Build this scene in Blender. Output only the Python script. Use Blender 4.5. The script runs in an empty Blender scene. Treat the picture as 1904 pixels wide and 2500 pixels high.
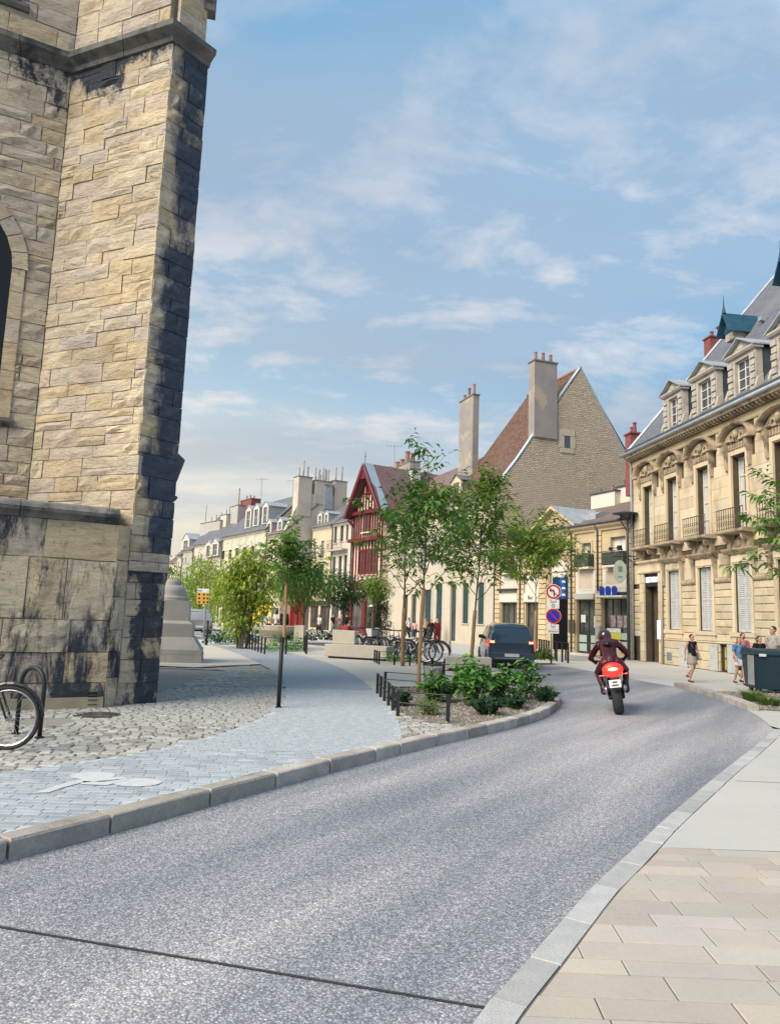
import bpy, bmesh, math, random
from mathutils import Vector, Matrix
random.seed(7)
S = bpy.context.scene
COL = S.collection
PI = math.pi
# ---------------------------------------------------------------- camera
CAM_H = 1.7; FPX = 1800.0; PW = 1904.0; PH = 2500.0
PITCH = math.atan(255/1800.0); ROLL = math.radians(2.0)
_fw = Vector((0, math.cos(PITCH), math.sin(PITCH)))
_u0 = Vector((0, -math.sin(PITCH), math.cos(PITCH)))
_r0 = Vector((1, 0, 0))
_rt = math.cos(ROLL)*_r0 + math.sin(ROLL)*_u0
_up = -math.sin(ROLL)*_r0 + math.cos(ROLL)*_u0
cam_data = bpy.data.cameras.new('camera'); cam = bpy.data.objects.new('camera', cam_data); COL.objects.link(cam)
cam.matrix_world = Matrix(((_rt.x, _up.x, -_fw.x, 0), (_rt.y, _up.y, -_fw.y, 0), (_rt.z, _up.z, -_fw.z, CAM_H), (0, 0, 0, 1)))
cam_data.sensor_fit = 'VERTICAL'; cam_data.sensor_height = 36.0; cam_data.lens = FPX/PH*36.0
cam_data.clip_start = 0.1; cam_data.clip_end = 3000
S.camera = cam
S.view_settings.view_transform = 'Standard'; S.view_settings.look = 'None'
S.view_settings.exposure = 0.45; S.view_settings.gamma = 1.0; S.view_settings.use_curve_mapping = False
# ---------------------------------------------------------------- sun and sky
SUN_EL = math.radians(40); SUN_AZ = math.radians(-128)      # azimuth from +Y towards +X
sd = bpy.data.lights.new('sun', 'SUN'); sd.energy = 4.5; sd.angle = math.radians(45); sd.color = (1.0, 0.89, 0.73)
so = bpy.data.objects.new('sun', sd); COL.objects.link(so)
_sdir = Vector((math.sin(SUN_AZ)*math.cos(SUN_EL), math.cos(SUN_AZ)*math.cos(SUN_EL), math.sin(SUN_EL)))
so.rotation_euler = _sdir.to_track_quat('Z', 'Y').to_euler(); so.location = (-20, 10, 40)

def N(nt, typ, **kw):
    n = nt.nodes.new(typ)
    for k, v in kw.items():
        if k.startswith('i_'):
            n.inputs[int(k[2:]) if k[2:].isdigit() else k[2:].replace('_', ' ')].default_value = v
        else: setattr(n, k, v)
    return n
def ramp(nt, stops, interp='LINEAR'):
    r = nt.nodes.new('ShaderNodeValToRGB'); r.color_ramp.interpolation = interp
    e = r.color_ramp.elements
    while len(e) > 1: e.remove(e[-1])
    e[0].position = stops[0][0]; e[0].color = tuple(stops[0][1])+(1,) if len(stops[0][1]) == 3 else stops[0][1]
    for p, c in stops[1:]:
        x = e.new(p); x.color = tuple(c)+(1,) if len(c) == 3 else c
    return r
def mth(nt, op, a=None, b=None, c=None, clamp=False):
    n = nt.nodes.new('ShaderNodeMath'); n.operation = op; n.use_clamp = clamp
    for i, v in enumerate((a, b, c)):
        if v is None: continue
        if isinstance(v, (int, float)): n.inputs[i].default_value = v
        else: nt.links.new(v, n.inputs[i])
    return n.outputs[0]
def mixc(nt, fac, a, b, blend='MIX'):
    n = nt.nodes.new('ShaderNodeMix'); n.data_type = 'RGBA'; n.blend_type = blend
    for sock, v in ((n.inputs[0], fac), (n.inputs[6], a), (n.inputs[7], b)):
        if isinstance(v, (int, float)): sock.default_value = v
        elif isinstance(v, tuple): sock.default_value = v if len(v) == 4 else v+(1,)
        else: nt.links.new(v, sock)
    return n.outputs[2]

W = bpy.data.worlds.new('World'); S.world = W; W.use_nodes = True
nt = W.node_tree; nt.nodes.clear()
out = N(nt, 'ShaderNodeOutputWorld'); bg = N(nt, 'ShaderNodeBackground')
tc = N(nt, 'ShaderNodeTexCoord'); sep = N(nt, 'ShaderNodeSeparateXYZ'); nt.links.new(tc.outputs['Generated'], sep.inputs[0])
sky = N(nt, 'ShaderNodeTexSky', sky_type='NISHITA', sun_disc=False, sun_elevation=SUN_EL, sun_rotation=SUN_AZ)
sky.air_density = 1.0; sky.dust_density = 1.5
elev = mth(nt, 'MAXIMUM', sep.outputs['Z'], 0.0)
grad = ramp(nt, [(0.0, (0.66, 0.60, 0.46)), (0.07, (0.58, 0.56, 0.50)), (0.16, (0.34, 0.48, 0.62)), (0.30, (0.15, 0.40, 0.64)), (1.0, (0.16, 0.35, 0.58))])
nt.links.new(elev, grad.inputs[0])
nis = mixc(nt, 1.0, sky.outputs[0], (0.10, 0.10, 0.10), 'MULTIPLY')
base = mixc(nt, 0.18, grad.outputs[0], nis)
# warm glow of the low sun side, fading round the horizon
dirn = mth(nt, 'ADD', mth(nt, 'MULTIPLY', sep.outputs['X'], -0.62), mth(nt, 'MULTIPLY', sep.outputs['Y'], 0.78))
glow = mth(nt, 'MULTIPLY', mth(nt, 'POWER', mth(nt, 'MAXIMUM', dirn, 0.0), 2.2), mth(nt, 'POWER', mth(nt, 'SUBTRACT', 1.0, elev, clamp=True), 4.2), clamp=True)
base = mixc(nt, mth(nt, 'MULTIPLY', glow, 0.75), base, (0.8, 0.72, 0.52))
# clouds projected on a flat layer
den = mth(nt, 'ADD', elev, 0.16)
cx = mth(nt, 'DIVIDE', sep.outputs['X'], den); cy = mth(nt, 'DIVIDE', sep.outputs['Y'], den)
cmb = N(nt, 'ShaderNodeCombineXYZ'); nt.links.new(cx, cmb.inputs[0]); nt.links.new(cy, cmb.inputs[1])
def cloudnoise(scale, detail, rough, off, sx=1.0, sy=1.0, dist=0.0):
    mp = N(nt, 'ShaderNodeMapping'); mp.inputs['Location'].default_value = off; mp.inputs['Scale'].default_value = (sx, sy, 1)
    nt.links.new(cmb.outputs[0], mp.inputs[0])
    n = N(nt, 'ShaderNodeTexNoise'); n.inputs['Scale'].default_value = scale; n.inputs['Detail'].default_value = detail
    n.inputs['Roughness'].default_value = rough; n.inputs['Distortion'].default_value = dist
    nt.links.new(mp.outputs[0], n.inputs['Vector']); return n.outputs[0]
n1 = cloudnoise(0.95, 6, 0.52, (3.4, 6.2, 0), 0.75, 1.35, 0.35)
n2 = cloudnoise(3.0, 8, 0.6, (1.9, 3.1, 0), 0.9, 1.3, 0.3)
n3 = cloudnoise(7.0, 6, 0.6, (0.3, 2.2, 4), 1.0, 1.2, 0.3)
veil = ramp(nt, [(0.42, (0.0, 0.0, 0.0)), (0.56, (1, 1, 1))]); nt.links.new(n1, veil.inputs[0])
c1 = mixc(nt, mth(nt, 'MULTIPLY', veil.outputs[0], 0.85), base, (0.275, 0.395, 0.54))
puff = ramp(nt, [(0.49, (0, 0, 0)), (0.62, (1, 1, 1))]); nt.links.new(mth(nt, 'ADD', mth(nt, 'MULTIPLY', n2, 0.72), mth(nt, 'MULTIPLY', n3, 0.28)), puff.inputs[0])
lowband = ramp(nt, [(0.0, (0.2, 0.2, 0.2)), (0.2, (0.7, 0.7, 0.7)), (0.45, (0.8, 0.8, 0.8)), (0.7, (0.3, 0.3, 0.3))]); nt.links.new(elev, lowband.inputs[0])
c2 = mixc(nt, mth(nt, 'MULTIPLY', puff.outputs[0], lowband.outputs[0]), c1, (0.66, 0.64, 0.66))
n4 = cloudnoise(0.9, 6, 0.55, (7.3, 0.4, 1), 0.6, 1.2)
dk = ramp(nt, [(0.46, (0, 0, 0)), (0.66, (1, 1, 1))]); nt.links.new(n4, dk.inputs[0])
c3 = mixc(nt, mth(nt, 'MULTIPLY', dk.outputs[0], 0.65), c2, (0.24, 0.335, 0.45))
c3 = mixc(nt, mth(nt, 'MULTIPLY', glow, 0.95), c3, (0.80, 0.68, 0.46))
nt.links.new(c3, bg.inputs[0]); bg.inputs[1].default_value = 1.0
nt.links.new(bg.outputs[0], out.inputs[0])

# ---------------------------------------------------------------- helpers
def ray(x, y):
    a = (x-PW/2)/FPX; b = -(y-PH/2)/FPX
    return _fw + a*_rt + b*_up
def G(x, y, z=0.0):
    d = ray(x, y); t = (z-CAM_H)/d.z
    return (d.x*t, d.y*t)
def atY(x, y, Y):
    d = ray(x, y); t = Y/d.y
    return Vector((d.x*t, Y, CAM_H+d.z*t))

class Fac:
    """vertical facade line from plan point A (left) to B (right); local x along it, local y inwards, z up"""
    def __init__(s, A, B):
        s.A = Vector((A[0], A[1], 0)); d = Vector((B[0]-A[0], B[1]-A[1], 0)); s.L = d.length; s.e = d.normalized()
        s.rot = math.atan2(s.e.y, s.e.x); s.inw = Vector((-s.e.y, s.e.x, 0))
    def px(s, x, y, off=0.0):
        d = ray(x, y); A = s.A + s.inw*off
        det = d.x*(-s.e.y)+s.e.x*d.y
        t = (A.x*(-s.e.y)+s.e.x*A.y)/det
        return ((d.x*t-A.x)*s.e.x+(d.y*t-A.y)*s.e.y, CAM_H+d.z*t)
    def u(s, x, y=1400, off=0.0): return s.px(x, y, off)[0]
    def pt(s, u, y=0.0, z=0.0): return s.A + s.e*u + s.inw*y + Vector((0, 0, z))

def thing(name, label, cat, loc=(0, 0, 0), rot=0.0, group=None, kind=None):
    o = bpy.data.objects.new(name, None); COL.objects.link(o); o.empty_display_size = 0.3
    o.location = loc; o.rotation_euler = (0, 0, rot)
    if kind: o['kind'] = kind
    else:
        o['label'] = label; o['category'] = cat
    if label: o['label'] = label
    if group: o['group'] = group
    return o
def tag(o, label, cat, group=None, kind=None):
    if label: o['label'] = label
    if cat: o['category'] = cat
    if group: o['group'] = group
    if kind: o['kind'] = kind
    return o
def link(name, me, parent=None, loc=None, rot=None, kind=None, label=None):
    o = bpy.data.objects.new(name, me); COL.objects.link(o)
    if parent is not None: o.parent = parent
    if loc is not None: o.location = loc
    if rot is not None: o.rotation_euler = rot
    if kind: o['kind'] = kind
    if label: o['label'] = label
    return o
def copy_tree(o, parent=None, label=None):
    c = o.copy(); COL.objects.link(c); c.parent = parent
    for ch in list(o.children): copy_tree(ch, c)
    if label: c['label'] = label
    return c

class MB:
    def __init__(s): s.v = []; s.f = []; s.m = []; s.mi = 0
    def add(s, vs, fs):
        b = len(s.v); s.v.extend([tuple(p) for p in vs]); s.f.extend([tuple(i+b for i in f) for f in fs]); s.m.extend([s.mi]*len(fs)); return s
    def box(s, x0, x1, y0, y1, z0, z1):
        return s.add([(x0,y0,z0),(x1,y0,z0),(x1,y1,z0),(x0,y1,z0),(x0,y0,z1),(x1,y0,z1),(x1,y1,z1),(x0,y1,z1)],
                     [(0,3,2,1),(4,5,6,7),(0,1,5,4),(1,2,6,5),(2,3,7,6),(3,0,4,7)])
    def bbox(s, x0, x1, y0, y1, z0, z1, c=.01):
        """box with chamfered vertical+horizontal front edges (all 12)"""
        vs = []; 
        for sx, X in ((1, x0), (-1, x1)):
            for sy, Y in ((1, y0), (-1, y1)):
                for sz, Z in ((1, z0), (-1, z1)):
                    vs += [(X, Y+sy*c, Z+sz*c), (X+sx*c, Y, Z+sz*c), (X+sx*c, Y+sy*c, Z)]
        I = lambda a, b, d, k: (a*4+b*2+d)*3+k
        f = []
        for a in (0, 1): f.append((I(a,0,0,0), I(a,1,0,0), I(a,1,1,0), I(a,0,1,0)))
        for b in (0, 1): f.append((I(0,b,0,1), I(1,b,0,1), I(1,b,1,1), I(0,b,1,1)))
        for d in (0, 1): f.append((I(0,0,d,2), I(1,0,d,2), I(1,1,d,2), I(0,1,d,2)))
        for a in (0, 1):
            for b in (0, 1): f.append((I(a,b,0,0), I(a,b,1,0), I(a,b,1,1), I(a,b,0,1)))
            for d in (0, 1): f.append((I(a,0,d,0), I(a,1,d,0), I(a,1,d,2), I(a,0,d,2)))
        for b in (0, 1):
            for d in (0, 1): f.append((I(0,b,d,1), I(1,b,d,1), I(1,b,d,2), I(0,b,d,2)))
        for a in (0, 1):
            for b in (0, 1):
                for d in (0, 1): f.append((I(a,b,d,0), I(a,b,d,1), I(a,b,d,2)))
        return s.add(vs, f)
    def quad(s, *p): return s.add(p, [tuple(range(len(p)))])
    def prism(s, poly, z0, z1):
        n = len(poly); vs = [(x, y, z0) for x, y in poly]+[(x, y, z1) for x, y in poly]
        return s.add(vs, [tuple(range(n-1, -1, -1)), tuple(range(n, 2*n))]+[(i, (i+1) % n, n+(i+1) % n, n+i) for i in range(n)])
    def prismy(s, poly, y0, y1):
        """polygon in x,z extruded along y"""
        n = len(poly); vs = [(x, y0, z) for x, z in poly]+[(x, y1, z) for x, z in poly]
        return s.add(vs, [tuple(range(n)), tuple(range(2*n-1, n-1, -1))]+[((i+1) % n, i, n+i, n+(i+1) % n) for i in range(n)])
    def prismx(s, poly, x0, x1):
        n = len(poly); vs = [(x0, y, z) for y, z in poly]+[(x1, y, z) for y, z in poly]
        return s.add(vs, [tuple(range(n)), tuple(range(2*n-1, n-1, -1))]+[((i+1) % n, i, n+i, n+(i+1) % n) for i in range(n)])
    def tube(s, pts, r, seg=6, caps=True):
        pts = [Vector(p) for p in pts]; n = len(pts)
        rs = r if isinstance(r, (list, tuple)) else [r]*n
        rings = []; pv = None
        for i, p in enumerate(pts):
            t = (pts[min(i+1, n-1)]-pts[max(i-1, 0)]); t = t.normalized() if t.length > 1e-9 else Vector((0, 0, 1))
            if pv is None: a = t.orthogonal().normalized()
            else:
                a = pv-t*pv.dot(t); a = a.normalized() if a.length > 1e-6 else t.orthogonal().normalized()
            pv = a; b = t.cross(a)
            rings.append([p+(a*math.cos(2*PI*k/seg)+b*math.sin(2*PI*k/seg))*rs[i] for k in range(seg)])
        vs = [q for rg in rings for q in rg]; f = []
        for i in range(n-1):
            for k in range(seg):
                f.append((i*seg+k, i*seg+(k+1) % seg, (i+1)*seg+(k+1) % seg, (i+1)*seg+k))
        if caps: f.append(tuple(range(seg-1, -1, -1))); f.append(tuple((n-1)*seg+k for k in range(seg)))
        return s.add(vs, f)
    def lathe(s, prof, seg=12, c=(0, 0, 0), axis='z', squash=(1, 1)):
        n = len(prof); vs = []
        for r, h in prof:
            for k in range(seg):
                a = 2*PI*k/seg; x = r*math.cos(a)*squash[0]; y = r*math.sin(a)*squash[1]
                p = (x, y, h) if axis == 'z' else ((x, h, y) if axis == 'y' else (h, x, y))
                vs.append((p[0]+c[0], p[1]+c[1], p[2]+c[2]))
        f = [(i*seg+k, i*seg+(k+1) % seg, (i+1)*seg+(k+1) % seg, (i+1)*seg+k) for i in range(n-1) for k in range(seg)]
        f.append(tuple(range(seg))); f.append(tuple((n-1)*seg+k for k in range(seg)))
        return s.add(vs, f)
    def ring(s, c, R, r, axis='y', seg=24, rs=6, a0=0, a1=2*PI):
        pts = []
        full = abs(a1-a0-2*PI) < 1e-6
        for k in range(seg+1):
            a = a0+(a1-a0)*k/seg; x = R*math.cos(a); z = R*math.sin(a)
            pts.append({'y': (c[0]+x, c[1], c[2]+z), 'x': (c[0], c[1]+x, c[2]+z), 'z': (c[0]+x, c[1]+z, c[2])}[axis])
        return s.tube(pts, r, rs, caps=not full)
    def ball(s, c, r, seg=10, rings=6):
        rx, ry, rz = r if isinstance(r, (list, tuple)) else (r, r, r)
        prof = [(max(1e-4, math.sin(PI*i/rings)), -math.cos(PI*i/rings)) for i in range(rings+1)]
        vs = []
        for q, h in prof:
            for k in range(seg):
                a = 2*PI*k/seg; vs.append((c[0]+rx*q*math.cos(a), c[1]+ry*q*math.sin(a), c[2]+rz*h))
        f = [(i*seg+k, i*seg+(k+1) % seg, (i+1)*seg+(k+1) % seg, (i+1)*seg+k) for i in range(rings) for k in range(seg)]
        return s.add(vs, f)
    def mesh(s, name, mats, smooth=False):
        me = bpy.data.meshes.new(name); me.from_pydata(s.v, [], s.f)
        if not isinstance(mats, (list, tuple)): mats = [mats]
        for m in mats: me.materials.append(m)
        if len(mats) > 1: me.polygons.foreach_set('material_index', s.m)
        if smooth: me.polygons.foreach_set('use_smooth', [True]*len(s.f))
        me.update(); return me
    def build(s, name, mats, parent=None, smooth=False, loc=None, rot=None, kind=None, label=None, fixn=False):
        me = s.mesh(name, mats, smooth)
        if fixn:
            bm = bmesh.new(); bm.from_mesh(me); bmesh.ops.recalc_face_normals(bm, faces=bm.faces); bm.to_mesh(me); bm.free()
        return link(name, me, parent, loc, rot, kind, label)

def wall_cells(mb, u0, u1, z0, z1, ops, y=0.0, rev=.25):
    """front surface of a wall with rectangular openings and their reveals"""
    us = sorted({u0, u1, *[max(u0, min(u1, a)) for o in ops for a in (o[0], o[1])]})
    zs = sorted({z0, z1, *[max(z0, min(z1, a)) for o in ops for a in (o[2], o[3])]})
    for i in range(len(us)-1):
        run = None
        for j in range(len(zs)-1):
            cu = (us[i]+us[i+1])/2; cz = (zs[j]+zs[j+1])/2
            hole = any(o[0] < cu < o[1] and o[2] < cz < o[3] for o in ops)
            if not hole: mb.quad((us[i], y, zs[j]), (us[i+1], y, zs[j]), (us[i+1], y, zs[j+1]), (us[i], y, zs[j+1]))
    for a, b, c, d in ops:
        mb.quad((a, y, c), (a, y, d), (a, y+rev, d), (a, y+rev, c)); mb.quad((b, y, c), (b, y+rev, c), (b, y+rev, d), (b, y, d))
        mb.quad((a, y, d), (b, y, d), (b, y+rev, d), (a, y+rev, d)); mb.quad((a, y, c), (a, y+rev, c), (b, y+rev, c), (b, y, c))

# ---------------------------------------------------------------- materials
MATS = {}
def mat(name, col=(.5, .5, .5), col2=None, rough=.85, scale=2.0, detail=5, fine=0.0, fscale=40, bump=0.0, bscale=20, rnd=0.0, metal=0.0,
        spec=.3, stretch=None, emis=None, estr=0.0, mixlo=.35, mixhi=.65, coat=0.0, third=None, tscale=1.0, tlo=.55, thi=.7, hue=0.0):
    if name in MATS: return MATS[name]
    m = bpy.data.materials.new(name); MATS[name] = m; m.use_nodes = True; t = m.node_tree; t.nodes.clear()
    o = N(t, 'ShaderNodeOutputMaterial'); p = N(t, 'ShaderNodeBsdfPrincipled'); t.links.new(p.outputs[0], o.inputs[0])
    p.inputs['Roughness'].default_value = rough; p.inputs['Metallic'].default_value = metal; p.inputs['Specular IOR Level'].default_value = spec
    if coat: p.inputs['Coat Weight'].default_value = coat; p.inputs['Coat Roughness'].default_value = .05
    geo = N(t, 'ShaderNodeNewGeometry'); vec = geo.outputs['Position']
    if stretch:
        mp = N(t, 'ShaderNodeMapping'); mp.inputs['Scale'].default_value = stretch; t.links.new(vec, mp.inputs[0]); vec = mp.outputs[0]
    def nz(sc, det, ro=.6):
        n = N(t, 'ShaderNodeTexNoise'); n.inputs['Scale'].default_value = sc; n.inputs['Detail'].default_value = det; n.inputs['Roughness'].default_value = ro
        t.links.new(vec, n.inputs['Vector']); return n.outputs[0]
    c = (tuple(col)+(1,))
    if col2:
        r = ramp(t, [(mixlo, (0, 0, 0)), (mixhi, (1, 1, 1))]); t.links.new(nz(scale, detail), r.inputs[0])
        c = mixc(t, r.outputs[0], tuple(col), tuple(col2))
    if third:
        r = ramp(t, [(tlo, (0, 0, 0)), (thi, (1, 1, 1))]); t.links.new(nz(tscale, 6, .65), r.inputs[0])
        c = mixc(t, r.outputs[0], c, tuple(third))
    if fine:
        n = nz(fscale, 3); f = mth(t, 'ADD', mth(t, 'MULTIPLY', mth(t, 'SUBTRACT', n, .5), 2*fine), 1.0)
        cc = N(t, 'ShaderNodeCombineXYZ'); [t.links.new(f, cc.inputs[i]) for i in range(3)]
        c = mixc(t, 1.0, c, cc.outputs[0], 'MULTIPLY')
    if rnd or hue:
        oi = N(t, 'ShaderNodeObjectInfo'); hs = N(t, 'ShaderNodeHueSaturation')
        t.links.new(mth(t, 'ADD', mth(t, 'MULTIPLY', mth(t, 'SUBTRACT', oi.outputs['Random'], .5), 2*rnd), 1.0), hs.inputs['Value'])
        if hue:
            h2 = mth(t, 'FRACT', mth(t, 'MULTIPLY', oi.outputs['Random'], 7.31))
            t.links.new(mth(t, 'ADD', mth(t, 'MULTIPLY', mth(t, 'SUBTRACT', h2, .5), 2*hue), .5), hs.inputs['Hue'])
            h3 = mth(t, 'FRACT', mth(t, 'MULTIPLY', oi.outputs['Random'], 17.7))
            t.links.new(mth(t, 'ADD', mth(t, 'MULTIPLY', h3, .3), .85), hs.inputs['Saturation'])
        if isinstance(c, tuple): hs.inputs['Color'].default_value = c
        else: t.links.new(c, hs.inputs['Color'])
        c = hs.outputs[0]
    if isinstance(c, tuple): p.inputs['Base Color'].default_value = c
    else: t.links.new(c, p.inputs['Base Color'])
    if bump:
        b = N(t, 'ShaderNodeBump'); b.inputs['Strength'].default_value = bump; b.inputs['Distance'].default_value = .02
        t.links.new(nz(bscale, 5, .65), b.inputs['Height']); t.links.new(b.outputs[0], p.inputs['Normal'])
    if emis: p.inputs['Emission Color'].default_value = tuple(emis)+(1,); p.inputs['Emission Strength'].default_value = estr
    return m
def mat_brick(name, col, col2, mortar, bw=.3, bh=.1, ms=.01, rough=.85, bump=.6, rnd=.3, axes='xz', offs=.5, third=None, tscale=.5, tlo=.5, thi=.7, msmooth=.1):
    """rows of tiles, slates or small stones on an object's own local axes"""
    if name in MATS: return MATS[name]
    m = bpy.data.materials.new(name); MATS[name] = m; m.use_nodes = True; t = m.node_tree; t.nodes.clear()
    o = N(t, 'ShaderNodeOutputMaterial'); p = N(t, 'ShaderNodeBsdfPrincipled'); t.links.new(p.outputs[0], o.inputs[0])
    p.inputs['Roughness'].default_value = rough; p.inputs['Specular IOR Level'].default_value = .25
    tcn = N(t, 'ShaderNodeTexCoord'); sp = N(t, 'ShaderNodeSeparateXYZ'); t.links.new(tcn.outputs['Object'], sp.inputs[0])
    cm = N(t, 'ShaderNodeCombineXYZ'); t.links.new(sp.outputs['XYZ'.index(axes[0].upper())], cm.inputs[0]); t.links.new(sp.outputs['XYZ'.index(axes[1].upper())], cm.inputs[1])
    nzw = N(t, 'ShaderNodeTexNoise'); nzw.inputs['Scale'].default_value = 1.2/bw*.5; t.links.new(tcn.outputs['Object'], nzw.inputs['Vector'])
    ad = N(t, 'ShaderNodeVectorMath', operation='MULTIPLY_ADD'); t.links.new(nzw.outputs['Color'], ad.inputs[0]); ad.inputs[1].default_value = (bw*rnd, bh*rnd*1.5, 0); t.links.new(cm.outputs[0], ad.inputs[2])
    b = N(t, 'ShaderNodeTexBrick'); b.offset = offs; b.inputs['Scale'].default_value = 1.0
    b.inputs['Brick Width'].default_value = bw; b.inputs['Row Height'].default_value = bh; b.inputs['Mortar Size'].default_value = ms; b.inputs['Mortar Smooth'].default_value = msmooth
    b.inputs['Color1'].default_value = tuple(col)+(1,); b.inputs['Color2'].default_value = tuple(col2)+(1,); b.inputs['Mortar'].default_value = tuple(mortar)+(1,)
    t.links.new(ad.outputs[0], b.inputs['Vector'])
    n2 = N(t, 'ShaderNodeTexNoise'); n2.inputs['Scale'].default_value = 6/bw*.3; n2.inputs['Detail'].default_value = 6; t.links.new(tcn.outputs['Object'], n2.inputs['Vector'])
    f = mth(t, 'ADD', mth(t, 'MULTIPLY', n2.outputs[0], .7), .65)
    cc = N(t, 'ShaderNodeCombineXYZ'); [t.links.new(f, cc.inputs[i]) for i in range(3)]
    c = mixc(t, 1.0, b.outputs['Color'], cc.outputs[0], 'MULTIPLY')
    if third:
        n3 = N(t, 'ShaderNodeTexNoise'); n3.inputs['Scale'].default_value = tscale; n3.inputs['Detail'].default_value = 7; t.links.new(tcn.outputs['Object'], n3.inputs['Vector'])
        r = ramp(t, [(tlo, (0, 0, 0)), (thi, (1, 1, 1))]); t.links.new(n3.outputs[0], r.inputs[0]); c = mixc(t, r.outputs[0], c, tuple(third))
    t.links.new(c, p.inputs['Base Color'])
    bp = N(t, 'ShaderNodeBump'); bp.inputs['Strength'].default_value = bump; bp.inputs['Distance'].default_value = .03
    h = mth(t, 'SUBTRACT', mth(t, 'MULTIPLY', n2.outputs[0], .5), b.outputs['Fac']); t.links.new(h, bp.inputs['Height']); t.links.new(bp.outputs[0], p.inputs['Normal'])
    return m
def in_poly(x, y, P):
    c = False; n = len(P); j = n-1
    for i in range(n):
        if (P[i][1] > y) != (P[j][1] > y) and x < (P[j][0]-P[i][0])*(y-P[i][1])/(P[j][1]-P[i][1])+P[i][0]: c = not c
        j = i
    return c
def resample(P, step):
    out = [Vector((P[0][0], P[0][1]))]; acc = 0
    for a, b in zip(P, P[1:]):
        a = Vector((a[0], a[1])); b = Vector((b[0], b[1])); L = (b-a).length; d = step-acc
        while d <= L: out.append(a+(b-a)*(d/L)); d += step
        acc = L-(d-step)
    return out
def smooth_line(P, it=2):
    P = [Vector((p[0], p[1])) for p in P]
    for _ in range(it):
        Q = [P[0]]
        for a, b in zip(P, P[1:]): Q += [a*.75+b*.25, a*.25+b*.75]
        Q.append(P[-1]); P = Q
    return P
def offset_line(P, d):
    """shift a polyline to its left by d"""
    out = []
    for i, p in enumerate(P):
        t = (P[min(i+1, len(P)-1)]-P[max(i-1, 0)]).normalized(); out.append(p+Vector((-t.y, t.x))*d)
    return out
# ================================================================ GROUND
m_earth = mat('distant_ground', (.22, .21, .2), (.28, .27, .25), scale=.5)
def road_material():
    m = bpy.data.materials.new('exposed_aggregate_asphalt'); m.use_nodes = True; t = m.node_tree; t.nodes.clear()
    o = N(t, 'ShaderNodeOutputMaterial'); p = N(t, 'ShaderNodeBsdfPrincipled'); t.links.new(p.outputs[0], o.inputs[0])
    p.inputs['Roughness'].default_value = .62; p.inputs['Specular IOR Level'].default_value = .35
    geo = N(t, 'ShaderNodeNewGeometry'); pos = geo.outputs['Position']
    vo = N(t, 'ShaderNodeTexVoronoi', feature='F1'); vo.inputs['Scale'].default_value = 85; t.links.new(pos, vo.inputs['Vector'])
    vs = N(t, 'ShaderNodeSeparateColor'); t.links.new(vo.outputs['Color'], vs.inputs[0])
    stone = ramp(t, [(0, (.21, .215, .22)), (.35, (.25, .25, .26)), (.65, (.315, .31, .315)), (.88, (.365, .36, .355)), (1, (.47, .47, .46))]); t.links.new(vs.outputs[0], stone.inputs[0])
    gap = ramp(t, [(.35, (1, 1, 1)), (.62, (.55, .55, .57))]); t.links.new(vo.outputs['Distance'], gap.inputs[0])
    c = mixc(t, 1.0, stone.outputs[0], gap.outputs[0], 'MULTIPLY')
    v2 = N(t, 'ShaderNodeTexNoise'); v2.inputs['Scale'].default_value = 24; v2.inputs['Detail'].default_value = 4; v2.inputs['Roughness'].default_value = .75; t.links.new(pos, v2.inputs['Vector'])
    r2 = ramp(t, [(.3, (.72, .72, .75)), (.7, (1.3, 1.28, 1.28))]); t.links.new(v2.outputs[0], r2.inputs[0]); c = mixc(t, 1.0, c, r2.outputs[0], 'MULTIPLY')
    # tyre tracks and patches running along the carriageway
    mp = N(t, 'ShaderNodeMapping'); mp0 = N(t, 'ShaderNodeMapping'); mp0.inputs['Rotation'].default_value = (0, 0, math.radians(-57)); t.links.new(pos, mp0.inputs[0]); mp.inputs['Scale'].default_value = (.13, 1.0, 1); t.links.new(mp0.outputs[0], mp.inputs[0])
    n3 = N(t, 'ShaderNodeTexNoise'); n3.inputs['Scale'].default_value = 1.0; n3.inputs['Detail'].default_value = 3; t.links.new(mp.outputs[0], n3.inputs['Vector'])
    r3 = ramp(t, [(.36, (.62, .67, .74)), (.64, (1.22, 1.18, 1.18))]); t.links.new(n3.outputs[0], r3.inputs[0]); c = mixc(t, 1.0, c, r3.outputs[0], 'MULTIPLY')
    n4 = N(t, 'ShaderNodeTexNoise'); n4.inputs['Scale'].default_value = .9; n4.inputs['Detail'].default_value = 4; t.links.new(pos, n4.inputs['Vector'])
    c = mixc(t, mth(t, 'MULTIPLY', n4.outputs[0], .35), c, (.36, .32, .35), 'SOFT_LIGHT')
    c = mixc(t, 1.0, c, (1.40, 1.43, 1.42), 'MULTIPLY')
    t.links.new(c, p.inputs['Base Color'])
    b = N(t, 'ShaderNodeBump'); b.inputs['Strength'].default_value = .55; b.inputs['Distance'].default_value = .006
    t.links.new(mth(t, 'SUBTRACT', 1.0, vo.outputs['Distance']), b.inputs['Height']); t.links.new(b.outputs[0], p.inputs['Normal'])
    return m
m_road = road_material()
m_bed = mat('sand_joint_bed', (.20, .19, .17), (.27, .26, .24), scale=9, bump=.4, bscale=60)
m_jointw = mat('pale_joint_mortar', (.50, .54, .56), (.40, .44, .46), scale=4, bump=.3, bscale=70)
m_plaza = mat('pale_sawn_concrete', (.50, .465, .41), (.44, .415, .37), rough=.75, scale=.5, fine=.10, fscale=60, bump=.15, bscale=120, third=(.40, .41, .41), tscale=1.7, tlo=.56, thi=.8)
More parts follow.
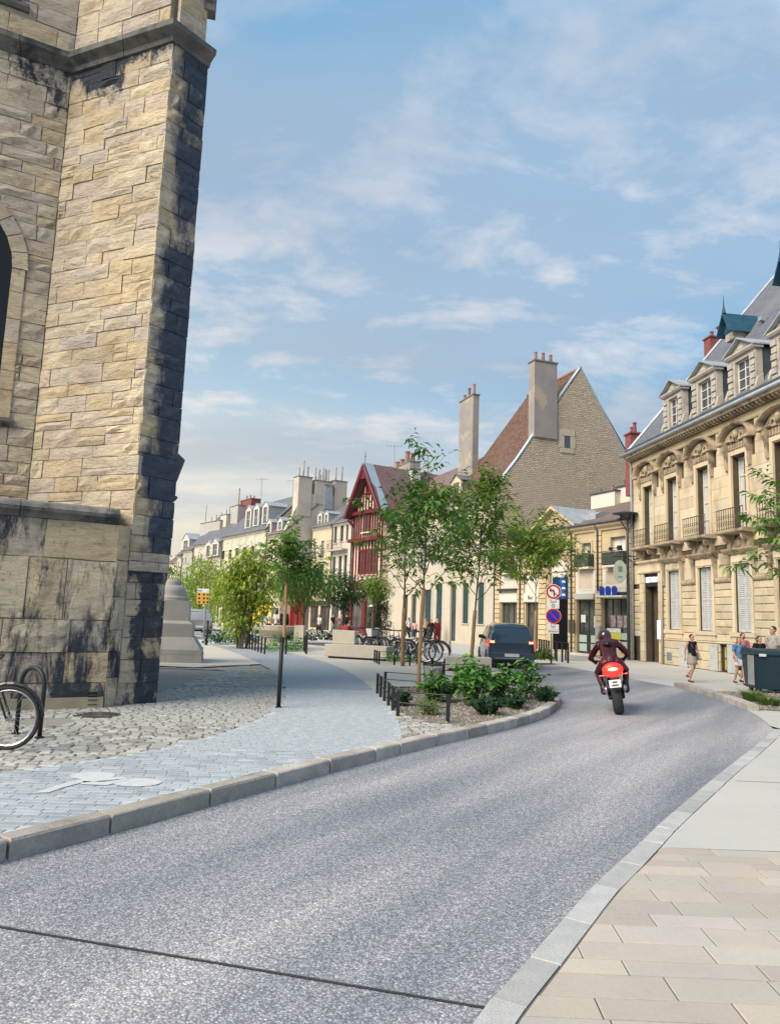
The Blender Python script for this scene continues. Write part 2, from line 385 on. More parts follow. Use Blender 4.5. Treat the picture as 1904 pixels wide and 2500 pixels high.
m_plaza2 = mat('pale_pavement_concrete', (.41, .405, .385), (.47, .455, .425), rough=.7, scale=.4, fine=.10, fscale=45, bump=.15, bscale=110, third=(.38, .40, .41), tscale=1.3, tlo=.55, thi=.8)
m_cobble = mat('worn_grey_cobble', (.27, .265, .245), (.38, .37, .34), rough=.7, scale=6, fine=.25, fscale=55, bump=.5, bscale=45, rnd=.32, third=(.13, .16, .09), tscale=1.3, tlo=.62, thi=.76, hue=.03)
m_cobble_far = mat('worn_grey_cobble_far', (.26, .255, .24), (.40, .39, .36), rough=.7, scale=9, detail=3, fine=.25, fscale=55, bump=.5, bscale=45, third=(.13, .16, .10), tscale=1.0, tlo=.64, thi=.8)
m_paver = mat('blue_grey_clay_paver', (.29, .325, .36), (.37, .40, .43), rough=.6, scale=5, fine=.12, fscale=70, bump=.25, bscale=90, rnd=.16, hue=.015)
m_paver_far = mat('blue_grey_clay_paver_far', (.295, .33, .36), (.385, .41, .435), rough=.6, scale=8, detail=2, fine=.12, fscale=70, bump=.25, bscale=90)
m_kerb = mat('granite_kerb_stone', (.33, .295, .26), (.42, .395, .365), rough=.8, scale=3.5, fine=.28, fscale=38, bump=.55, bscale=35, rnd=.24, hue=.03, third=(.20, .19, .17), tscale=3, tlo=.56, thi=.75)
m_fkerb = mat('flush_granite_kerb', (.35, .355, .355), (.42, .42, .41), rough=.75, scale=5, fine=.30, fscale=90, bump=.35, bscale=80, rnd=.14, hue=.02)
m_slab = mat('warm_stone_slab', (.45, .395, .34), (.40, .365, .33), rough=.65, scale=1.6, fine=.09, fscale=40, bump=.22, bscale=70, rnd=.10, hue=.014, third=(.34, .33, .31), tscale=4, tlo=.6, thi=.8)
m_paint = mat('white_road_paint', (.52, .54, .56), (.40, .43, .46), rough=.6, scale=9, bump=.2, bscale=80, mixlo=.45, mixhi=.8)
m_iron = mat('cast_iron', (.055, .058, .06), (.09, .09, .09), rough=.55, scale=8, metal=.4, bump=.3, bscale=60)
m_gravel = mat('gravel_soil', (.13, .11, .085), (.24, .215, .18), rough=.95, scale=18, bump=.9, bscale=50)

MB().add([(-900, -400, -.03), (900, -400, -.03), (900, 1500, -.03), (-900, 1500, -.03)], [(0, 1, 2, 3)]).build('ground', m_earth, kind='structure')

KB = [(-5.2, 1.0), (-4.0, 2.85), (-2.48, 5.13), (-2.12, 5.68), (-1.6, 6.55), (-1.06, 7.46), (-.44, 8.47), (.22, 9.50), (.74, 10.27), (1.25, 10.98), (1.85, 11.80), (2.55, 12.90), (3.1, 14.0), (3.48, 15.1)]
KBs = smooth_line(KB, 2)
TIP = smooth_line([KBs[-1], (3.66, 15.65), (3.86, 16.4), (3.98, 17.6), (4.02, 19.4), (3.8, 22.5), (3.2, 27.0), (1.9, 30.8), (-1.5, 35.5), (-12, 47), (-28, 66)], 2)
left_edge = KBs+TIP[1:]
FE = [(-40, 92), (-8, 50), (-1, 42.5), (2.6, 38.3), (4.1, 35.2), (6.0, 32.2), (7.15, 28.8), (7.45, 26), (7.77, 23.7), (8.1, 22.1), (8.24, 20.4), (8.05, 17.8), (7.55, 15.35), (6.75, 13.1)]
RO = [(6.75, 13.1), (5.5, 11.2), (4.24, 9.40), (3.10, 7.70), (2.36, 6.6), (1.90, 5.85), (1.56, 5.35), (1.26, 4.86), (.96, 4.33), (.70, 3.88), (.50, 3.55), (.33, 3.2), (-.4, 1.9), (-1.3, .2)]
FEs = smooth_line(FE, 2); ROs = smooth_line(RO, 2)
road_poly = [tuple(p) for p in left_edge]+[tuple(p) for p in FEs]+[tuple(p) for p in ROs]+[(-6, -1)]
bm = bmesh.new()
vs = [bm.verts.new((x, y, 0)) for x, y in road_poly]; f = bm.faces.new(vs); bmesh.ops.triangulate(bm, faces=[f])
me = bpy.data.meshes.new('road'); bm.to_mesh(me); bm.free(); me.materials.append(m_road)
road = link('road', me, kind='structure')
# slot joint across the carriageway
ja, jb = Vector((-2.9, 4.42)), Vector((.62, 3.50)); jd = (jb-ja).normalized(); jn = Vector((-jd.y, jd.x))
mj = MB()
for o0, o1, h in ((-.010, -.005, .006), (.005, .010, .006)):
    mj.add([(*(ja+jn*o0), h), (*(jb+jn*o0), h), (*(jb+jn*o1), h), (*(ja+jn*o1), h)], [(0, 1, 2, 3)])
mj.build('joint_edging', mat('joint_steel', (.12, .13, .14), rough=.5, metal=.6), road)
MB().add([(*(ja-jn*.009), .003), (*(jb-jn*.009), .003), (*(jb+jn*.009), .003), (*(ja+jn*.009), .003)], [(0, 1, 2, 3)]).build('expansion_joint', mat('joint_black', (.015, .017, .02)), road)

def sheet(name, poly, z, m, parent=None, kind=None, label=None):
    bm = bmesh.new(); vs = [bm.verts.new((x, y, z)) for x, y in poly]; f = bm.faces.new(vs)
    bmesh.ops.triangulate(bm, faces=[f]); me = bpy.data.meshes.new(name); bm.to_mesh(me); bm.free(); me.materials.append(m)
    return link(name, me, parent, kind=kind, label=label)
ZP = .14
# ---- raised side: bed, plaza, cycle path, cobbles
inner = offset_line(left_edge, .02)
raised = [tuple(p) for p in inner]+[(-60, 95), (-60, -2), (-6.0, -2)]
pav = sheet('pavement', raised, ZP-.035, m_bed, kind='structure')
path_out = smooth_line([(-7.5, 2.0), (-5.2, 4.9), (-3.53, 7.13), (-2.97, 7.85), (-2.54, 8.52), (-1.97, 9.99), (-1.72, 12.25), (-1.86, 15.16), (-3.11, 21.18), (-6.93, 32.03), (-8.85, 35.72), (-14, 45)], 2)
path_in = smooth_line([(.24, 9.85), (.27, 10.8), (.18, 12.2), (-.16, 15.74), (-.86, 20.5), (-1.99, 25.06), (-4.62, 31.9), (-7.24, 36.0), (-11.8, 45)], 2)
kin = offset_line(resample(KBs, .25), .17)
kin_lo = [p for p in kin if p.y < 9.8]
path_poly = [tuple(p) for p in path_out]+[tuple(p) for p in reversed(path_in)]+[tuple(p) for p in reversed(kin_lo)]
# plaza: pale concrete beyond the planter and round the cycle path
plz_a = [tuple(p) for p in path_in[6:]]+[tuple(p) for p in reversed(TIP) if 17.6 < p.y < 46]+[(3.3, 17.8), (1.4, 17.6), (.1, 16.9)]
sheet('plaza', plz_a, ZP, m_plaza, kind='structure')
plz_b = [(-14, 45)]+[tuple(p) for p in reversed(path_out) if p.y > 21.5]+[(-5.2, 20.6), (-7.2, 20.9), (-11, 21), (-30, 24), (-30, 60)]
sheet('far_pavement', plz_b, ZP, m_plaza, kind='structure')
path = sheet('cycle_path', path_poly, ZP-.005, m_jointw, kind='structure')
# pavers of the path
def lay(poly, dx, dy, jx, jy, ymin, ymax, xmin, xmax, ang, z, th, m_near, m_far, parent, name, jig=.004, cham=.004, limit=300, tilt=.002, vary=0.0, clear=0.0, skip=None, farname=None, rowoff=.5, hj=.0012):
    ca, sa = math.cos(ang), math.sin(ang); cells = []
    y = ymin; r = 0
    while y < ymax:
        x = xmin - (r % 2)*dx*rowoff - random.random()*dx*vary
        rh = dy*(1+random.uniform(-vary, vary)*.5)
        while x < xmax:
            w = dx*(1+random.uniform(-vary, vary))
            cxx, cyy = x+w/2, y+rh/2; wx, wy = cxx*ca-cyy*sa, cxx*sa+cyy*ca
            if in_poly(wx, wy, poly) and (skip is None or not skip(wx, wy)): cells.append((wx, wy, w-jx, rh-jy))
            x += w
        y += rh; r += 1
    cells.sort(key=lambda c: c[0]**2+c[1]**2 if abs(c[0]) < c[1]*.56 else 1e9+c[0]**2+c[1]**2)
    far = MB()
    protos = {}
    for i, (wx, wy, w, h) in enumerate(cells):
        dist = math.hypot(wx, wy); cc = cham
        k = random.uniform(-hj, hj)
        q = [[-w/2, -h/2], [w/2, -h/2], [w/2, h/2], [-w/2, h/2]]
        for p_ in q: p_[0] += random.uniform(-jig, jig); p_[1] += random.uniform(-jig, jig)
        tx, ty = random.uniform(-tilt, tilt), random.uniform(-tilt, tilt)
        mb = far if i >= limit else MB()
        vs = []; ox, oy = (wx, wy) if i >= limit else (0, 0)
        if i >= limit and dist > 16:      # simple raised face only
            for a, b in q: vs.append((ox+a*ca-b*sa, oy+a*sa+b*ca, z+k+a*tx+b*ty))
            mb.add(vs, [(0, 1, 2, 3)]); continue
        for (s_, zz) in ((1.0, -th), (1.0, -cc), (None, 0)):
            for a, b in q:
                if s_ is None:
                    L = math.hypot(a, b); a2 = a-math.copysign(cc*1.6, a); b2 = b-math.copysign(cc*1.6, b)
                else: a2, b2 = a, b
                vs.append((ox+a2*ca-b2*sa, oy+a2*sa+b2*ca, z+k+zz+a2*tx+b2*ty))
        fs = [(8, 9, 10, 11)]
        for l in (0, 4): fs += [(l+j, l+(j+1) % 4, l+4+(j+1) % 4, l+4+j) for j in range(4)]
        mb.add(vs, fs)
        if i < limit: mb.build(name, m_near, parent, loc=(wx, wy, 0))
    if far.v: far.build(farname or name, m_far, parent, kind='stuff')
lay(path_poly, .205, .094, .011, .011, 3.5, 34, -16, 3, .02, ZP, .02, m_paver, m_paver_far, path, 'paver', jig=.002, cham=.003, limit=300, vary=.04, farname='paver_field', hj=.0008)
# cobbled strip between church and path
cob_poly = [(-14, -1), (-9, 1)]+[tuple(p) for p in path_out if p.y < 20.8]+[(-5.5, 20.3), (-12, 20.5), (-20, 20)]
cobbles = sheet('cobbled_pavement', cob_poly, ZP-.022, m_bed, kind='structure')
def nocob(x, y): return (x+4.55)**2+((y-10.35))**2 < .40**2 or (y > 12.6 and x < -4.2 and y < 20) or x < -9
lay(cob_poly, .165, .135, .012, .012, 2.0, 21.5, -12, 2.5, .10, ZP, .035, m_cobble, m_cobble_far, cobbles, 'cobble', jig=.008, cham=.009, limit=300, vary=.25, skip=nocob, tilt=.02, farname='cobble_field', hj=.004)
# round cover in the cobbles
mh = thing('manhole_cover', 'dark round iron cover set in the cobbles near the church corner', 'manhole cover', (-4.15, 11.05, ZP-.02))
mb = MB(); mb.lathe([(.33, -.02), (.33, .022), (.29, .024), (.285, .018), (.0, .018)], 28); mb.build('cover', m_iron, mh)
mb = MB()
for i in range(-4, 5):
    w = math.sqrt(max(.0, .27**2-(i*.06)**2))
    mb.box(-w, w, i*.06-.012, i*.06+.012, .018, .024)
mb.build('raised_rib', m_iron, mh)
# kerb stones
def kerb_run(line, step, w, z0, z1, m, parent, name, jt=.02, cham=.015, side=1, slope=False, lens=None):
    P = resample(line, .05); i = 0; n = len(P); out = []
    while i < n-4:
        L = int((lens() if lens else step)/.05); j = min(i+L, n-1)
        if j-i < 4: break
        a, b = P[i], P[j]; d = (b-a); ln = d.length; d = d.normalized(); nn = Vector((-d.y, d.x))*side
        a2 = d*(jt/2); mb = MB()
        x0, x1 = jt/2, ln-jt/2; cz = cham
        prof = [(0.0, z0), (0.0, z1-cz), (cz, z1), (w, z1), (w, z0)]
        vs = []
        for x in (x0, x0+cham*.6, (x0+x1)/2, x1-cham*.6, x1):
            e = 0 if x0 < x < x1 else .006
            for k, (yy, zz) in enumerate(prof):
                jx = random.uniform(-.003, .003); q = d*x+nn*(yy+(e if k in (0, 1, 2) else 0)+jx)
                vs.append((q.x, q.y, zz-(e if k in (1, 2, 3) else 0)+(random.uniform(-.003, .003) if zz > z0 else 0)))
        fs = []
        for s_ in range(4):
            for k in range(4): fs.append((s_*5+k, s_*5+k+1, (s_+1)*5+k+1, (s_+1)*5+k))
        fs += [(0, 1, 2, 3, 4), (20, 21, 22, 23, 24)]
        mb.add(vs, fs); o = mb.build(name, m, parent, loc=(a.x, a.y, 0)); out.append(o); i = j
    return out
kerb = MB(); kerb_l = [tuple(p) for p in KBs]
kn = thing('kerb', None, None, kind='structure')
kerb_run(KBs, .9, .17, -.02, ZP+.004, m_kerb, kn, 'kerb_stone', lens=lambda: random.choice((.8, .95, 1.05, .55)))
kerb_run(TIP, .9, .17, -.02, ZP+.002, m_kerb, kn, 'kerb_stone', lens=lambda: random.choice((.9, 1.0, .7)))
mbk = MB()
P = resample(left_edge, .2); Q = offset_line(P, .15)
for a, b, c, d in zip(P, P[1:], Q[1:], Q): mbk.add([(a.x+.012*0, a.y, -.01), (b.x, b.y, -.01), (c.x, c.y, ZP-.012), (d.x, d.y, ZP-.012)], [(0, 1, 2, 3)])
mbk.build('joint_mortar', m_jointw, kn)
# white bicycle mark on the path
def blob(mb, c, rx, ry, rot, z):
    n = 22; vs = [(c[0], c[1], z)]
    for k in range(n):
        a = 2*PI*k/n; x, y = rx*math.cos(a)*(1+random.uniform(-.03, .03)), ry*math.sin(a)*(1+random.uniform(-.03, .03))
        vs.append((c[0]+x*math.cos(rot)-y*math.sin(rot), c[1]+x*math.sin(rot)+y*math.cos(rot), z))
    mb.add(vs, [(0, 1+k, 1+(k+1) % n) for k in range(n)])
mb = MB(); zz = ZP+.004
def gp(x, y): return G(x, y, zz)
c1_, c2_ = gp(228, 1893), gp(336, 1910)
blob(mb, c1_, .20, .165, .1, zz); blob(mb, c2_, .21, .165, .1, zz+.0005)
for pts in ([(85, 1934), (120, 1933), (196, 1905), (292, 1898), (312, 1899), (300, 1906), (205, 1914), (130, 1927), (105, 1937), (85, 1934)],
            [(200, 1908), (262, 1912), (300, 1901), (308, 1903), (270, 1918), (195, 1924), (180, 1920)]):
    pass
mk = mb.build('bicycle_marking', m_paint, path)
for pts in ([(85, 1936), (120, 1935), (150, 1924), (200, 1911), (296, 1902), (312, 1899), (300, 1896), (196, 1903), (140, 1917)],
            [(196, 1915), (262, 1917), (316, 1903), (308, 1900), (262, 1910), (205, 1907)]):
    sheet('bicycle_marking', [gp(*p) for p in pts], zz+.0015, m_paint, path)
# ---- right side
right_edge_in = offset_line(ROs, .165)
rp_near = [tuple(p) for p in right_edge_in]
right_poly = [tuple(p) for p in FEs if p.y > 13.3]+[tuple(p) for p in right_edge_in]+[(3, -2), (60, -2), (60, 95), (-40, 95)]
rpav = sheet('right_pavement', right_poly, .006, m_plaza2, kind='structure')
kerb_run(ROs, .6, .16, -.03, .010, m_fkerb, kn, 'flush_kerb_stone', jt=.008, cham=.006, lens=lambda: random.choice((.5, .62, .7)), side=1)
YS = G(1650, 2073)[1]; slabs_poly = [tuple(p) for p in right_edge_in if p.y < YS-.05]+[(3, -1), (9, -1), (9, YS), (2.25, YS)]
sheet('slab_bed', slabs_poly, .0095, mat('slab_joint', (.115, .105, .095), rough=.95), rpav)
# staggered slabs, clipped to the kerb line
def clip_half(poly, a, n):
    out = []
    for i in range(len(poly)):
        p, q = Vector(poly[i]), Vector(poly[(i+1) % len(poly)]); dp, dq = (p-a).dot(n), (q-a).dot(n)
        if dp >= 0: out.append(p)
        if dp*dq < 0: out.append(p+(q-p)*(dp/(dp-dq)))
    return out
YS = G(1650, 2073)[1]; y = 2.6; r = 0; rows_ = [.21, .16, .20, .22, .17, .21, .15, .19, .22, .16, .20, .18, .15, .13, .16, .12, .14, .15]
rows_ = [a*(YS-2.6)/sum(rows_) for a in rows_]
for h in rows_:
    x = -.6+random.uniform(-.5, .0)
    while x < 4.9:
        w = random.choice((.38, .5, .62, .68)); q = [Vector((x+.004, y+.005)), Vector((x+w-.004, y+.005)), Vector((x+w-.004, y+h-.004)), Vector((x+.004, y+h-.004))]
        sh = .05; q = [Vector((p.x+sh*(p.y-4), p.y-.012*p.x)) for p in q]
        c = sum(q, Vector((0, 0)))/4
        near = min(range(len(right_edge_in)), key=lambda k: (right_edge_in[k]-c).length)
        a = right_edge_in[near]; t_ = (right_edge_in[min(near+1, len(right_edge_in)-1)]-right_edge_in[max(near-1, 0)]).normalized(); nn = Vector((-t_.y, t_.x))
        q = clip_half(q, a+nn*.012, nn)
        if len(q) >= 3:
            c = sum(q, Vector((0, 0)))/len(q); ar = abs(sum(q[i].x*q[(i+1) % len(q)].y-q[(i+1) % len(q)].x*q[i].y for i in range(len(q))))/2
            if ar > .0012:
                mb = MB(); n_ = len(q); k = random.uniform(0, .0015)
                vs = [(p.x-c.x, p.y-c.y, .002) for p in q]+[(p.x-c.x, p.y-c.y, .013+k) for p in q]+[((p.x-c.x)*.985, (p.y-c.y)*.985, .0155+k) for p in q]
                fs = [tuple(range(2*n_, 3*n_))]
                for l in (0, n_): fs += [(l+i, l+(i+1) % n_, l+n_+(i+1) % n_, l+n_+i) for i in range(n_)]
                mb.add(vs, fs); mb.build('paving_slab', m_slab, rpav, loc=(c.x, c.y, 0))
        x += w
    y += h; r += 1

# saw cut joints across the concrete
m_saw = mat('saw_cut', (.16, .16, .155))
def sawcut(par, a, b, z, w=.006):
    a = Vector(a); b = Vector(b); d = (b-a).normalized(); n = Vector((-d.y, d.x))*w
    MB().add([(*(a-n), z), (*(b-n), z), (*(b+n), z), (*(a+n), z)], [(0, 1, 2, 3)]).build('saw_cut_joint', m_saw, par)
for y in (8.6, 12.6): xr = min(right_edge_in, key=lambda p: abs(p.y-y)).x+.03; sawcut(rpav, (xr, y), (12, y-.3), .0105)
for y in (24.2, 29.5, 35.0): xr = min(FEs, key=lambda p: abs(p.y-y)).x+.03; sawcut(rpav, (xr, y), (12.2, y), .0105, .01)
plz = bpy.data.objects['plaza']
for a, b in (((.6, 20.5), (3.75, 21.4)), ((-.7, 25.5), (3.2, 27)), ((-3.2, 30), (2.0, 30.8)), ((1.6, 17.8), (.9, 27)), ((-5.6, 34), (-1.5, 35.5))): sawcut(plz, a, b, ZP+.004, .008)
# ================================================================ CHURCH CORNER
def church_mat(name, dark, tint=1.0, mst=(1, 1, .6), crust=(.022, .026, .032), scale=.9, blue=0.0, topdark=None, lowdark=None, edge=.03, corner=0):
    """weathered limestone: each stone its own tone, bedding veins, black crust patches"""
    m = bpy.data.materials.new(name); m.use_nodes = True; t = m.node_tree; t.nodes.clear()
    o = N(t, 'ShaderNodeOutputMaterial'); p = N(t, 'ShaderNodeBsdfPrincipled'); t.links.new(p.outputs[0], o.inputs[0])
    p.inputs['Roughness'].default_value = .9; p.inputs['Specular IOR Level'].default_value = .2
    geo = N(t, 'ShaderNodeNewGeometry'); pos = geo.outputs['Position']; oi = N(t, 'ShaderNodeObjectInfo')
    tone = ramp(t, [(0, (.57, .48, .345)), (.18, (.61, .54, .42)), (.36, (.57, .51, .44)), (.5, (.63, .56, .44)), (.66, (.53, .475, .425)), (.8, (.59, .50, .37)), (.92, (.57, .49, .42)), (1, (.64, .58, .48))], 'CONSTANT')
    t.links.new(oi.outputs['Random'], tone.inputs[0])
    def nz(sc, det=5, ro=.6, st=None, dist=0):
        v = pos
        if st: mp = N(t, 'ShaderNodeMapping'); mp.inputs['Scale'].default_value = st; t.links.new(pos, mp.inputs[0]); v = mp.outputs[0]
        n = N(t, 'ShaderNodeTexNoise'); n.inputs['Scale'].default_value = sc; n.inputs['Detail'].default_value = det; n.inputs['Roughness'].default_value = ro; n.inputs['Distortion'].default_value = dist
        t.links.new(v, n.inputs['Vector']); return n.outputs[0]
    big = ramp(t, [(.3, (.78, .78, .82)), (.7, (1.18, 1.12, 1.0))]); t.links.new(nz(.7, 4), big.inputs[0])
    c = mixc(t, 1.0, tone.outputs[0], big.outputs[0], 'MULTIPLY')
    strat = nz(2.6, 7, .72, (1, 1, 3.2), 1.2)
    sr = ramp(t, [(.32, (.48, .43, .38)), (.43, (.97, .97, .97)), (.7, (1.15, 1.12, 1.05))]); t.links.new(strat, sr.inputs[0]); c = mixc(t, .65, c, sr.outputs[0], 'MULTIPLY')
    pit = nz(9, 7, .72, (1, 1, 1.7), .9); pr = ramp(t, [(.33, (.30, .26, .22)), (.42, (1, 1, 1))]); t.links.new(pit, pr.inputs[0]); c = mixc(t, .75, c, pr.outputs[0], 'MULTIPLY')
    iron = ramp(t, [(.50, (0, 0, 0)), (.66, (1, 1, 1))]); t.links.new(nz(1.7, 7, .7, (1, 1, 1.8), .8), iron.inputs[0]); c = mixc(t, mth(t, 'MULTIPLY', iron.outputs[0], .62), c, (.34, .25, .15))
    # black crust
    mask = mth(t, 'ADD', mth(t, 'MULTIPLY', nz(scale, 9, .74, mst, .3), .9), mth(t, 'MULTIPLY', oi.outputs['Random'], .09))
    th = .5+(.5-dark)*.5
    sp = N(t, 'ShaderNodeSeparateXYZ'); t.links.new(pos, sp.inputs[0])
    if topdark:
        k = mth(t, 'MULTIPLY', mth(t, 'MULTIPLY', mth(t, 'SUBTRACT', sp.outputs['Z'], topdark[0]), 1/(topdark[1]-topdark[0]), clamp=True), topdark[2]); mask = mth(t, 'ADD', mask, k)
    if lowdark:
        k = mth(t, 'MULTIPLY', mth(t, 'MULTIPLY', mth(t, 'SUBTRACT', lowdark[0], sp.outputs['Z']), 1/(lowdark[0]-lowdark[1]), clamp=True), lowdark[2]); mask = mth(t, 'ADD', mask, k)
    if corner:
        dt = N(t, 'ShaderNodeVectorMath', operation='DOT_PRODUCT'); sb = N(t, 'ShaderNodeVectorMath', operation='SUBTRACT'); t.links.new(pos, sb.inputs[0]); sb.inputs[1].default_value = (-4.25, 12.12, 0); t.links.new(sb.outputs[0], dt.inputs[0]); dt.inputs[1].default_value = (.63, .777, 0)
        k = mth(t, 'MULTIPLY', mth(t, 'SUBTRACT', 1.0, mth(t, 'DIVIDE', dt.outputs['Value'], .42), clamp=True), corner); mask = mth(t, 'SUBTRACT', mask, k)
    mr = ramp(t, [(max(0, th-edge), (0, 0, 0)), (min(1, th+edge), (1, 1, 1))]); t.links.new(mask, mr.inputs[0])
    cr = mixc(t, nz(9, 5), crust, (crust[0]*3.2, crust[1]*3.2, crust[2]*3.4))
    speck = ramp(t, [(.60, (0, 0, 0)), (.68, (1, 1, 1))]); t.links.new(nz(24, 4, .7, (1, 1, 2.2), .5), speck.inputs[0])
    cr = mixc(t, mth(t, 'MULTIPLY', speck.outputs[0], .55), cr, (.30, .32, .34))
    c = mixc(t, mr.outputs[0], c, cr)
    t.links.new(c, p.inputs['Base Color'])
    h = mth(t, 'ADD', mth(t, 'MULTIPLY', strat, 1.3), mth(t, 'ADD', mth(t, 'MULTIPLY', pit, .8), mth(t, 'MULTIPLY', nz(45, 4), .25)))
    b = N(t, 'ShaderNodeBump'); b.inputs['Strength'].default_value = 1.0; b.inputs['Distance'].default_value = .05; t.links.new(h, b.inputs['Height']); t.links.new(b.outputs[0], p.inputs['Normal'])
    return m
mc_wall = church_mat('weathered_limestone', .10, topdark=(10.2, 11.9, .24))
mc_buttress = church_mat('limestone_buttress_face', .07, topdark=(10.6, 12.0, .26))
mc_crust = church_mat('black_crusted_limestone', .74, crust=(.034, .042, .056), scale=1.3, corner=.26, edge=.07)
mc_plinth = church_mat('stained_plinth_stone', .40, scale=1.0, lowdark=(2.2, .2, .07), edge=.045, mst=(2.2, 2.2, .55))
mc_string = mat('dark_weathered_moulding', (.09, .095, .095), (.19, .18, .16), scale=2.2, fine=.25, fscale=25, bump=.6, bscale=18, third=(.04, .045, .05), tscale=1.5, tlo=.5, thi=.62, rnd=.15)
mc_joint = mat('church_lime_mortar', (.46, .40, .30), (.26, .22, .17), scale=2, bump=.5, bscale=30)
mc_void = mat('dark_church_glass', (.012, .014, .018), rough=.3)
church = thing('church_corner', 'tall weathered limestone church corner with black crusted buttress at the left', 'church', (-4.17, 12.3, 0))
CO = Vector((-4.17, 12.3, 0))
class CF(Fac):
    pass
wA = CF((-10.5, 10.9), (-6.47, 13.02)); wB = CF((-6.47, 13.02), (-4.25, 12.12)); wC = CF((-4.25, 12.12), (-3.78, 12.70))
wP = CF((-8.5, 9.45), (-4.36, 11.88)); wP2 = CF((-4.36, 11.88), (-4.25, 12.12))
def in_arch(u, z, arch): return arch and abs(u-arch[0]) < arch[1] and z > arch[2] and (z < arch[3] or (u-arch[0])**2+(z-arch[3])**2 < (arch[1])**2)
CB = []
def stones(F, u0, u1, z0, z1, hs, ls, m, rough=.02, proud=.0, arch=None, ends=(0, 0), prob=0.0, rn=None):
    z = z0; row = 0
    while z < z1-.05:
        h = random.uniform(*hs); h = min(h, z1-z)
        if z1-z-h < hs[0]*.5: h = z1-z
        u = u0; first = True
        while u < u1-.02:
            L = random.uniform(*ls)
            if first and row % 2: L *= .55
            first = False
            L = min(L, u1-u)
            if u1-u-L < ls[0]*.45: L = u1-u
            parts = [(z, z+h)]
            if random.random() < prob and h > .26: k = random.uniform(.4, .6); parts = [(z, z+h*k), (z+h*k, z+h)]
            for a, b in parts:
                ua = u
                if arch and b > arch[2]:
                    zm_ = (a+b)/2; dz = max(0, zm_-arch[3])
                    if dz < arch[1]: ua = max(u, arch[0]+math.sqrt(arch[1]**2-dz**2)+(.22 if zm_ > arch[3]-.1 else .18))
                if u+L-ua > .08: CB.append((F, ua, u+L+(random.uniform(-.02, .03) if (F is wB and u+L > u1-.03) else 0), a, b, m, rough*(random.choice((.3, .6, 1.3, 2.0))), proud+random.uniform(-.008, .014)))
            u += L
        z += h; row += 1
# main wall left of the buttress, window arch at the picture's left edge
ar_u = wA.px(-182, 650)[0]; ar_r = wA.px(34, 650)[0]-ar_u
arch = (ar_u, ar_r, wA.px(10, 1020)[1], wA.px(10, 650)[1]); print('arch', arch)
stones(wA, 2.6, wA.L, 3.0, 12.0, (.19, .33), (.3, .95), mc_wall, arch=(arch[0], arch[1]+.0, arch[2], arch[3]), prob=.12)
stones(wB, 0, wB.L, 3.0, 12.0, (.19, .34), (.3, 1.0), mc_buttress, rough=.019, prob=.15)
stones(wC, 0, wC.L+.05, 2.62, 12.0, (.24, .42), (.4, .8), mc_crust, rough=.03, proud=.01)
stones(wC, 0, wC.L+.02, 2.30, 2.62, (.15, .17), (.4, .8), mc_buttress, rough=.02, proud=.02)
stones(wC, 0, wC.L, .10, 2.30, (.26, .40), (.3, .8), church_mat('lower_crusted_limestone', .62, crust=(.03, .034, .04), scale=1.6, corner=.16), rough=.03)
# plinth
mp_ = mc_plinth
for (a, b, ls, hs) in ((.12, .52, (.9, 1.3), (.4, .4)), (.52, .98, (.8, 1.1), (.46, .46)), (.98, 1.48, (.9, 1.2), (.5, .5)), (1.48, 2.42, (.55, .75), (.94, .94)), (2.42, 3.02, (.6, 1.3), (.6, .6))):
    stones(wP, 2.2, wP.L, a, b, hs, ls, mp_, rough=.012)
stones(wP2, 0, wP2.L, .12, 3.02, (.3, .6), (.5, .9), mp_, rough=.01)
# above the cornice
mc_top = church_mat('upper_clean_limestone', .13)
stones(wA, 2.6, wA.L, 12.3, 14.6, (.34, .5), (.6, 1.1), mc_top, rough=.01)
stones(wB, 0, wB.L-.12, 12.3, 14.6, (.34, .5), (.5, 1.0), mc_top, rough=.01)
stones(wC, .1, wC.L-.05, 12.3, 14.6, (.34, .5), (.5, 1.0), mc_top, rough=.01)
def stone_geo(mb, F, a, b, c, d, rg, pr, loc=True):
    O = F.pt(a, 0, 0)-CO
    nx, nz_ = 4, 3; J = .006
    xs = [J+(b-a-2*J)*i/(nx-1) for i in range(nx)]; zs = [c+J+(d-c-2*J)*j/(nz_-1) for j in range(nz_)]
    vs = []
    for j in range(nz_):
        for i in range(nx):
            ed = i in (0, nx-1) or j in (0, nz_-1)
            y = -pr+(.016 if ed else random.uniform(-rg, rg*.8))
            x = xs[i]+(random.uniform(-.012, .012) if not ed else random.uniform(-.005, .005)); z = zs[j]+random.uniform(-.006, .006)
            q = O+F.e*x+F.inw*y; vs.append((q.x, q.y, z))
    fs = [(j*nx+i, j*nx+i+1, (j+1)*nx+i+1, (j+1)*nx+i) for j in range(nz_-1) for i in range(nx-1)]
    per = [i for i in range(nx)]+[nx*2-1, nx*3-1]+[nx*2+i for i in range(nx-2, -1, -1)]+[nx]
    bidx = len(vs)
    for k in per:
        v = vs[k]; q = F.inw*.09; vs.append((v[0]+q.x, v[1]+q.y, v[2]))
    n = len(per); fs += [(per[k], bidx+k, bidx+(k+1) % n, per[(k+1) % n]) for k in range(n)]
    mb.add(vs, fs)
CB.sort(key=lambda s: -(s[2]-s[1])*(s[4]-s[3])*(1.0 if s[0].pt((s[1]+s[2])/2).x/s[0].pt((s[1]+s[2])/2).y > -.53 and s[4] < 13.9 else .02))
rest = {}
for i, (F, a, b, c, d, m, rg, pr) in enumerate(CB):
    if i < 300: mb = MB(); stone_geo(mb, F, a, b, c, d, rg, pr); mb.build('stone_block', m, church)
    else: stone_geo(rest.setdefault(m.name, [m, MB()])[1], F, a, b, c, d, rg, pr)
mats_ = []; allmb = MB()
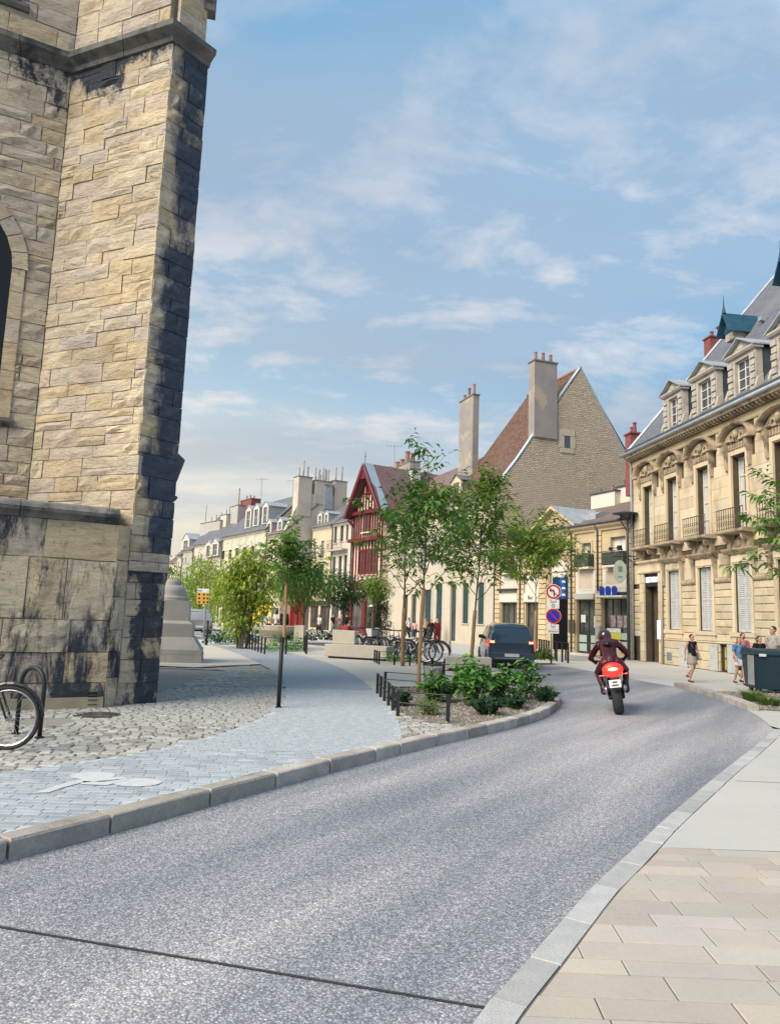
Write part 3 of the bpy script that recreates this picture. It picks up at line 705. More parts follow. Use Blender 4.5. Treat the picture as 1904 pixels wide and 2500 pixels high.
for k, (nm, (m, mb)) in enumerate(rest.items()):
    allmb.mi = k; allmb.add(mb.v, mb.f); mats_.append(m)
allmb.build('small_masonry', mats_, church, kind='stuff')
# core behind the stones
def L2(p): return (p[0]-CO.x, p[1]-CO.y)
def off(F, u, y): q = F.pt(u, y)-CO; return (q.x, q.y)
mb = MB(); e = .05
hw0 = arch[0]-arch[1]; hw1 = arch[0]+arch[1]
back = [L2((-5.2, 16.5)), L2((-12, 16.5))]
mb.prism([off(wA, 0, e), off(wA, wA.L, e), off(wB, wB.L-e, e), off(wC, wC.L, e), *back], 2.9, 12.1)
mb.prism([off(wP, 0, e), off(wP, wP.L-e, e), off(wC, 0, e+.02), off(wC, wC.L, e), L2((-4.6, 14)), L2((-12, 16))], -.1, 3.0)
mb.prism([off(wA, 0, e), off(wA, wA.L, e), off(wB, wB.L-e-.12, e), off(wC, wC.L-.05, e), *back], 12.1, 15.2)
mb.build('wall_core', mc_joint, church)
# arch window: dark recess built proud of the core but behind the stone faces, with its surround
mb = MB(); segs = 14
def arcpt(r, k): a = PI*k/segs; return (arch[0]+r*math.cos(a), arch[3]+r*math.sin(a))
ring_in = [(arch[0]+arch[1], arch[2])]+[arcpt(arch[1], k) for k in range(segs+1)]+[(arch[0]-arch[1], arch[2])]
vs = []; 
for u, z in ring_in: q = wA.pt(u, .035, z)-CO; vs.append((q.x, q.y, z))
mb.add(vs, [tuple(range(len(vs)))]); mb.build('arched_window', mc_void, church)
for k in range(segs):
    mb = MB(); r0, r1 = arch[1]-.02, arch[1]+.24; vs = []
    for yy in (-.03, .06):
        for r_, kk in ((r0, k+.03), (r1, k+.03), (r1, k+.97), (r0, k+.97)):
            u, z = arcpt(r_, kk); q = wA.pt(u, yy, z)-CO; vs.append((q.x, q.y, z))
    mb.add(vs, [(0, 1, 2, 3), (4, 7, 6, 5), (0, 4, 5, 1), (1, 5, 6, 2), (2, 6, 7, 3), (3, 7, 4, 0)]); mb.build('arch_stone', mc_wall, church)
z = arch[2]
while z < arch[3]-.05:
    h = random.uniform(.35, .55); h = min(h, arch[3]-z); mb = MB(); vs = []
    for yy in (-.02, .08):
        for u, zz in ((arch[0]+arch[1]-.02, z+.006), (arch[0]+arch[1]+.2, z+.006), (arch[0]+arch[1]+.2, z+h-.006), (arch[0]+arch[1]-.02, z+h-.006)):
            q = wA.pt(u, yy, zz)-CO; vs.append((q.x, q.y, zz))
    mb.add(vs, [(0, 1, 2, 3), (4, 7, 6, 5), (0, 4, 5, 1), (1, 5, 6, 2), (2, 6, 7, 3), (3, 7, 4, 0)]); mb.build('jamb_stone', mc_wall, church); z += h
# ledge under the window
# mouldings: profile (out, z)
def moulding(name, runs, prof, m, parent, lens=(.8, 1.4), gap=.006):
    """runs: list of plan points (outer face line); pieces are mitred at the corners"""
    P = [Vector(p) for p in runs]; n = len(P)
    nr = []
    for i in range(n):
        ds = []
        if i > 0: ds.append((P[i]-P[i-1]).normalized())
        if i < n-1: ds.append((P[i+1]-P[i]).normalized())
        ns = [Vector((d.y, -d.x)) for d in ds]; v = sum(ns, Vector((0, 0))); v = v.normalized(); v = v/max(.3, v.dot(ns[0])); nr.append(v)
    for i in range(n-1):
        L = (P[i+1]-P[i]).length; x = 0.0
        while x < L-.01:
            l = random.uniform(*lens); l = min(l, L-x); l = L-x if L-x-l < .3 else l
            mb = MB(); vs = []
            for xx, g in ((x, gap if x > 0 else 0), (x+l, -gap if x+l < L-.01 else 0)):
                t_ = (xx+g)/L; p = P[i].lerp(P[i+1], t_); nn = nr[i].lerp(nr[i+1], t_)
                for o_, z_ in prof: q = p+nn*o_; vs.append((q.x-CO.x if parent is church else q.x, q.y-CO.y if parent is church else q.y, z_+random.uniform(-.004, .004)))
            k = len(prof); fs = [(j, (j+1) % k, k+(j+1) % k, k+j) for j in range(k)]+[tuple(range(k-1, -1, -1)), tuple(range(k, 2*k))]
            mb.add(vs, fs); mb.build(name, m, parent); x += l
cl = [tuple(wA.pt(2.6).xy), tuple(wA.pt(wA.L).xy), tuple(wC.A.xy), tuple(wC.pt(wC.L+.06).xy)]
moulding('cornice_stone', cl, [(-.06, 11.92), (.03, 11.92), (.05, 12.0), (.12, 12.05), (.20, 12.10), (.21, 12.20), (.0, 12.36), (-.06, 12.36)], mc_string, church)
sl = [tuple(wP.pt(2.0).xy), tuple(wP.pt(wP.L-.02).xy)]
moulding('string_course', sl, [(-.3, 3.02), (.01, 3.02), (.03, 3.08), (.10, 3.12), (.11, 3.17), (.03, 3.25), (-.5, 3.34)], mc_string, church, lens=(1.0, 1.5))
moulding('window_ledge', [tuple(wA.pt(arch[0]-.9).xy), tuple(wA.pt(arch[0]+arch[1]+.28).xy)], [(-.04, arch[2]-.16), (.03, arch[2]-.16), (.10, arch[2]-.07), (.10, arch[2]-.02), (-.04, arch[2])], mc_string, church, lens=(.5, .9))
# iron grille of the upper window at the top left
gu0, gz0 = wA.px(-60, 30); gu1, _ = wA.px(50, 30)
mb = MB(); q0 = []
vs = [tuple((wA.pt(u, -.03, z)-CO).xy)+(z,) for u, z in ((gu0, 12.98), (gu1, 12.98), (gu1, 14.6), (gu0, 14.6))]
mb.add(vs, [(0, 1, 2, 3)]); gr = mb.build('upper_window', mc_void, church)
mb = MB(); u = gu0
while u < gu1:
    a = wA.pt(u, -.06, 12.98)-CO; mb.tube([a, a+Vector((0, 0, 1.6))], .014, 5); u += .09
mb.build('iron_grille', m_iron, gr)
moulding('window_sill', [tuple(wA.pt(gu0).xy), tuple(wA.pt(gu1+.15).xy)], [(-.04, 12.84), (.05, 12.84), (.08, 12.92), (.08, 12.98), (-.04, 12.99)], mc_string, church)
# small vent near the ground, mortar skirt
vu, vz = wP.px(226, 1708); mb = MB(); vs = [tuple((wP.pt(u, -.028, z)-CO).xy)+(z,) for u, z in ((vu-.07, vz-.12), (vu+.07, vz-.12), (vu+.07, vz+.12), (vu-.07, vz+.12))]
mb.add(vs, [(0, 1, 2, 3)]); vent = mb.build('vent', mc_void, church)
mb = MB()
for k in range(3):
    z = vz-.07+k*.07; a = wP.pt(vu-.07, -.04, z)-CO; b = wP.pt(vu+.07, -.04, z)-CO; mb.tube([a, b], .008, 5)
mb.build('vent_slat', m_iron, vent)
mb = MB(); a, b, c, d = [wP.pt(u, y)-CO for u, y in ((1.8, .02), (wP.L-.03, .02), (wP.L-.03, -.035), (1.8, -.05))]
mb.prism([a.xy[:], b.xy[:], c.xy[:], d.xy[:]], .1, .30); mb.build('mortar_skirt', mat('smooth_mortar_skirt', (.36, .31, .21), (.26, .23, .17), scale=2, fine=.15, bump=.2, bscale=30), church)
mb = MB(); a, b, c, d = [wP.pt(u, y)-CO for u, y in ((1.2, -.03), (wP.L-1.6, -.03), (wP.L-1.9, -.34), (1.0, -.5))]
mb.prism([a.xy[:], b.xy[:], c.xy[:], d.xy[:]], .08, .155); mb.build('mortar_apron', mat('pale_mortar_apron', (.42, .40, .35), (.34, .33, .29), scale=2, fine=.12, bump=.2, bscale=30), church)
# weathered spur at the top right of the buttress
sp = wC.pt(wC.L-.1, -.0, 0)-CO
mb = MB(); mb.prism([(sp.x-.02, sp.y-.05), (sp.x+.16, sp.y+.02), (sp.x+.12, sp.y+.25), (sp.x-.1, sp.y+.2)], 13.05, 14.9); mb.build('weathered_spur', mc_string, church)

# ---------------- portal pier beyond, on its stepped base
pier = thing('portal_pier', 'grey stone pier on a moulded stepped base just beyond the church corner', 'stone pier', (-6.6, 22.9, 0))
m_pier = mat('smooth_grey_limestone', (.40, .375, .335), (.33, .315, .29), rough=.8, scale=2.2, fine=.1, fscale=40, bump=.2, bscale=30, rnd=.06)
def lvl(name, hw, z0, z1, hw2=None, m=m_pier, split=1):
    hw2 = hw if hw2 is None else hw2
    for s_ in range(split):
        mb = MB(); a0 = -hw+2*hw*s_/split+.004*(s_ > 0); a1 = -hw+2*hw*(s_+1)/split-.004*(s_ < split-1); b0 = a0*hw2/hw; b1 = a1*hw2/hw
        mb.add([(a0, -hw, z0), (a1, -hw, z0), (a1, hw, z0), (a0, hw, z0), (b0, -hw2, z1), (b1, -hw2, z1), (b1, hw2, z1), (b0, hw2, z1)], [(0, 3, 2, 1), (4, 5, 6, 7), (0, 1, 5, 4), (1, 2, 6, 5), (2, 3, 7, 6), (3, 0, 4, 7)])
        mb.build(name, m, pier)
pier.rotation_euler = (0, 0, math.radians(12))
lvl('base_block', 1.02, .10, .38, split=2); lvl('base_step', 1.0, .385, .52)
lvl('sloping_plinth', .97, .52, .88, .74); lvl('plinth_block', .70, .88, 1.27); lvl('plinth_slope', .70, 1.27, 1.36, .56); lvl('pedestal_block', .56, 1.36, 1.96, .55, split=1)
mb = MB(); mb.lathe([(.50, 1.96), (.53, 2.02), (.50, 2.07), (.42, 2.12), (.44, 2.2), (.38, 2.32), (.3, 2.42)], 20); mb.build('base_moulding', m_pier, pier, smooth=True)
# rear buttress strip of the church with its pointed weathering, seen past the corner
def rbp(x, y): q = atY(x, y, 14.6)-CO; return (q.x, q.z)
mb = MB(); pr_ = [rbp(x, y) for x, y in ((340, 1720), (380, 1560), (402, 1440), (413, 1392), (425, 1182), (426, 1096))]; x0_ = pr_[0][0]-1.2
mb.prismy([(x0_, -.1), (pr_[0][0]-.03, -.1)]+pr_+[(x0_, pr_[-1][1]+.1)], 13.9-CO.y, 14.6-CO.y); rbt = mb.build('rear_buttress', mc_crust, church)
mb = MB(); mb.prismy([rbp(420, 1090), rbp(456, 1126), rbp(436, 1178), rbp(427, 1186), rbp(415, 1180)], 13.9-CO.y, 14.5-CO.y); mb.build('gabled_weathering', mat('dark_cap_stone', (.06, .072, .095), (.14, .145, .15), scale=2, bump=.5, bscale=14), rbt)
mb = MB(); a_, b_ = rbp(421, 1228), rbp(438, 1222); mb.tube([(a_[0]-.1, 14.5-CO.y, a_[1]), ((a_[0]+b_[0])/2, 14.45-CO.y, b_[1]+.02), (b_[0], 14.4-CO.y, b_[1]+.03)], [.07, .06, .03], 7); mb.build('gargoyle', mc_string, rbt, smooth=True)
mb = MB(); mb.lathe([(.24, 2.42), (.26, 2.5), (.2, 2.56), (.17, 2.62)], 14); mb.build('column_stub', m_pier, pier, smooth=True)
# pavement slab the pier stands on
pb = thing('pier_footing', None, None, (-6.6, 22.9, 0), kind='structure')
mb = MB(); mb.prism([(-2.4, -2.0), (1.6, -1.55), (2.6, -.6), (1.8, .9), (-2.5, 2)], .05, .148); mb.build('footing_slab', m_plaza, pb)
# ================================================================ BUILDING HELPERS
m_glass = mat('window_glass', (.03, .035, .04), (.07, .08, .09), rough=.08, spec=.8, scale=.7)
m_glass_shop = mat('shop_glass', (.025, .03, .03), (.08, .085, .08), rough=.06, spec=.8, scale=1.1, third=(.16, .14, .11), tscale=2.5, tlo=.6, thi=.75)
m_curtain = mat('net_curtain', (.42, .42, .40), (.55, .54, .52), scale=8, stretch=(6, 6, .3))
m_whitef = mat('white_painted_joinery', (.62, .61, .57), (.5, .49, .46), rough=.6, scale=6)
m_darkf = mat('dark_joinery', (.045, .042, .04), rough=.5)
m_zinc = mat('zinc_sheet', (.30, .335, .37), (.40, .43, .46), rough=.55, metal=.25, scale=2, bump=.1, bscale=6)
m_lead = mat('dark_lead_sheet', (.055, .068, .09), (.09, .105, .125), rough=.6, scale=2, metal=.2)
m_ironwork = mat('wrought_iron', (.05, .045, .04), (.11, .085, .06), rough=.6, scale=6)
m_pipe = mat('zinc_pipe', (.16, .155, .145), (.25, .24, .22), rough=.6, scale=2)
m_pot = mat('clay_pot', (.30, .16, .12), (.22, .14, .12), scale=6, rnd=.2)
class Bld:
    def __init__(s, name, label, cat, F, u0, group=None):
        s.F = F; s.u0 = u0; s.t = thing(name, label, cat, F.pt(u0), F.rot, group)
    def p(s, x, y, off=0.0):
        u, z = s.F.px(x, y, off); return u-s.u0, z
    def r(s, x0, x1, yt, yb, off=0.0):
        """photo rectangle -> local u0,u1,z0,z1 on the facade plane"""
        ym = (yt+yb)/2; xm = (x0+x1)/2
        return (s.p(x0, ym, off)[0], s.p(x1, ym, off)[0], s.p(xm, yb, off)[1], s.p(xm, yt, off)[1])
def window(par, u0, u1, z0, z1, y=.18, fr=.05, mull=1, trans=1, mf=None, mg=None, curtain=False, depth=.05):
    mf = mf or m_whitef; mg = mg or m_glass; mb = MB()
    mb.box(u0, u0+fr, y, y+depth, z0, z1); mb.box(u1-fr, u1, y, y+depth, z0, z1); mb.box(u0+fr, u1-fr, y, y+depth, z0, z0+fr); mb.box(u0+fr, u1-fr, y, y+depth, z1-fr, z1)
    w = mb.build('window', mf, par)
    if mull or trans:
        gb = MB()
        for i in range(mull):
            c = u0+(u1-u0)*(i+1)/(mull+1); gb.box(c-.022, c+.022, y+.004, y+depth-.006, z0+fr, z1-fr)
        for j in range(trans):
            c = z0+(z1-z0)*(j+1)/(trans+1); gb.box(u0+fr, u1-fr, y+.007, y+depth-.009, c-.018, c+.018)
        gb.build('glazing_bar', mf, w)
    g = MB(); g.quad((u0+fr*.5, y+depth*.7, z0), (u1-fr*.5, y+depth*.7, z0), (u1-fr*.5, y+depth*.7, z1), (u0+fr*.5, y+depth*.7, z1)); g.build('pane', mg, w)
    if curtain:
        g = MB(); a = u0+fr; b = u1-fr; w_ = (b-a)*.3
        for x0, x1 in ((a, a+w_), (b-w_, b)):
            g.quad((x0, y+depth*.68, z0+fr), (x1, y+depth*.68, z0+fr), (x1, y+depth*.68, z1-fr), (x0, y+depth*.68, z1-fr))
        g.build('curtain', m_curtain, w)
    return w
def surround(par, u0, u1, z0, z1, w, m, proud=.03, sill=True, name='window_surround'):
    mb = MB(); mb.box(u0-w, u0-.002, -proud, .03, z0, z1); mb.box(u1+.002, u1+w, -proud, .03, z0, z1); mb.box(u0-w, u1+w, -proud-.002, .03, z1+.002, z1+w*1.1)
    mb.build(name, m, par)
    if sill:
        mb = MB(); mb.box(u0-w*1.2, u1+w*1.2, -proud-.05, .12, z0-.07, z0-.003); mb.build('window_sill', m, par)
def railing(par, u0, u1, z0, z1, y, m=None, step=.11, side=None, ornate=False, name='railing'):
    m = m or m_ironwork; mb = MB(); r = .012
    mb.tube([(u0, y, z1), (u1, y, z1)], .02, 5); mb.tube([(u0, y, z0+.05), (u1, y, z0+.05)], r, 4)
    n = max(2, int((u1-u0)/step))
    for i in range(n+1): x = u0+(u1-u0)*i/n; mb.tube([(x, y, z0), (x, y, z1)], r, 4)
    if side:
        for x in (u0, u1):
            mb.tube([(x, y, z1), (x, side, z1)], .02, 5); mb.tube([(x, y, z0+.05), (x, side, z0+.05)], r, 4)
            k = max(1, int(abs(side-y)/step))
            for i in range(1, k+1): yy = y+(side-y)*i/k; mb.tube([(x, yy, z0), (x, yy, z1)], r, 4)
    if ornate:
        for i in range(n):
            x = u0+(u1-u0)*(i+.5)/n
            for zc in (.3, .62): mb.ring((x, y-.006, z0+(z1-z0)*zc), step*.42, .010, 'y', 8, 3)
    return mb.build(name, m, par)
def shutter(par, u0, u1, z0, z1, y, m, louvre=True, name='shutter', n=26, label=None):
    mb = MB(); f = .05
    mb.box(u0, u0+f, y, y+.04, z0, z1); mb.box(u1-f, u1, y, y+.04, z0, z1)
    for a, b in ((z0, z0+f*1.3), (z1-f*1.3, z1), ((z0+z1)/2-.04, (z0+z1)/2+.04)): mb.box(u0+f, u1-f, y+.002, y+.038, a, b)
    if louvre:
        for i in range(n):
            z = z0+f+(z1-z0-2*f)*(i+.5)/n; h = (z1-z0)/n*.42
            mb.add([(u0+f, y+.006, z-h), (u1-f, y+.006, z-h), (u1-f, y+.034, z+h), (u0+f, y+.034, z+h)], [(0, 1, 2, 3)])
            mb.add([(u0+f, y+.009, z-h-.004), (u1-f, y+.009, z-h-.004), (u1-f, y+.037, z+h-.004), (u0+f, y+.037, z+h-.004)], [(0, 1, 2, 3)])
    else: mb.box(u0+f, u1-f, y+.012, y+.03, z0+f, z1-f)
    return mb.build(name, m, par, label=label)
def roof_slab(par, poly, y0, z0, y1, z1, m, name='roof', th=.08, x0=0.0):
    """poly in (x, s): x along the eave, s up the slope; own local axes for the tile pattern"""
    ang = math.atan2(z1-z0, y1-y0); mb = MB(); mb.prism(poly, -th, 0)
    o = mb.build(name, m, par, loc=(x0, y0, z0), rot=(ang, 0, 0)); return o
def slope_len(y0, z0, y1, z1): return math.hypot(y1-y0, z1-z0)
def chimney(par, x0, x1, y0, y1, z0, z1, m, pots=3, mp=None, cap=None, name='chimney', ph=.5, pr=.09):
    mb = MB(); mb.box(x0, x1, y0, y1, z0, z1); c = mb.build(name, m, par)
    mb = MB(); mb.box(x0-.07, x1+.07, y0-.07, y1+.07, z1+.002, z1+.09); mb.build('chimney_cap', cap or m_pipe, c)
    alongx = (x1-x0) > (y1-y0)
    for i in range(pots):
        t_ = (i+.5)/pots; x = x0+(x1-x0)*t_ if alongx else (x0+x1)/2; y = (y0+y1)/2 if alongx else y0+(y1-y0)*t_
        h = ph*random.uniform(.6, 1.25); mb = MB(); mb.lathe([(pr, 0), (pr*.8, h*.85), (pr, h*.88), (pr*.95, h)], 8, c=(x, y, z1+.09)); mb.build('chimney_pot', mp or m_pot, c)
    return c
def dormer(par, u0, u1, z0, z1, y, depth, m_front, m_side, m_roof, mf=None, peak=.35, glass=None, arch=False, over=.08):
    """front wall with a window, cheeks and little gabled roof running back into the main roof"""
    w = u1-u0; fw = w*.18; mb = MB()
    mb.box(u0, u0+fw, y, y+.15, z0, z1); mb.box(u1-fw, u1, y, y+.15, z0, z1); mb.box(u0+fw, u1-fw, y+.002, y+.15, z1-.12, z1); mb.box(u0+fw, u1-fw, y-.03, y+.15, z0, z0+.08)
    mb.prismy([(u0, z1+.002), (u1, z1+.002), ((u0+u1)/2, z1+peak)], y+.01, y+.15)
    d = mb.build('dormer', m_front, par)
    window(d, u0+fw, u1-fw, z0+.08, z1-.12, y+.07, fr=.035, mf=mf, mg=glass)
    mb = MB(); mb.box(u0+.02, u0+.08, y+.15, y+depth, z0, z1-.003); mb.build('dormer_cheek', m_side, d); mb = MB(); mb.box(u1-.08, u1-.02, y+.15, y+depth, z0, z1-.003); mb.build('dormer_cheek', m_side, d)
    mb = MB(); c = (u0+u1)/2; o = over
    for a, za, b, zb in ((u0-o, z1-.02, c, z1+peak+.03), (u1+o, z1-.02, c, z1+peak+.03)):
        mb.add([(a, y-o, za), (b, y-o, zb), (b, y+depth, zb), (a, y+depth, za), (a, y-o, za+.05), (b, y-o, zb+.05), (b, y+depth, zb+.05), (a, y+depth, za+.05)],
               [(0, 1, 2, 3), (4, 5, 6, 7), (0, 1, 5, 4), (1, 2, 6, 5), (2, 3, 7, 6), (3, 0, 4, 7)])
    mb.build('dormer_roof', m_roof, d)
    return d
def pipe(par, pts, m=None, r=.05, name='downpipe'):
    mb = MB(); mb.tube(pts, r, 7); return mb.build(name, m or m_pipe, par, smooth=True)
def gutter(par, u0, u1, y, z, m=None, r=.07):
    mb = MB(); mb.tube([(u0, y, z), (u1, y, z)], r, 7); return mb.build('gutter', m or m_pipe, par, smooth=True)
def ashlar(par, m, u0, u1, z0, z1, h, l, holes, proud=.0, cham=.012, name='ashlar_block', joint=.008, y=0.0, cnt=None):
    z = z0; row = 0; n = max(1, round((z1-z0)/h)); h = (z1-z0)/n
    for r_ in range(n):
        a, b = z+r_*h, z+(r_+1)*h
        iv = [(u0, u1)]
        for o in holes:
            if o[2] < b-.02 and o[3] > a+.02:
                nv = []
                for p, q in iv:
                    if o[1] <= p or o[0] >= q: nv.append((p, q)); continue
                    if o[0] > p: nv.append((p, o[0]))
                    if o[1] < q: nv.append((o[1], q))
                iv = nv
        for p, q in iv:
            if q-p < .06: continue
            x = p; k = 0
            while x < q-.02:
                L = l*random.uniform(.75, 1.25)*(.5 if (k == 0 and r_ % 2) else 1); k += 1
                if q-x-L < l*.4: L = q-x
                L = min(L, q-x)
                mb = MB(); mb.bbox(x+joint/2, x+L-joint/2, y-proud-random.uniform(0, .004), y+.05, a+joint/2, b-joint/2, cham)
                mb.build(name, m, par); x += L
# ================================================================ RIGHT-HAND MANSION
m_hstone = mat('golden_limestone_ashlar', (.60, .49, .33), (.53, .45, .325), rough=.85, scale=1.3, fine=.10, fscale=30, bump=.25, bscale=25, rnd=.10, hue=.012, third=(.36, .28, .19), tscale=1.1, tlo=.52, thi=.72, stretch=(1, 1, .35))
m_hrust = mat('rusticated_limestone', (.55, .455, .31), (.49, .415, .30), rough=.85, scale=1.3, fine=.14, fscale=30, bump=.35, bscale=25, rnd=.12, hue=.012, third=(.34, .28, .20), tscale=1.1, tlo=.55, thi=.75)
m_hjoint = mat('dark_stone_joint', (.10, .075, .05), (.07, .055, .04), scale=3)
m_hcarve = mat('carved_limestone', (.42, .335, .23), (.30, .24, .17), rough=.88, scale=2.2, fine=.2, fscale=26, bump=.5, bscale=20, third=(.13, .10, .075), tscale=1.8, tlo=.50, thi=.66)
m_slate = mat_brick('slate_roof', (.115, .12, .145), (.155, .158, .18), (.07, .07, .085), bw=.24, bh=.12, ms=.006, rough=.55, bump=.35, axes='xy', third=(.20, .195, .20), tscale=.35, tlo=.5, thi=.8)
m_shutw = mat('pale_grey_louvred_shutter', (.52, .53, .53), (.42, .43, .43), rough=.65, scale=5)
m_redch = mat('red_brick_chimney', (.19, .055, .055), (.24, .085, .08), scale=3, fine=.25, fscale=14, bump=.3, bscale=20)
FHt = Fac((12.15, 36.5), (13.97, 22.5))
H = Bld('mansion', 'ornate golden limestone mansion with carved arched windows, balconies and slate roof at the right', 'mansion', FHt, 0.0)
ht = H.t; UE = 17.0
bays = [1.62, 3.87, 6.38, 8.90, 11.42, 13.94]; up_ops = [(b-.46, b+.46, 5.42, 8.28) for b in bays]
gr_bays = bays[1:]; gr_ops = [(b-.50, b+.50, 1.56, 4.14) for b in gr_bays]
door = (1.12, 2.52, .0, 3.52); sign_o = (1.12, 2.52, 3.52, 4.14)
bas_ops = [(7.33, 7.85, .03, 1.04)]
ops = up_ops+gr_ops+[(1.12, 2.52, .0, 4.14)]+bas_ops
mb = MB(); wall_cells(mb, 0, UE, -.1, 9.62, ops, y=.03, rev=.32); mb.build('wall', m_hjoint, ht)
mb = MB(); mb.box(0, UE, .42, 9.5, -.1, 10.0); mb.box(0, .25, .03, .42, -.1, 9.6); mb.build('inner_wall', m_hjoint, ht)
ashlar(ht, m_hstone, .02, 10.9, 4.95, 9.50, .455, .72, [(b-.62, b+.62, 4.9, 8.5) for b in bays[:5]]+[(b-1.0, b+1.0, 8.5, 9.5) for b in bays[:5]], proud=.0, cham=.006, joint=.006)
ashlar(ht, m_hrust, .02, 10.9, 1.16, 3.46, .288, .62, [(b-.66, b+.66, 1.0, 4.9) for b in gr_bays]+[(.75, 2.85, 0, 5)], proud=.025, cham=.03, joint=.012, name='rusticated_block')
ashlar(ht, m_hrust, 2.9, 10.9, .02, 1.10, .36, .8, [(7.30, 7.88, 0, 1.05)], proud=.05, cham=.02, joint=.012, name='base_block')
ashlar(ht, m_hstone, .02, 10.9, 3.68, 4.62, .47, .75, [(b-.72, b+.72, 1.0, 4.9) for b in gr_bays]+[(.75, 2.85, 0, 5)], proud=.0, cham=.006, joint=.006)
mb = MB(); mb.box(10.9, UE, -.005, .03, 8.3, 9.55); mb.build('plain_wall', m_hstone, ht)
# door piers
for x0, x1 in ((.72, 1.12), (2.52, 2.88)): ashlar(ht, m_hrust, x0, x1, .02, 4.14, .46, .5, [], proud=.07, cham=.012, name='pier_block')
def cornice_run(par, prof, u0, u1, m, name='cornice', cut=None):
    mb = MB(); mb.prismx([(-o, z) for o, z in prof], u0, u1); return mb.build(name, m, par)
cornice_run(ht, [(-.03, 1.10), (.08, 1.10), (.09, 1.14), (.03, 1.17), (-.03, 1.17)], 2.9, UE, m_hstone, 'plinth_band')
cornice_run(ht, [(-.02, 3.46), (.05, 3.46), (.09, 3.52), (.09, 3.60), (.04, 3.67), (-.02, 3.67)], 2.9, 3.2, m_hcarve, 'impost_band')
for a, b in zip(gr_bays, gr_bays[1:]): cornice_run(ht, [(-.02, 3.46), (.05, 3.46), (.09, 3.52), (.09, 3.60), (.04, 3.67), (-.02, 3.67)], a+.70, b-.70, m_hcarve, 'impost_band')
cornice_run(ht, [(-.02, 4.66), (.06, 4.66), (.12, 4.74), (.12, 4.80), (.05, 4.88), (-.02, 4.90)], 0.02, .9, m_hcarve, 'floor_band')
# door entablature + sign
cornice_run(ht, [(-.02, 4.14), (.10, 4.14), (.14, 4.20), (.08, 4.22), (.08, 4.58), (.22, 4.66), (.24, 4.74), (-.02, 4.78)], .66, 2.95, m_hstone, 'door_entablature')
mb = MB(); mb.box(1.12, 2.52, .3, .34, 3.50, 3.56); mb.box(1.12, 2.52, .06, .10, 3.52, 4.13); sg = mb.build('sign_board', mat('black_sign', (.012, .012, .016), rough=.35), ht)
m_signlit = mat('lit_sign_letters', (.8, .8, .85), emis=(.86, .88, 1.0), estr=.55)
def text_mesh(txt, size, m, parent, loc, rot, name='lettering', extr=.006, align='CENTER', sx=1.0, bold=0.0):
    cu = bpy.data.curves.new(name, 'FONT'); cu.body = txt; cu.size = size; cu.extrude = extr; cu.align_x = align; cu.align_y = 'CENTER'; cu.offset = bold; cu.resolution_u = 2
    tmp = bpy.data.objects.new('tmp', cu); me = bpy.data.meshes.new_from_object(tmp); bpy.data.objects.remove(tmp); bpy.data.curves.remove(cu)
    me.materials.clear(); me.materials.append(m)
    o = link(name, me, parent, loc=loc, rot=rot); o.scale = (sx, 1, 1); return o
text_mesh('RESTAURANT', .36, m_signlit, sg, (1.83, .05, 3.83), (PI/2, 0, 0), sx=.62, bold=.008)
mb = MB(); mb.box(1.2, 2.44, .85, .88, 0, 3.5); mb.build('passage_back', mat('passage_shade', (.012, .012, .014)), ht)  # near-black sheet, the passage's depth of shade put into its colour
mb = MB(); mb.box(1.12, 1.2, .3, 1.2, 0, 3.5); mb.box(2.44, 2.52, .3, 1.2, 0, 3.5); mb.build('passage_wall', mat('shaded_passage_stone', (.035, .028, .022), (.025, .02, .016), scale=2), ht)  # stone colour darkened to stand for the shade inside the passage
# menu box on the right pier, white
mb = MB(); mb.bbox(2.56, 2.86, -.16, -.075, 1.10, 1.95, .015); mb.build('menu_case', mat('white_lit_box', (.75, .77, .8), rough=.4, emis=(.9, .95, 1), estr=.35), ht)
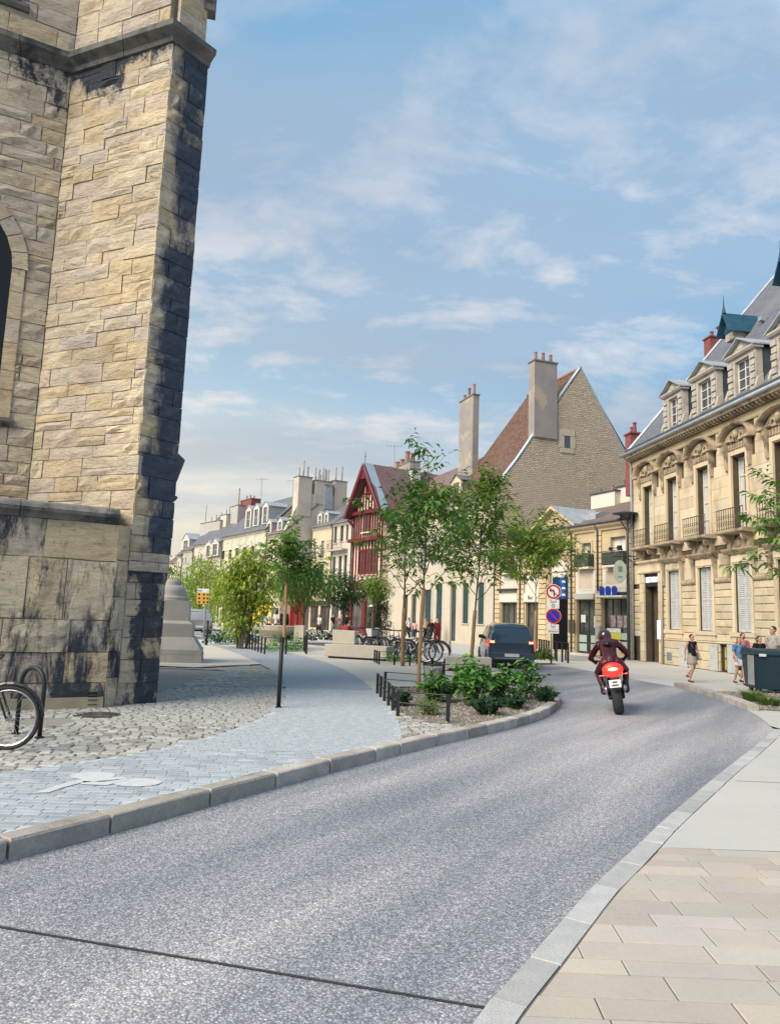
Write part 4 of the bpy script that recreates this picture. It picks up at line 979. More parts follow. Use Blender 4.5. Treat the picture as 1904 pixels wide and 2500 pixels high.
# upper windows
rz = random.Random(3)
for k, b in enumerate(bays):
    u0, u1, z0, z1 = b-.46, b+.46, 5.42, 8.28
    window(ht, u0+.02, u1-.02, z0, z1, y=.26, fr=.07, mull=1, trans=3, curtain=k in (0, 1, 2, 3), depth=.06)
    # chambranle and pilaster strips
    mb = MB(); mb.box(b-.62, b-.46, -.06, .03, 4.98, 8.34); mb.box(b+.46, b+.62, -.06, .03, 4.98, 8.34); mb.box(b-.62, b+.62, -.062, .03, 8.342, 8.52)
    ch = mb.build('window_surround', m_hstone, ht)
    mb = MB()
    for s_ in (-1, 1):
        x = b+s_*.73; mb = MB(); mb.prismx([(-.0, 7.75), (-.08, 7.8), (-.12, 8.05), (-.09, 8.3), (-.22, 8.6), (-.24, 8.82), (.03, 8.82), (.03, 7.75)], x-.08, x+.08)
        mb.build('console', m_hcarve, ch)
    # frieze panel
    mb = MB(); mb.box(b-.62, b+.62, -.05, .03, 8.53, 8.80)
    for i in range(7): x = b-.5+i/6*1.0; mb.box(x-.05, x+.05, -.10, -.05, 8.56, 8.78)
    mb.build('carved_frieze', m_hcarve, ch)
    # segmental pediment
    R_ = .98; zc = 8.84; mb = MB(); seg = 14; hgt = .62; prof = [(0, -.05), (0, -.22), (.05, -.30), (.12, -.32), (.12, .03)]
    for i in range(seg):
        a0 = PI*i/seg; a1 = PI*(i+1)/seg; vs = []
        for a in (a0, a1):
            for d, y_ in [(0, .03)]+prof: vs.append((b+(R_-.02+d)*math.cos(a), y_, zc+.02+(hgt-.02+d)*math.sin(a)))
        n = 6; mb.add(vs, [(j, (j+1) % n, n+(j+1) % n, n+j) for j in range(n)])
    mb.build('arched_pediment', m_hcarve, ch)
    mb = MB(); 
    for s_ in (-1, 1): mb.box(min(b+s_*.66, b+s_*1.10), max(b+s_*.66, b+s_*1.10), -.30, .03, 8.82, 8.93)
    pts = [(b+.9*math.cos(PI*i/12), zc+.55*math.sin(PI*i/12)) for i in range(13)]; mb.prismy(pts, -.04, .028)
    mb.ball((b, -.12, zc+.30), (.13, .10, .18), 8, 6)
    for s_ in (-1, 1):
        mb.ring((b+s_*.32, -.08, zc+.18), .13, .045, 'y', 10, 5); mb.ball((b+s_*.58, -.08, zc+.10), (.12, .06, .07), 7, 5); mb.ball((b+s_*.2, -.1, zc+.05), (.10, .07, .06), 7, 5)
    mb.build('carved_tympanum', m_hcarve, ch)
    # balcony
    mb = MB(); mb.prismx([(.03, 5.24), (-.50, 5.26), (-.54, 5.30), (-.54, 5.38), (-.48, 5.40), (.03, 5.40)], b-.92, b+.92); bal = mb.build('balcony', m_hcarve, ht)
    railing(bal, b-.84, b+.84, 5.40, 6.20, -.46, step=.14, side=.0, ornate=True)
    mb = MB()
    for s_ in (-1, 1):
        x = b+s_*.60; mb = MB(); mb.prismx([(.03, 4.55), (-.08, 4.58), (-.16, 4.75), (-.15, 4.95), (-.34, 5.08), (-.44, 5.24), (.03, 5.24)], x-.10, x+.10)
        mb.ring((x, -.30, 5.10), .09, .05, 'x', 8, 5)
        mb.build('balcony_bracket', m_hcarve, bal)
    if k:
        mb = MB(); mb.prismy([(b-.46, 4.72), (b+.46, 4.72), (b+.30, 5.0), (b, 5.2), (b-.30, 5.0)], -.10, .02); mb.ball((b, -.12, 4.9), (.14, .07, .16), 8, 5); mb.build('carved_apron', m_hcarve, ch)
# ground floor windows with closed louvred shutters
for k, b in enumerate(gr_bays):
    z0, z1 = 1.56, 4.14
    shutter(ht, b-.49, b-.004, z0+.02, z1-.02, .10, m_shutw, n=34); shutter(ht, b+.004, b+.49, z0+.02, z1-.02, .10, m_shutw, n=34)
    mb = MB(); mb.box(b-.66, b-.50, -.05, .03, 1.56, 4.14); mb.box(b+.50, b+.66, -.05, .03, 1.56, 4.14); mb.box(b-.66, b+.66, -.052, .03, 4.142, 4.50); mb.box(b-.60, b+.60, -.085, -.052, 4.20, 4.44); mb.box(b-.09, b+.09, -.12, -.085, 4.18, 4.46)
    sr = mb.build('window_surround', m_hstone, ht)
    mb = MB(); mb.prismx([(.03, 4.50), (-.12, 4.50), (-.22, 4.60), (-.26, 4.66), (-.26, 4.71), (.03, 4.76)], b-.98, b+.98); mb.build('window_cornice', m_hcarve, sr)
    mb = MB()
    for s_ in (-1, 1):
        mb = MB(); mb.prismx([(.03, 3.55), (-.06, 3.60), (-.11, 3.95), (-.16, 4.35), (-.21, 4.50), (.03, 4.50)], b+s_*.80-.08, b+s_*.80+.08); mb.build('console', m_hcarve, sr)
    mb = MB(); mb.box(b-.80, b+.80, -.12, .12, 1.40, 1.555); mb.box(b-.7, b+.7, -.075, .03, 1.18, 1.398); mb.build('window_sill', m_hstone, sr)
# basement openings
m_shutg = mat('pale_panel_shutter', (.46, .48, .46), (.38, .40, .38), scale=5)
for a, b, z0, z1 in ((4.40, 5.02, .02, .96), (5.25, 5.52, .02, 1.0), (6.70, 7.27, .03, 1.06), (7.92, 8.42, .03, 1.08), (9.8, 10.3, .03, 1.1)): shutter(ht, a, b, z0, z1, -.115, m_shutg, louvre=False, name='basement_shutter')
window(ht, 7.35, 7.83, .05, 1.03, y=.08, mf=m_darkf, mull=1, trans=1, mg=mat('amber_window', (.42, .33, .06), (.30, .24, .07), rough=.3, scale=9, emis=(.8, .6, .08), estr=.12))
mb = MB(); mb.box(3.2, 3.7, -.075, -.055, .14, .62); gr_ = mb.build('air_grille', m_shutg, ht)
mb = MB()
for i in range(5): mb.box(3.26+i*.09, 3.30+i*.09, -.085, -.075, .2, .56)
mb.build('grille_slot', m_darkf, gr_)
# main cornice with modillions
cornice_run(ht, [(-.03, 9.50), (.05, 9.50), (.08, 9.56), (.06, 9.60), (.06, 9.72), (.12, 9.76), (-.03, 9.80)], 0, UE, m_hstone, 'architrave')
cornice_run(ht, [(-.03, 9.80), (.14, 9.80), (.16, 9.92), (.44, 9.94), (.46, 10.02), (.52, 10.10), (-.03, 10.12)], 0, UE, m_hcarve, 'cornice')
for i in range(74):
    x = .12+i*.228
    mb = MB(); mb.prismx([(-.16, 9.80), (-.22, 9.79), (-.36, 9.86), (-.40, 9.935), (-.16, 9.935)], x-.045, x+.045); mb.build('modillion', m_hcarve, ht)
gutter(ht, -.25, UE, -.52, 10.14, m_zinc, .085)
# roof: steep slate slope with a blocking course, hipped at the left end
RY0, RZ0, RY1, RZ1 = -.35, 10.16, 8.9, 21.6
sl = slope_len(RY0, RZ0, RY1, RZ1)
roof_slab(ht, [(-.2, 0), (UE, 0), (UE, sl), (.6, sl)], RY0, RZ0, RY1, RZ1, m_slate)
mb = MB(); mb.add([(-.2, RY0, RZ0), (.6, RY1, RZ1), (-.2, 18, RZ0)], [(0, 1, 2)]); mb.build('roof_end', m_slate, ht)
mb = MB(); mb.tube([(-.2, RY0, RZ0+.04), (.6, RY1, RZ1+.04)], .09, 6); mb.build('roof_verge', m_zinc, ht)
mb = MB(); mb.box(-.1, UE, -.38, -.12, 10.2, 10.42); mb.build('blocking_course', m_lead, ht)
def ryz(z): return RY0+(z-RZ0)*(RY1-RY0)/(RZ1-RZ0)
m_dstone = mat('dormer_limestone', (.46, .42, .36), (.36, .335, .30), rough=.85, scale=2.5, fine=.15, fscale=30, bump=.35, bscale=25, third=(.22, .20, .18), tscale=1.8, tlo=.56, thi=.74)
for k, (b, w) in enumerate(((4.05, 1.12), (6.62, 1.3), (9.25, 1.22), (11.9, 1.2), (14.3, 1.2))):
    z0, z1 = 10.42, 12.02; y = .02; u0, u1 = b-w/2-.25, b+w/2+.25; depth = 2.6
    mb = MB()
    mb.box(u0, u0+.40, y, y+.28, z0, z1+.16); mb.box(u1-.40, u1, y, y+.28, z0, z1+.16); mb.box(u0+.40, u1-.40, y+.003, y+.28, z1, z1+.16); mb.box(u0+.40, u1-.40, y-.04, y+.28, z0, z0+.12)
    for x in (u0+.02, u1-.30):
        for j in range(6): mb.box(x, x+.28, y-.05-(j % 2)*.03, y, z0+.1+j*.26, z0+.30+j*.26)
    mb.prismx([(y+.28, z1+.16), (y-.10, z1+.16), (y-.16, z1+.24), (y-.16, z1+.30), (y+.28, z1+.30)], u0-.10, u1+.10)
    c = (u0+u1)/2; pk = .46
    mb.prismy([(u0+.02, z1+.30), (u1-.02, z1+.30), (c, z1+.30+pk)], y, y+.28); mb.ball((c, y-.02, z1+.44), (.20, .06, .12), 8, 5)
    d = mb.build('dormer', m_dstone, ht)
    window(d, u0+.40, u1-.40, z0+.12, z1, y+.14, fr=.05, mull=1, trans=3)
    for x in (u0-.14, u1+.02): mb = MB(); mb.prismx([(y+.2, z0), (y-.06, z0), (y-.12, z0+.25), (y, z0+.6), (y+.2, z0+.75)], x, x+.12); mb.build('dormer_scroll', m_dstone, d)
    mb = MB(); mb.box(u0+.03, u0+.10, y+.28, y+depth, z0-.1, z1+.20); mb.build('dormer_cheek', m_lead, d); mb = MB(); mb.box(u1-.10, u1-.03, y+.28, y+depth, z0-.1, z1+.20); mb.build('dormer_cheek', m_lead, d)
    mb = MB(); o = .14
    for a, za, b2, zb in ((u0-o, z1+.26, c, z1+.34+pk), (u1+o, z1+.26, c, z1+.34+pk)):
        mb.add([(a, y-.2, za), (b2, y-.2, zb), (b2, y+depth, zb), (a, y+depth, za), (a, y-.2, za+.06), (b2, y-.2, zb+.06), (b2, y+depth, zb+.06), (a, y+depth, za+.06)],
               [(0, 1, 2, 3), (4, 5, 6, 7), (0, 1, 5, 4), (1, 2, 6, 5), (2, 3, 7, 6), (3, 0, 4, 7)])
    mb.build('dormer_roof', m_zinc, d)
# blue-grey upper lucarnes with a spike
m_teal = mat('patinated_blue_metal', (.014, .06, .10), (.025, .085, .13), rough=.6, scale=3)
for b, zz in ((3.45, 15.25), (5.6, 17.1)):
    y = ryz(zz)-.75; mb = MB()
    mb.prismy([(b-.32, zz), (b+.32, zz), (b+.32, zz+.5), (b-.32, zz+.5)], y+.25, y+1.6); l_ = mb.build('lucarne', m_dstone, ht)
    mb = MB(); o = .55
    for s_ in (-1, 1):
        mb.add([(b+s_*o, y-.1, zz+.28), (b, y-.1, zz+1.35), (b, y+1.7, zz+1.35), (b+s_*o, y+1.7, zz+.28), (b+s_*(o-.07), y-.1, zz+.28), (b, y-.1, zz+1.25), (b, y+1.7, zz+1.25), (b+s_*(o-.07), y+1.7, zz+.28)],
               [(0, 1, 2, 3), (4, 5, 6, 7), (0, 1, 5, 4), (2, 3, 7, 6), (3, 0, 4, 7)])
    mb.prismy([(b-.42, zz+.4), (b+.42, zz+.4), (b, zz+1.2)], y+.2, y+.3)
    mb.lathe([(.10, zz+1.33), (.03, zz+1.7), (.005, zz+2.25)], 6, c=(b, y, 0)); mb.build('lucarne_roof', m_teal, l_)
for b, zz in ((4.8, 15.7), (1.95, 16.1), (6.5, 13.6)):
    y = ryz(zz); mb = MB(); mb.prismx([(y, zz), (y-.22, zz+.05), (y-.2, zz+.22), (y+.15, zz+.25)], b-.12, b+.12); mb.build('roof_vent', m_zinc, ht)
# red chimneys behind the roof
for (x0, x1, yt, yb, Yd, pots) in ((1724, 1752, 828, 900, 43.0, 1), (1757, 1769, 797, 850, 44.5, 0), (1531, 1560, 1062, 1110, 41.5, 2)):
    a = atY(x0, yt, Yd); b = atY(x1, yb, Yd); M_ = ht.matrix_basis.inverted(); q = M_ @ Vector(((a.x+b.x)/2, Yd, 0)); w = (b.x-a.x)/2
    chimney(ht, q.x-.35, q.x+.35, q.y-w, q.y+w, 9.0 if pots == 2 else 14.5, a.z, m_redch, pots=pots, mp=m_redch, cap=m_redch, ph=.5, pr=.12)
# downpipes
pipe(ht, [(.05, -.45, 10.1), (.05, -.12, 9.7), (.05, -.10, 4.9), (.1, -.12, .1)], m_zinc, .06)
pipe(ht, [(2.98, -.10, 4.9), (2.98, -.14, 2.6), (2.98, -.14, .05)], mat('pale_painted_pipe', (.40, .36, .30), scale=3), .055)
# ================================================================ LOW BUILDING WITH PEDIMENT
m_lstone = mat('yellow_limestone', (.52, .41, .255), (.45, .36, .235), rough=.85, scale=1.6, fine=.12, fscale=30, bump=.25, bscale=25, rnd=.10, third=(.37, .29, .18), tscale=1.2, tlo=.56, thi=.75)
m_lrender = mat('pale_render', (.60, .56, .49), (.53, .50, .44), scale=1.2, fine=.06, fscale=20, rnd=.04)
m_tile = mat_brick('flat_brown_tile', (.16, .115, .10), (.21, .145, .12), (.08, .06, .055), bw=.2, bh=.12, ms=.008, rough=.75, bump=.5, axes='xy', third=(.13, .115, .11), tscale=.4)
m_recess_shadow = mat('recess_shadow', (.16, .12, .075), scale=3)
FL = Fac((12.1-.45*12, 36.6+12), (12.12, 36.55))
uL = FL.u(1208, 1500)
Lb = Bld('pedimented_shop_house', 'low yellow stone building with triangular pediment and ground floor shops beside the mansion', 'building', FL, uL)
lt = Lb.t; LW = FL.L-uL
def lr(*a): return Lb.r(*a)
o_arch = lr(1343, 1384, 1345, 1396); w1 = lr(1422, 1443, 1325, 1376); w2 = lr(1491, 1528, 1316, 1370); w0 = lr(1238, 1258, 1352, 1400)
s1 = lr(1406, 1454, 1475, 1588); s2 = lr(1471, 1530, 1470, 1586); s3 = lr(1222, 1262, 1490, 1572); s4 = lr(1282, 1314, 1491, 1575); s0 = (o_arch[0]-.05, o_arch[1]+.1, 0, 3.3)
z_e = 6.95
def fx(o, z0=None, z1=None): return (o[0], o[1], z0 if z0 is not None else o[2], z1 if z1 is not None else o[3])
w1 = fx(w1, 4.7, 6.0); w2 = fx(w2, 4.7, 6.15); w0 = fx(w0, 4.7, 6.0); s1 = fx(s1, .12, 2.95); s2 = fx(s2, .45, 3.0); s3 = fx(s3, .45, 2.8); s4 = fx(s4, .12, 2.8)
ops = [w0, w1, w2, s1, s2, s3, s4]
mb = MB(); wall_cells(mb, 0, LW, -.1, z_e, ops, y=0, rev=.3); mb.build('wall', m_lstone, lt)
mb = MB(); mb.box(0, LW, .5, 8.5, -.1, 6.9); mb.build('inner_wall', m_recess_shadow, lt)
for o in (w0, w1, w2):
    window(lt, o[0], o[1], o[2], o[3], y=.16, mull=1, trans=1, mg=mat('drawn_blind', (.62, .61, .57)) if o is w2 else m_glass, curtain=o is w1); surround(lt, *o, .12, m_lstone, proud=.045, sill=False)
    mb = MB(); mb.box(o[0]-.25, o[1]+.25, -.42, 0, 4.58, 4.68); bl = mb.build('balcony', m_lrender, lt)
    mb = MB(); mb.box(o[0]-.22, o[1]+.22, -.40, -.37, 4.70, 5.35); mb.box(o[0]-.22, o[0]-.19, -.37, 0, 4.70, 5.35); mb.box(o[1]+.19, o[1]+.22, -.37, 0, 4.70, 5.35); mb.build('balcony_screen', mat('dark_green_screen', (.035, .05, .045), (.06, .08, .07), scale=9), bl)
    railing(bl, o[0]-.22, o[1]+.22, 4.69, 5.40, -.415, step=.12, side=None)
# pale rendered recesses above the shops
for o in (s1, s2, s3, s4):
    mb = MB(); mb.box(o[0]+.0, o[1]-.0, -.02, .05, o[3]+.30, 4.50); mb.box(o[0]+.25, o[1]-.25, -.035, -.02, o[3]+.5, 4.40); mb.build('rendered_panel', m_lrender if o in (s3, s4) else m_lrender, lt)
mb = MB(); a = s1[0]+.25; b = s1[1]-.3; mb.box(a, b, -.042, -.036, s1[3]+.6, 4.40); mb.build('panel_inset', mat('pinkish_render', (.50, .41, .33), (.45, .37, .30), scale=2), lt)
mb = MB(); a = s2[0]+.3; b = s2[1]-.3; mb.box(a, b, -.042, -.036, s2[3]+.75, 4.40); mb.build('panel_inset', MATS['pinkish_render'], lt)
# banded pilasters
pil = [lr(1386, 1404, 1400, 1590)[:2], lr(1455, 1470, 1400, 1590)[:2], lr(1533, 1547, 1400, 1590)[:2], lr(1316, 1334, 1400, 1590)[:2], lr(1209, 1221, 1450, 1580)[:2], lr(1264, 1280, 1450, 1580)[:2]]
for k, (a, b) in enumerate(pil):
    top = 6.6 if k < 4 else 4.5
    n = int(top/.30)
    for i in range(n): 
        mb = MB(); z = .05+i*(top-.05)/n; mb.bbox(a, b, -.10, .0, z+.014, z+(top-.05)/n-.014, .02); mb.build('banded_block', m_lstone, lt)
    mb = MB(); mb.box(a-.02, b+.02, -.13, 0, -.05, .05); mb.build('pilaster_base', m_lstone, lt)
# flat arch niche over the passage, its shade painted dark, with radiating stones
ac = (o_arch[0]+o_arch[1])/2; ar = (o_arch[1]-o_arch[0])/2+.08; az = 4.55
mb = MB(); pts = [(ac+ar*math.cos(PI*i/14), az+ar*1.0*math.sin(PI*i/14)) for i in range(15)]; mb.prismy([(ac-ar, 3.9)]+[(ac+ar, 3.9)]+pts, -.01, .0); mb.build('niche_shade', m_recess_shadow, lt)
mb = MB(); r2 = ar-.16; pts = [(ac+.08+r2*math.cos(PI*i/14), az+r2*math.sin(PI*i/14)) for i in range(15)]; mb.prismy([(ac+.08-r2, 3.9), (ac+.08+r2, 3.9)]+pts, -.025, -.012); mb.build('niche_panel', m_lrender, lt)
for i in range(11):
    a0, a1 = PI*(i+.04)/11, PI*(i+.96)/11; ro = ar+(.55 if i % 2 else .42); mb = MB()
    mb.prismy([(ac+ar*math.cos(a0), az+ar*math.sin(a0)), (ac+ro*math.cos(a0), az+ro*math.sin(a0)), (ac+ro*math.cos(a1), az+ro*math.sin(a1)), (ac+ar*math.cos(a1), az+ar*math.sin(a1))], -.08, 0); mb.build('arch_stone', m_lstone, lt)
ashlar(lt, m_lstone, o_arch[1]+.15, pil[0][0], .05, 6.3, .32, .5, [], proud=.05, cham=.015, joint=.014)
ashlar(lt, m_lstone, pil[3][1], o_arch[0]-.18, .05, 6.3, .32, .4, [], proud=.05, cham=.015, joint=.014)
# cornice, pediment, roof
cornice_run(lt, [(0, 6.55), (.10, 6.57), (.12, 6.66), (.30, 6.78), (.34, 6.90), (0, 6.96)], 0, LW, m_lstone)
for z in (4.5,): cornice_run(lt, [(0, z), (.06, z+.01), (.10, z+.06), (0, z+.08)], 0, w1[0]-.4, m_lstone, 'string_course')
pc = Lb.p(1357, 1300)[0]; pw = 1.95
mb = MB(); mb.prismy([(pc-pw, 6.97), (pc+pw, 6.97), (pc, 8.15)], -.10, .1); pd = mb.build('pediment', m_lstone, lt)
mb = MB()
for s_ in (-1, 1): mb.add([(pc+s_*(pw+.18), y_, 6.93+dz) for y_, dz in ((-.42, 0), (-.42, .16), (.2, .16), (.2, 0))]+[(pc, y_, 8.18+dz) for y_, dz in ((-.42, 0), (-.42, .16), (.2, .16), (.2, 0))], [(0, 1, 2, 3), (4, 5, 6, 7), (0, 1, 5, 4), (1, 2, 6, 5), (2, 3, 7, 6), (3, 0, 4, 7)])
mb.build('raking_cornice', m_lstone, pd)
mb = MB()
for s_ in (-1, 1): mb.add([(pc+s_*(pw+.2), -.44, 7.10), (pc, -.44, 8.36), (pc, 3.2, 8.36), (pc+s_*(pw+.2), .2, 7.10)], [(0, 1, 2, 3)])
mb.build('pediment_roof', m_zinc, pd)
mb = MB(); mb.ball((pc, -.10, 7.5), (.06, .03, .06), 8, 5); mb.build('oculus', m_recess_shadow, pd)
L_ = slope_len(-.35, 6.98, 4.2, 8.9)
roof_slab(lt, [(-.2, 0), (LW+.0, 0), (LW+.0, L_), (.4, L_)], -.35, 6.98, 4.2, 8.9, m_tile)
mb = MB(); mb.add([(0, 4.2, 8.9), (LW, 4.2, 8.9), (LW, 8.6, 7.0), (0, 8.6, 7.0)], [(0, 1, 2, 3)]); mb.build('rear_roof', m_tile, lt)
gutter(lt, -.1, LW, -.38, 6.95, m_lead, .07)
for (x0, x1, yt, yb, yy) in ((1442, 1500, 1200, 1240, 3.6), (1505, 1541, 1184, 1225, 4.0)):
    r_ = Lb.r(x0, x1, yt, yb, yy); chimney(lt, r_[0], r_[1], yy, yy+.6, 8.2, r_[3]-.1, m_lrender, pots=2, cap=m_lead, ph=.32, pr=.10)
for (x0, x1, yt, yb) in ((1452, 1478, 1246, 1270),):
    r_ = Lb.r(x0, x1, yt, yb, 1.2); mb = MB(); mb.prismx([(.5, 7.35), (.5, 7.6), (.9, 7.8), (1.6, 7.8), (1.6, 7.35)], r_[0], r_[1]); mb.build('roof_hatch', m_zinc, lt)
for px_ in (1399, 1463, 1275): x = Lb.p(px_, 1300)[0]; pipe(lt, [(x, -.36, 6.9), (x, -.16, 6.5), (x, -.16, 3.4 if px_ == 1463 else .1)], m_lead, .045)
# shopfronts
def shop(par, o, y, mf, mull, trans, mg=None): return window(par, o[0]+.02, o[1]-.02, o[2], o[3], y=y, fr=.06, mull=mull, trans=trans, mf=mf, mg=mg or m_glass_shop, depth=.06)
sh1 = shop(lt, s1, .18, m_darkf, 1, 0); sh2 = shop(lt, s2, .12, m_darkf, 2, 0); sh3 = shop(lt, s3, .14, m_darkf, 2, 0); sh4 = shop(lt, s4, .14, m_darkf, 1, 0)
m_mint = mat('mint_film_panel', (.40, .48, .45), (.36, .44, .42), scale=3, rough=.5)
for o, ys in ((s1, (.10,)), (s2, (.06,))):
    y = ys[0]
    n = 2 if o is s1 else 1
    if o is s1:
        for (a, b) in ((o[0]+.08, o[0]+.08+.38*(o[1]-o[0])), (o[1]-.36*(o[1]-o[0]), o[1]-.06)):
            for z0, z1 in ((.22, .62), (.70, 1.08)): mb = MB(); mb.box(a, b, y+.05, y+.07, z0, z1); mb.build('film_panel', m_mint, lt)
    else:
        a = o[0]+.62*(o[1]-o[0])
        for z0, z1 in ((.50, .85), (.95, 1.28)): mb = MB(); mb.box(a, o[1]-.08, y+.03, y+.05, z0, z1); mb.build('film_panel', m_mint, lt)
m_post = mat('faded_poster', (.42, .33, .31), (.14, .11, .13), scale=7, detail=6)
m_postw = mat('pale_poster', (.60, .60, .58), (.38, .40, .42), scale=9, mixlo=.5, mixhi=.75)
def poster(o, fa, fb, z0, z1, m, y): mb = MB(); a = o[0]+(o[1]-o[0])*fa; b = o[0]+(o[1]-o[0])*fb; mb.box(a, b, y, y+.01, z0, z1); return mb.build('poster', m, lt)
for fa, fb in ((.28, .50), (.55, .76), (.80, .95)): poster(s2, fa, fb, 1.55, 2.15, m_post, .085)
poster(s1, .14, .38, 1.75, 2.15, m_postw, .145); poster(s1, .80, .97, 1.5, 2.1, m_postw, .145)
poster(s2, .02, .72, .95, 1.28, mat('lime_yellow_banner', (.50, .50, .06)), .065); poster(s2, .12, .70, 1.29, 1.50, m_postw, .065); poster(s2, .20, .62, .46, .93, m_postw, .07)
mb = MB(); mb.bbox(s1[0], s1[1]-.05, -.14, .0, 2.97, 3.28, .02); mb.build('roller_blind_box', mat('light_grey_metal', (.36, .37, .36), rough=.5), lt)
mb = MB(); mb.bbox(s2[0]-.06, s2[1]+.12, -.45, .0, 3.04, 3.14, .02); shelf = mb.build('canopy', m_whitef, lt)
mb = MB(); mb.box(s2[0], s2[1], -.06, 0, 3.18, 3.32); mb.build('canopy_back', m_darkf, shelf)
m_blue = mat('blue_sign', (.012, .03, .30), rough=.4)
a = s2[0]+.16; 
for i in range(3):
    x = a+.20+i*.47; mb = MB(); pts = [(x-.19, 3.16)]+[(x+.19*math.cos(PI-PI*t/8), 3.42+.20*math.sin(PI*t/8)) for t in range(9)]+[(x+.19, 3.16)]
    mb.prismy(pts, -.40, -.34); lo = mb.build('logo_shape', m_blue, shelf)
    mb = MB(); mb.prismy([(x-.22, 3.17), (x-.12, 3.17), (x-.17, 3.42)], -.415, -.402); mb.build('logo_shape', mat('pale_blue_sign', (.5, .55, .75), rough=.4), lo)
for o, nm in ((s3, ''), (s4, '')):
    mb = MB(); mb.bbox(o[0]-.08, o[1]+.08, -.12, -.02, 2.84, 3.38, .02); mb.build('fascia_board', mat('cream_fascia', (.58, .57, .50), (.52, .51, .46), scale=2), lt)
text_mesh('Bar', .34, mat('dark_green_letters', (.03, .07, .05)), lt, ((s4[0]+s4[1])/2, -.13, 3.1), (PI/2, 0, 0), sx=1.1)
mb = MB(); mb.bbox(s3[0]-.1, s3[1]+.1, -.3, -.02, 3.55, 3.68, .02); mb.build('awning_case', m_darkf, lt)
mb = MB(); mb.box(s1[0]-.1, s1[1]+.1, -.35, .1, -.02, .12); mb.build('doorstep', m_lrender, lt)
mb = MB(); q = Lb.r(1455, 1465, 1528, 1556, -.2); mb.bbox(q[0], q[1], -.28, -.12, q[2], q[3], .02); mb.build('letter_box', mat('light_grey_metal', (.36, .37, .36), rough=.5), lt)
for px_ in (1399,): mb = MB(); q = Lb.r(1389, 1402, 1515, 1545, -.1); mb.box(q[0], q[1], -.16, -.11, q[2], q[3]); mb.build('plaque', m_hjoint, lt)

# ================================================================ BIG HOUSE WITH THE STONE GABLE
m_rubble = mat_brick('coursed_rubble_gable', (.60, .49, .36), (.46, .38, .285), (.25, .205, .16), bw=.34, bh=.125, ms=.016, rough=.9, bump=1.0, rnd=1.2, axes='xz', third=(.44, .38, .32), tscale=.25, tlo=.45, thi=.8, msmooth=.5)
m_bigtile = mat_brick('old_clay_plain_tile', (.115, .062, .048), (.22, .125, .092), (.045, .03, .025), bw=.20, bh=.15, ms=.012, rough=.85, bump=1.0, rnd=.9, axes='xy', third=(.14, .115, .10), tscale=.3, tlo=.5, thi=.75)
m_cream = mat('cream_render', (.50, .445, .355), (.44, .395, .32), scale=.7, fine=.04, fscale=15, third=(.50, .46, .38), tscale=.5, tlo=.58, thi=.8)
m_chim = mat('grey_rendered_chimney', (.25, .225, .22), (.31, .28, .26), scale=.8, third=(.40, .33, .25), tscale=.55, tlo=.56, thi=.62, bump=.2)
m_teald = mat('dark_teal_shutter', (.018, .05, .055), (.03, .07, .075), scale=4, rough=.55)
FW = Fac((7.12-.36*26, 47.95+26), (7.12, 47.95))
uE = FW.L; uS = FW.u(1100, 1230)
Wb = Bld('stone_gable_house', 'tall house with huge red brown tiled roof, rubble stone gable and two tall chimneys', 'house', FW, uS)
wt = Wb.t; WL = uE-uS
FG = Fac(tuple(FW.pt(uE).xy), tuple((FW.pt(uE)+FW.inw*15).xy))
def gp2(x, y): u, z = FG.px(x, y); return (u, z)
ap = gp2(1417, 900); ez = 10.15
outl = [gp2(*p) for p in ((1206, 1189), (1233, 1161), (1259, 1128), (1279, 1099), (1299, 1069), (1357, 985))]
outl[0] = (0, outl[0][1]); ez = outl[0][1]
rz_ = [(ap[0]*2-u, z) for u, z in reversed(outl)]
rz_right = [gp2(1528, 1112)]; rz_right.append((rz_right[0][0]+(rz_right[0][0]-ap[0])*.45, rz_right[0][1]-(ap[1]-rz_right[0][1])*.45))
poly = [(0, -.1)]+outl+[ap]+rz_right+[(rz_right[-1][0], -.1)]
mb = MB(); mb.prismy(poly, 0, .5); gw = mb.build('stone_gable', m_rubble, wt, loc=(WL, 0, 0), rot=(0, 0, PI/2))
print('gable apex', ap, 'eave', ez, 'right', rz_right)
# coping slabs along both rakes
mcop = mat('zinc_coping', (.27, .36, .42), (.34, .42, .47), rough=.5, metal=.2, scale=2)
mb = MB()
for pts in (outl+[ap], [ap]+rz_right):
    mb.tube([(u, .1, z+.08) for u, z in pts], .13, 5)
mb.build('gable_coping', mcop, gw)
# stone-framed little window
r_ = (gp2(1377, 1065), gp2(1391, 1065)); zz = (gp2(1384, 1093)[1], gp2(1384, 1065)[1])
a, b = r_[0][0], r_[1][0]
mb = MB(); mb.box(a-.35, b+.35, -.05, .0, zz[1]+.02, zz[1]+.42); mb.box(a-.40, a-.02, -.045, 0, zz[0]-.02, zz[1]); mb.box(b+.02, b+.40, -.045, 0, zz[0]-.02, zz[1]); mb.box(a-.3, b+.3, -.05, 0, zz[0]-.38, zz[0]-.04)
mb.build('window_surround', mat('pale_dressed_stone', (.52, .45, .34), (.45, .39, .30), scale=2), gw)
mb = MB(); mb.box(a, b, -.02, -.005, zz[0], zz[1]); mb.build('gable_window', m_glass, gw)
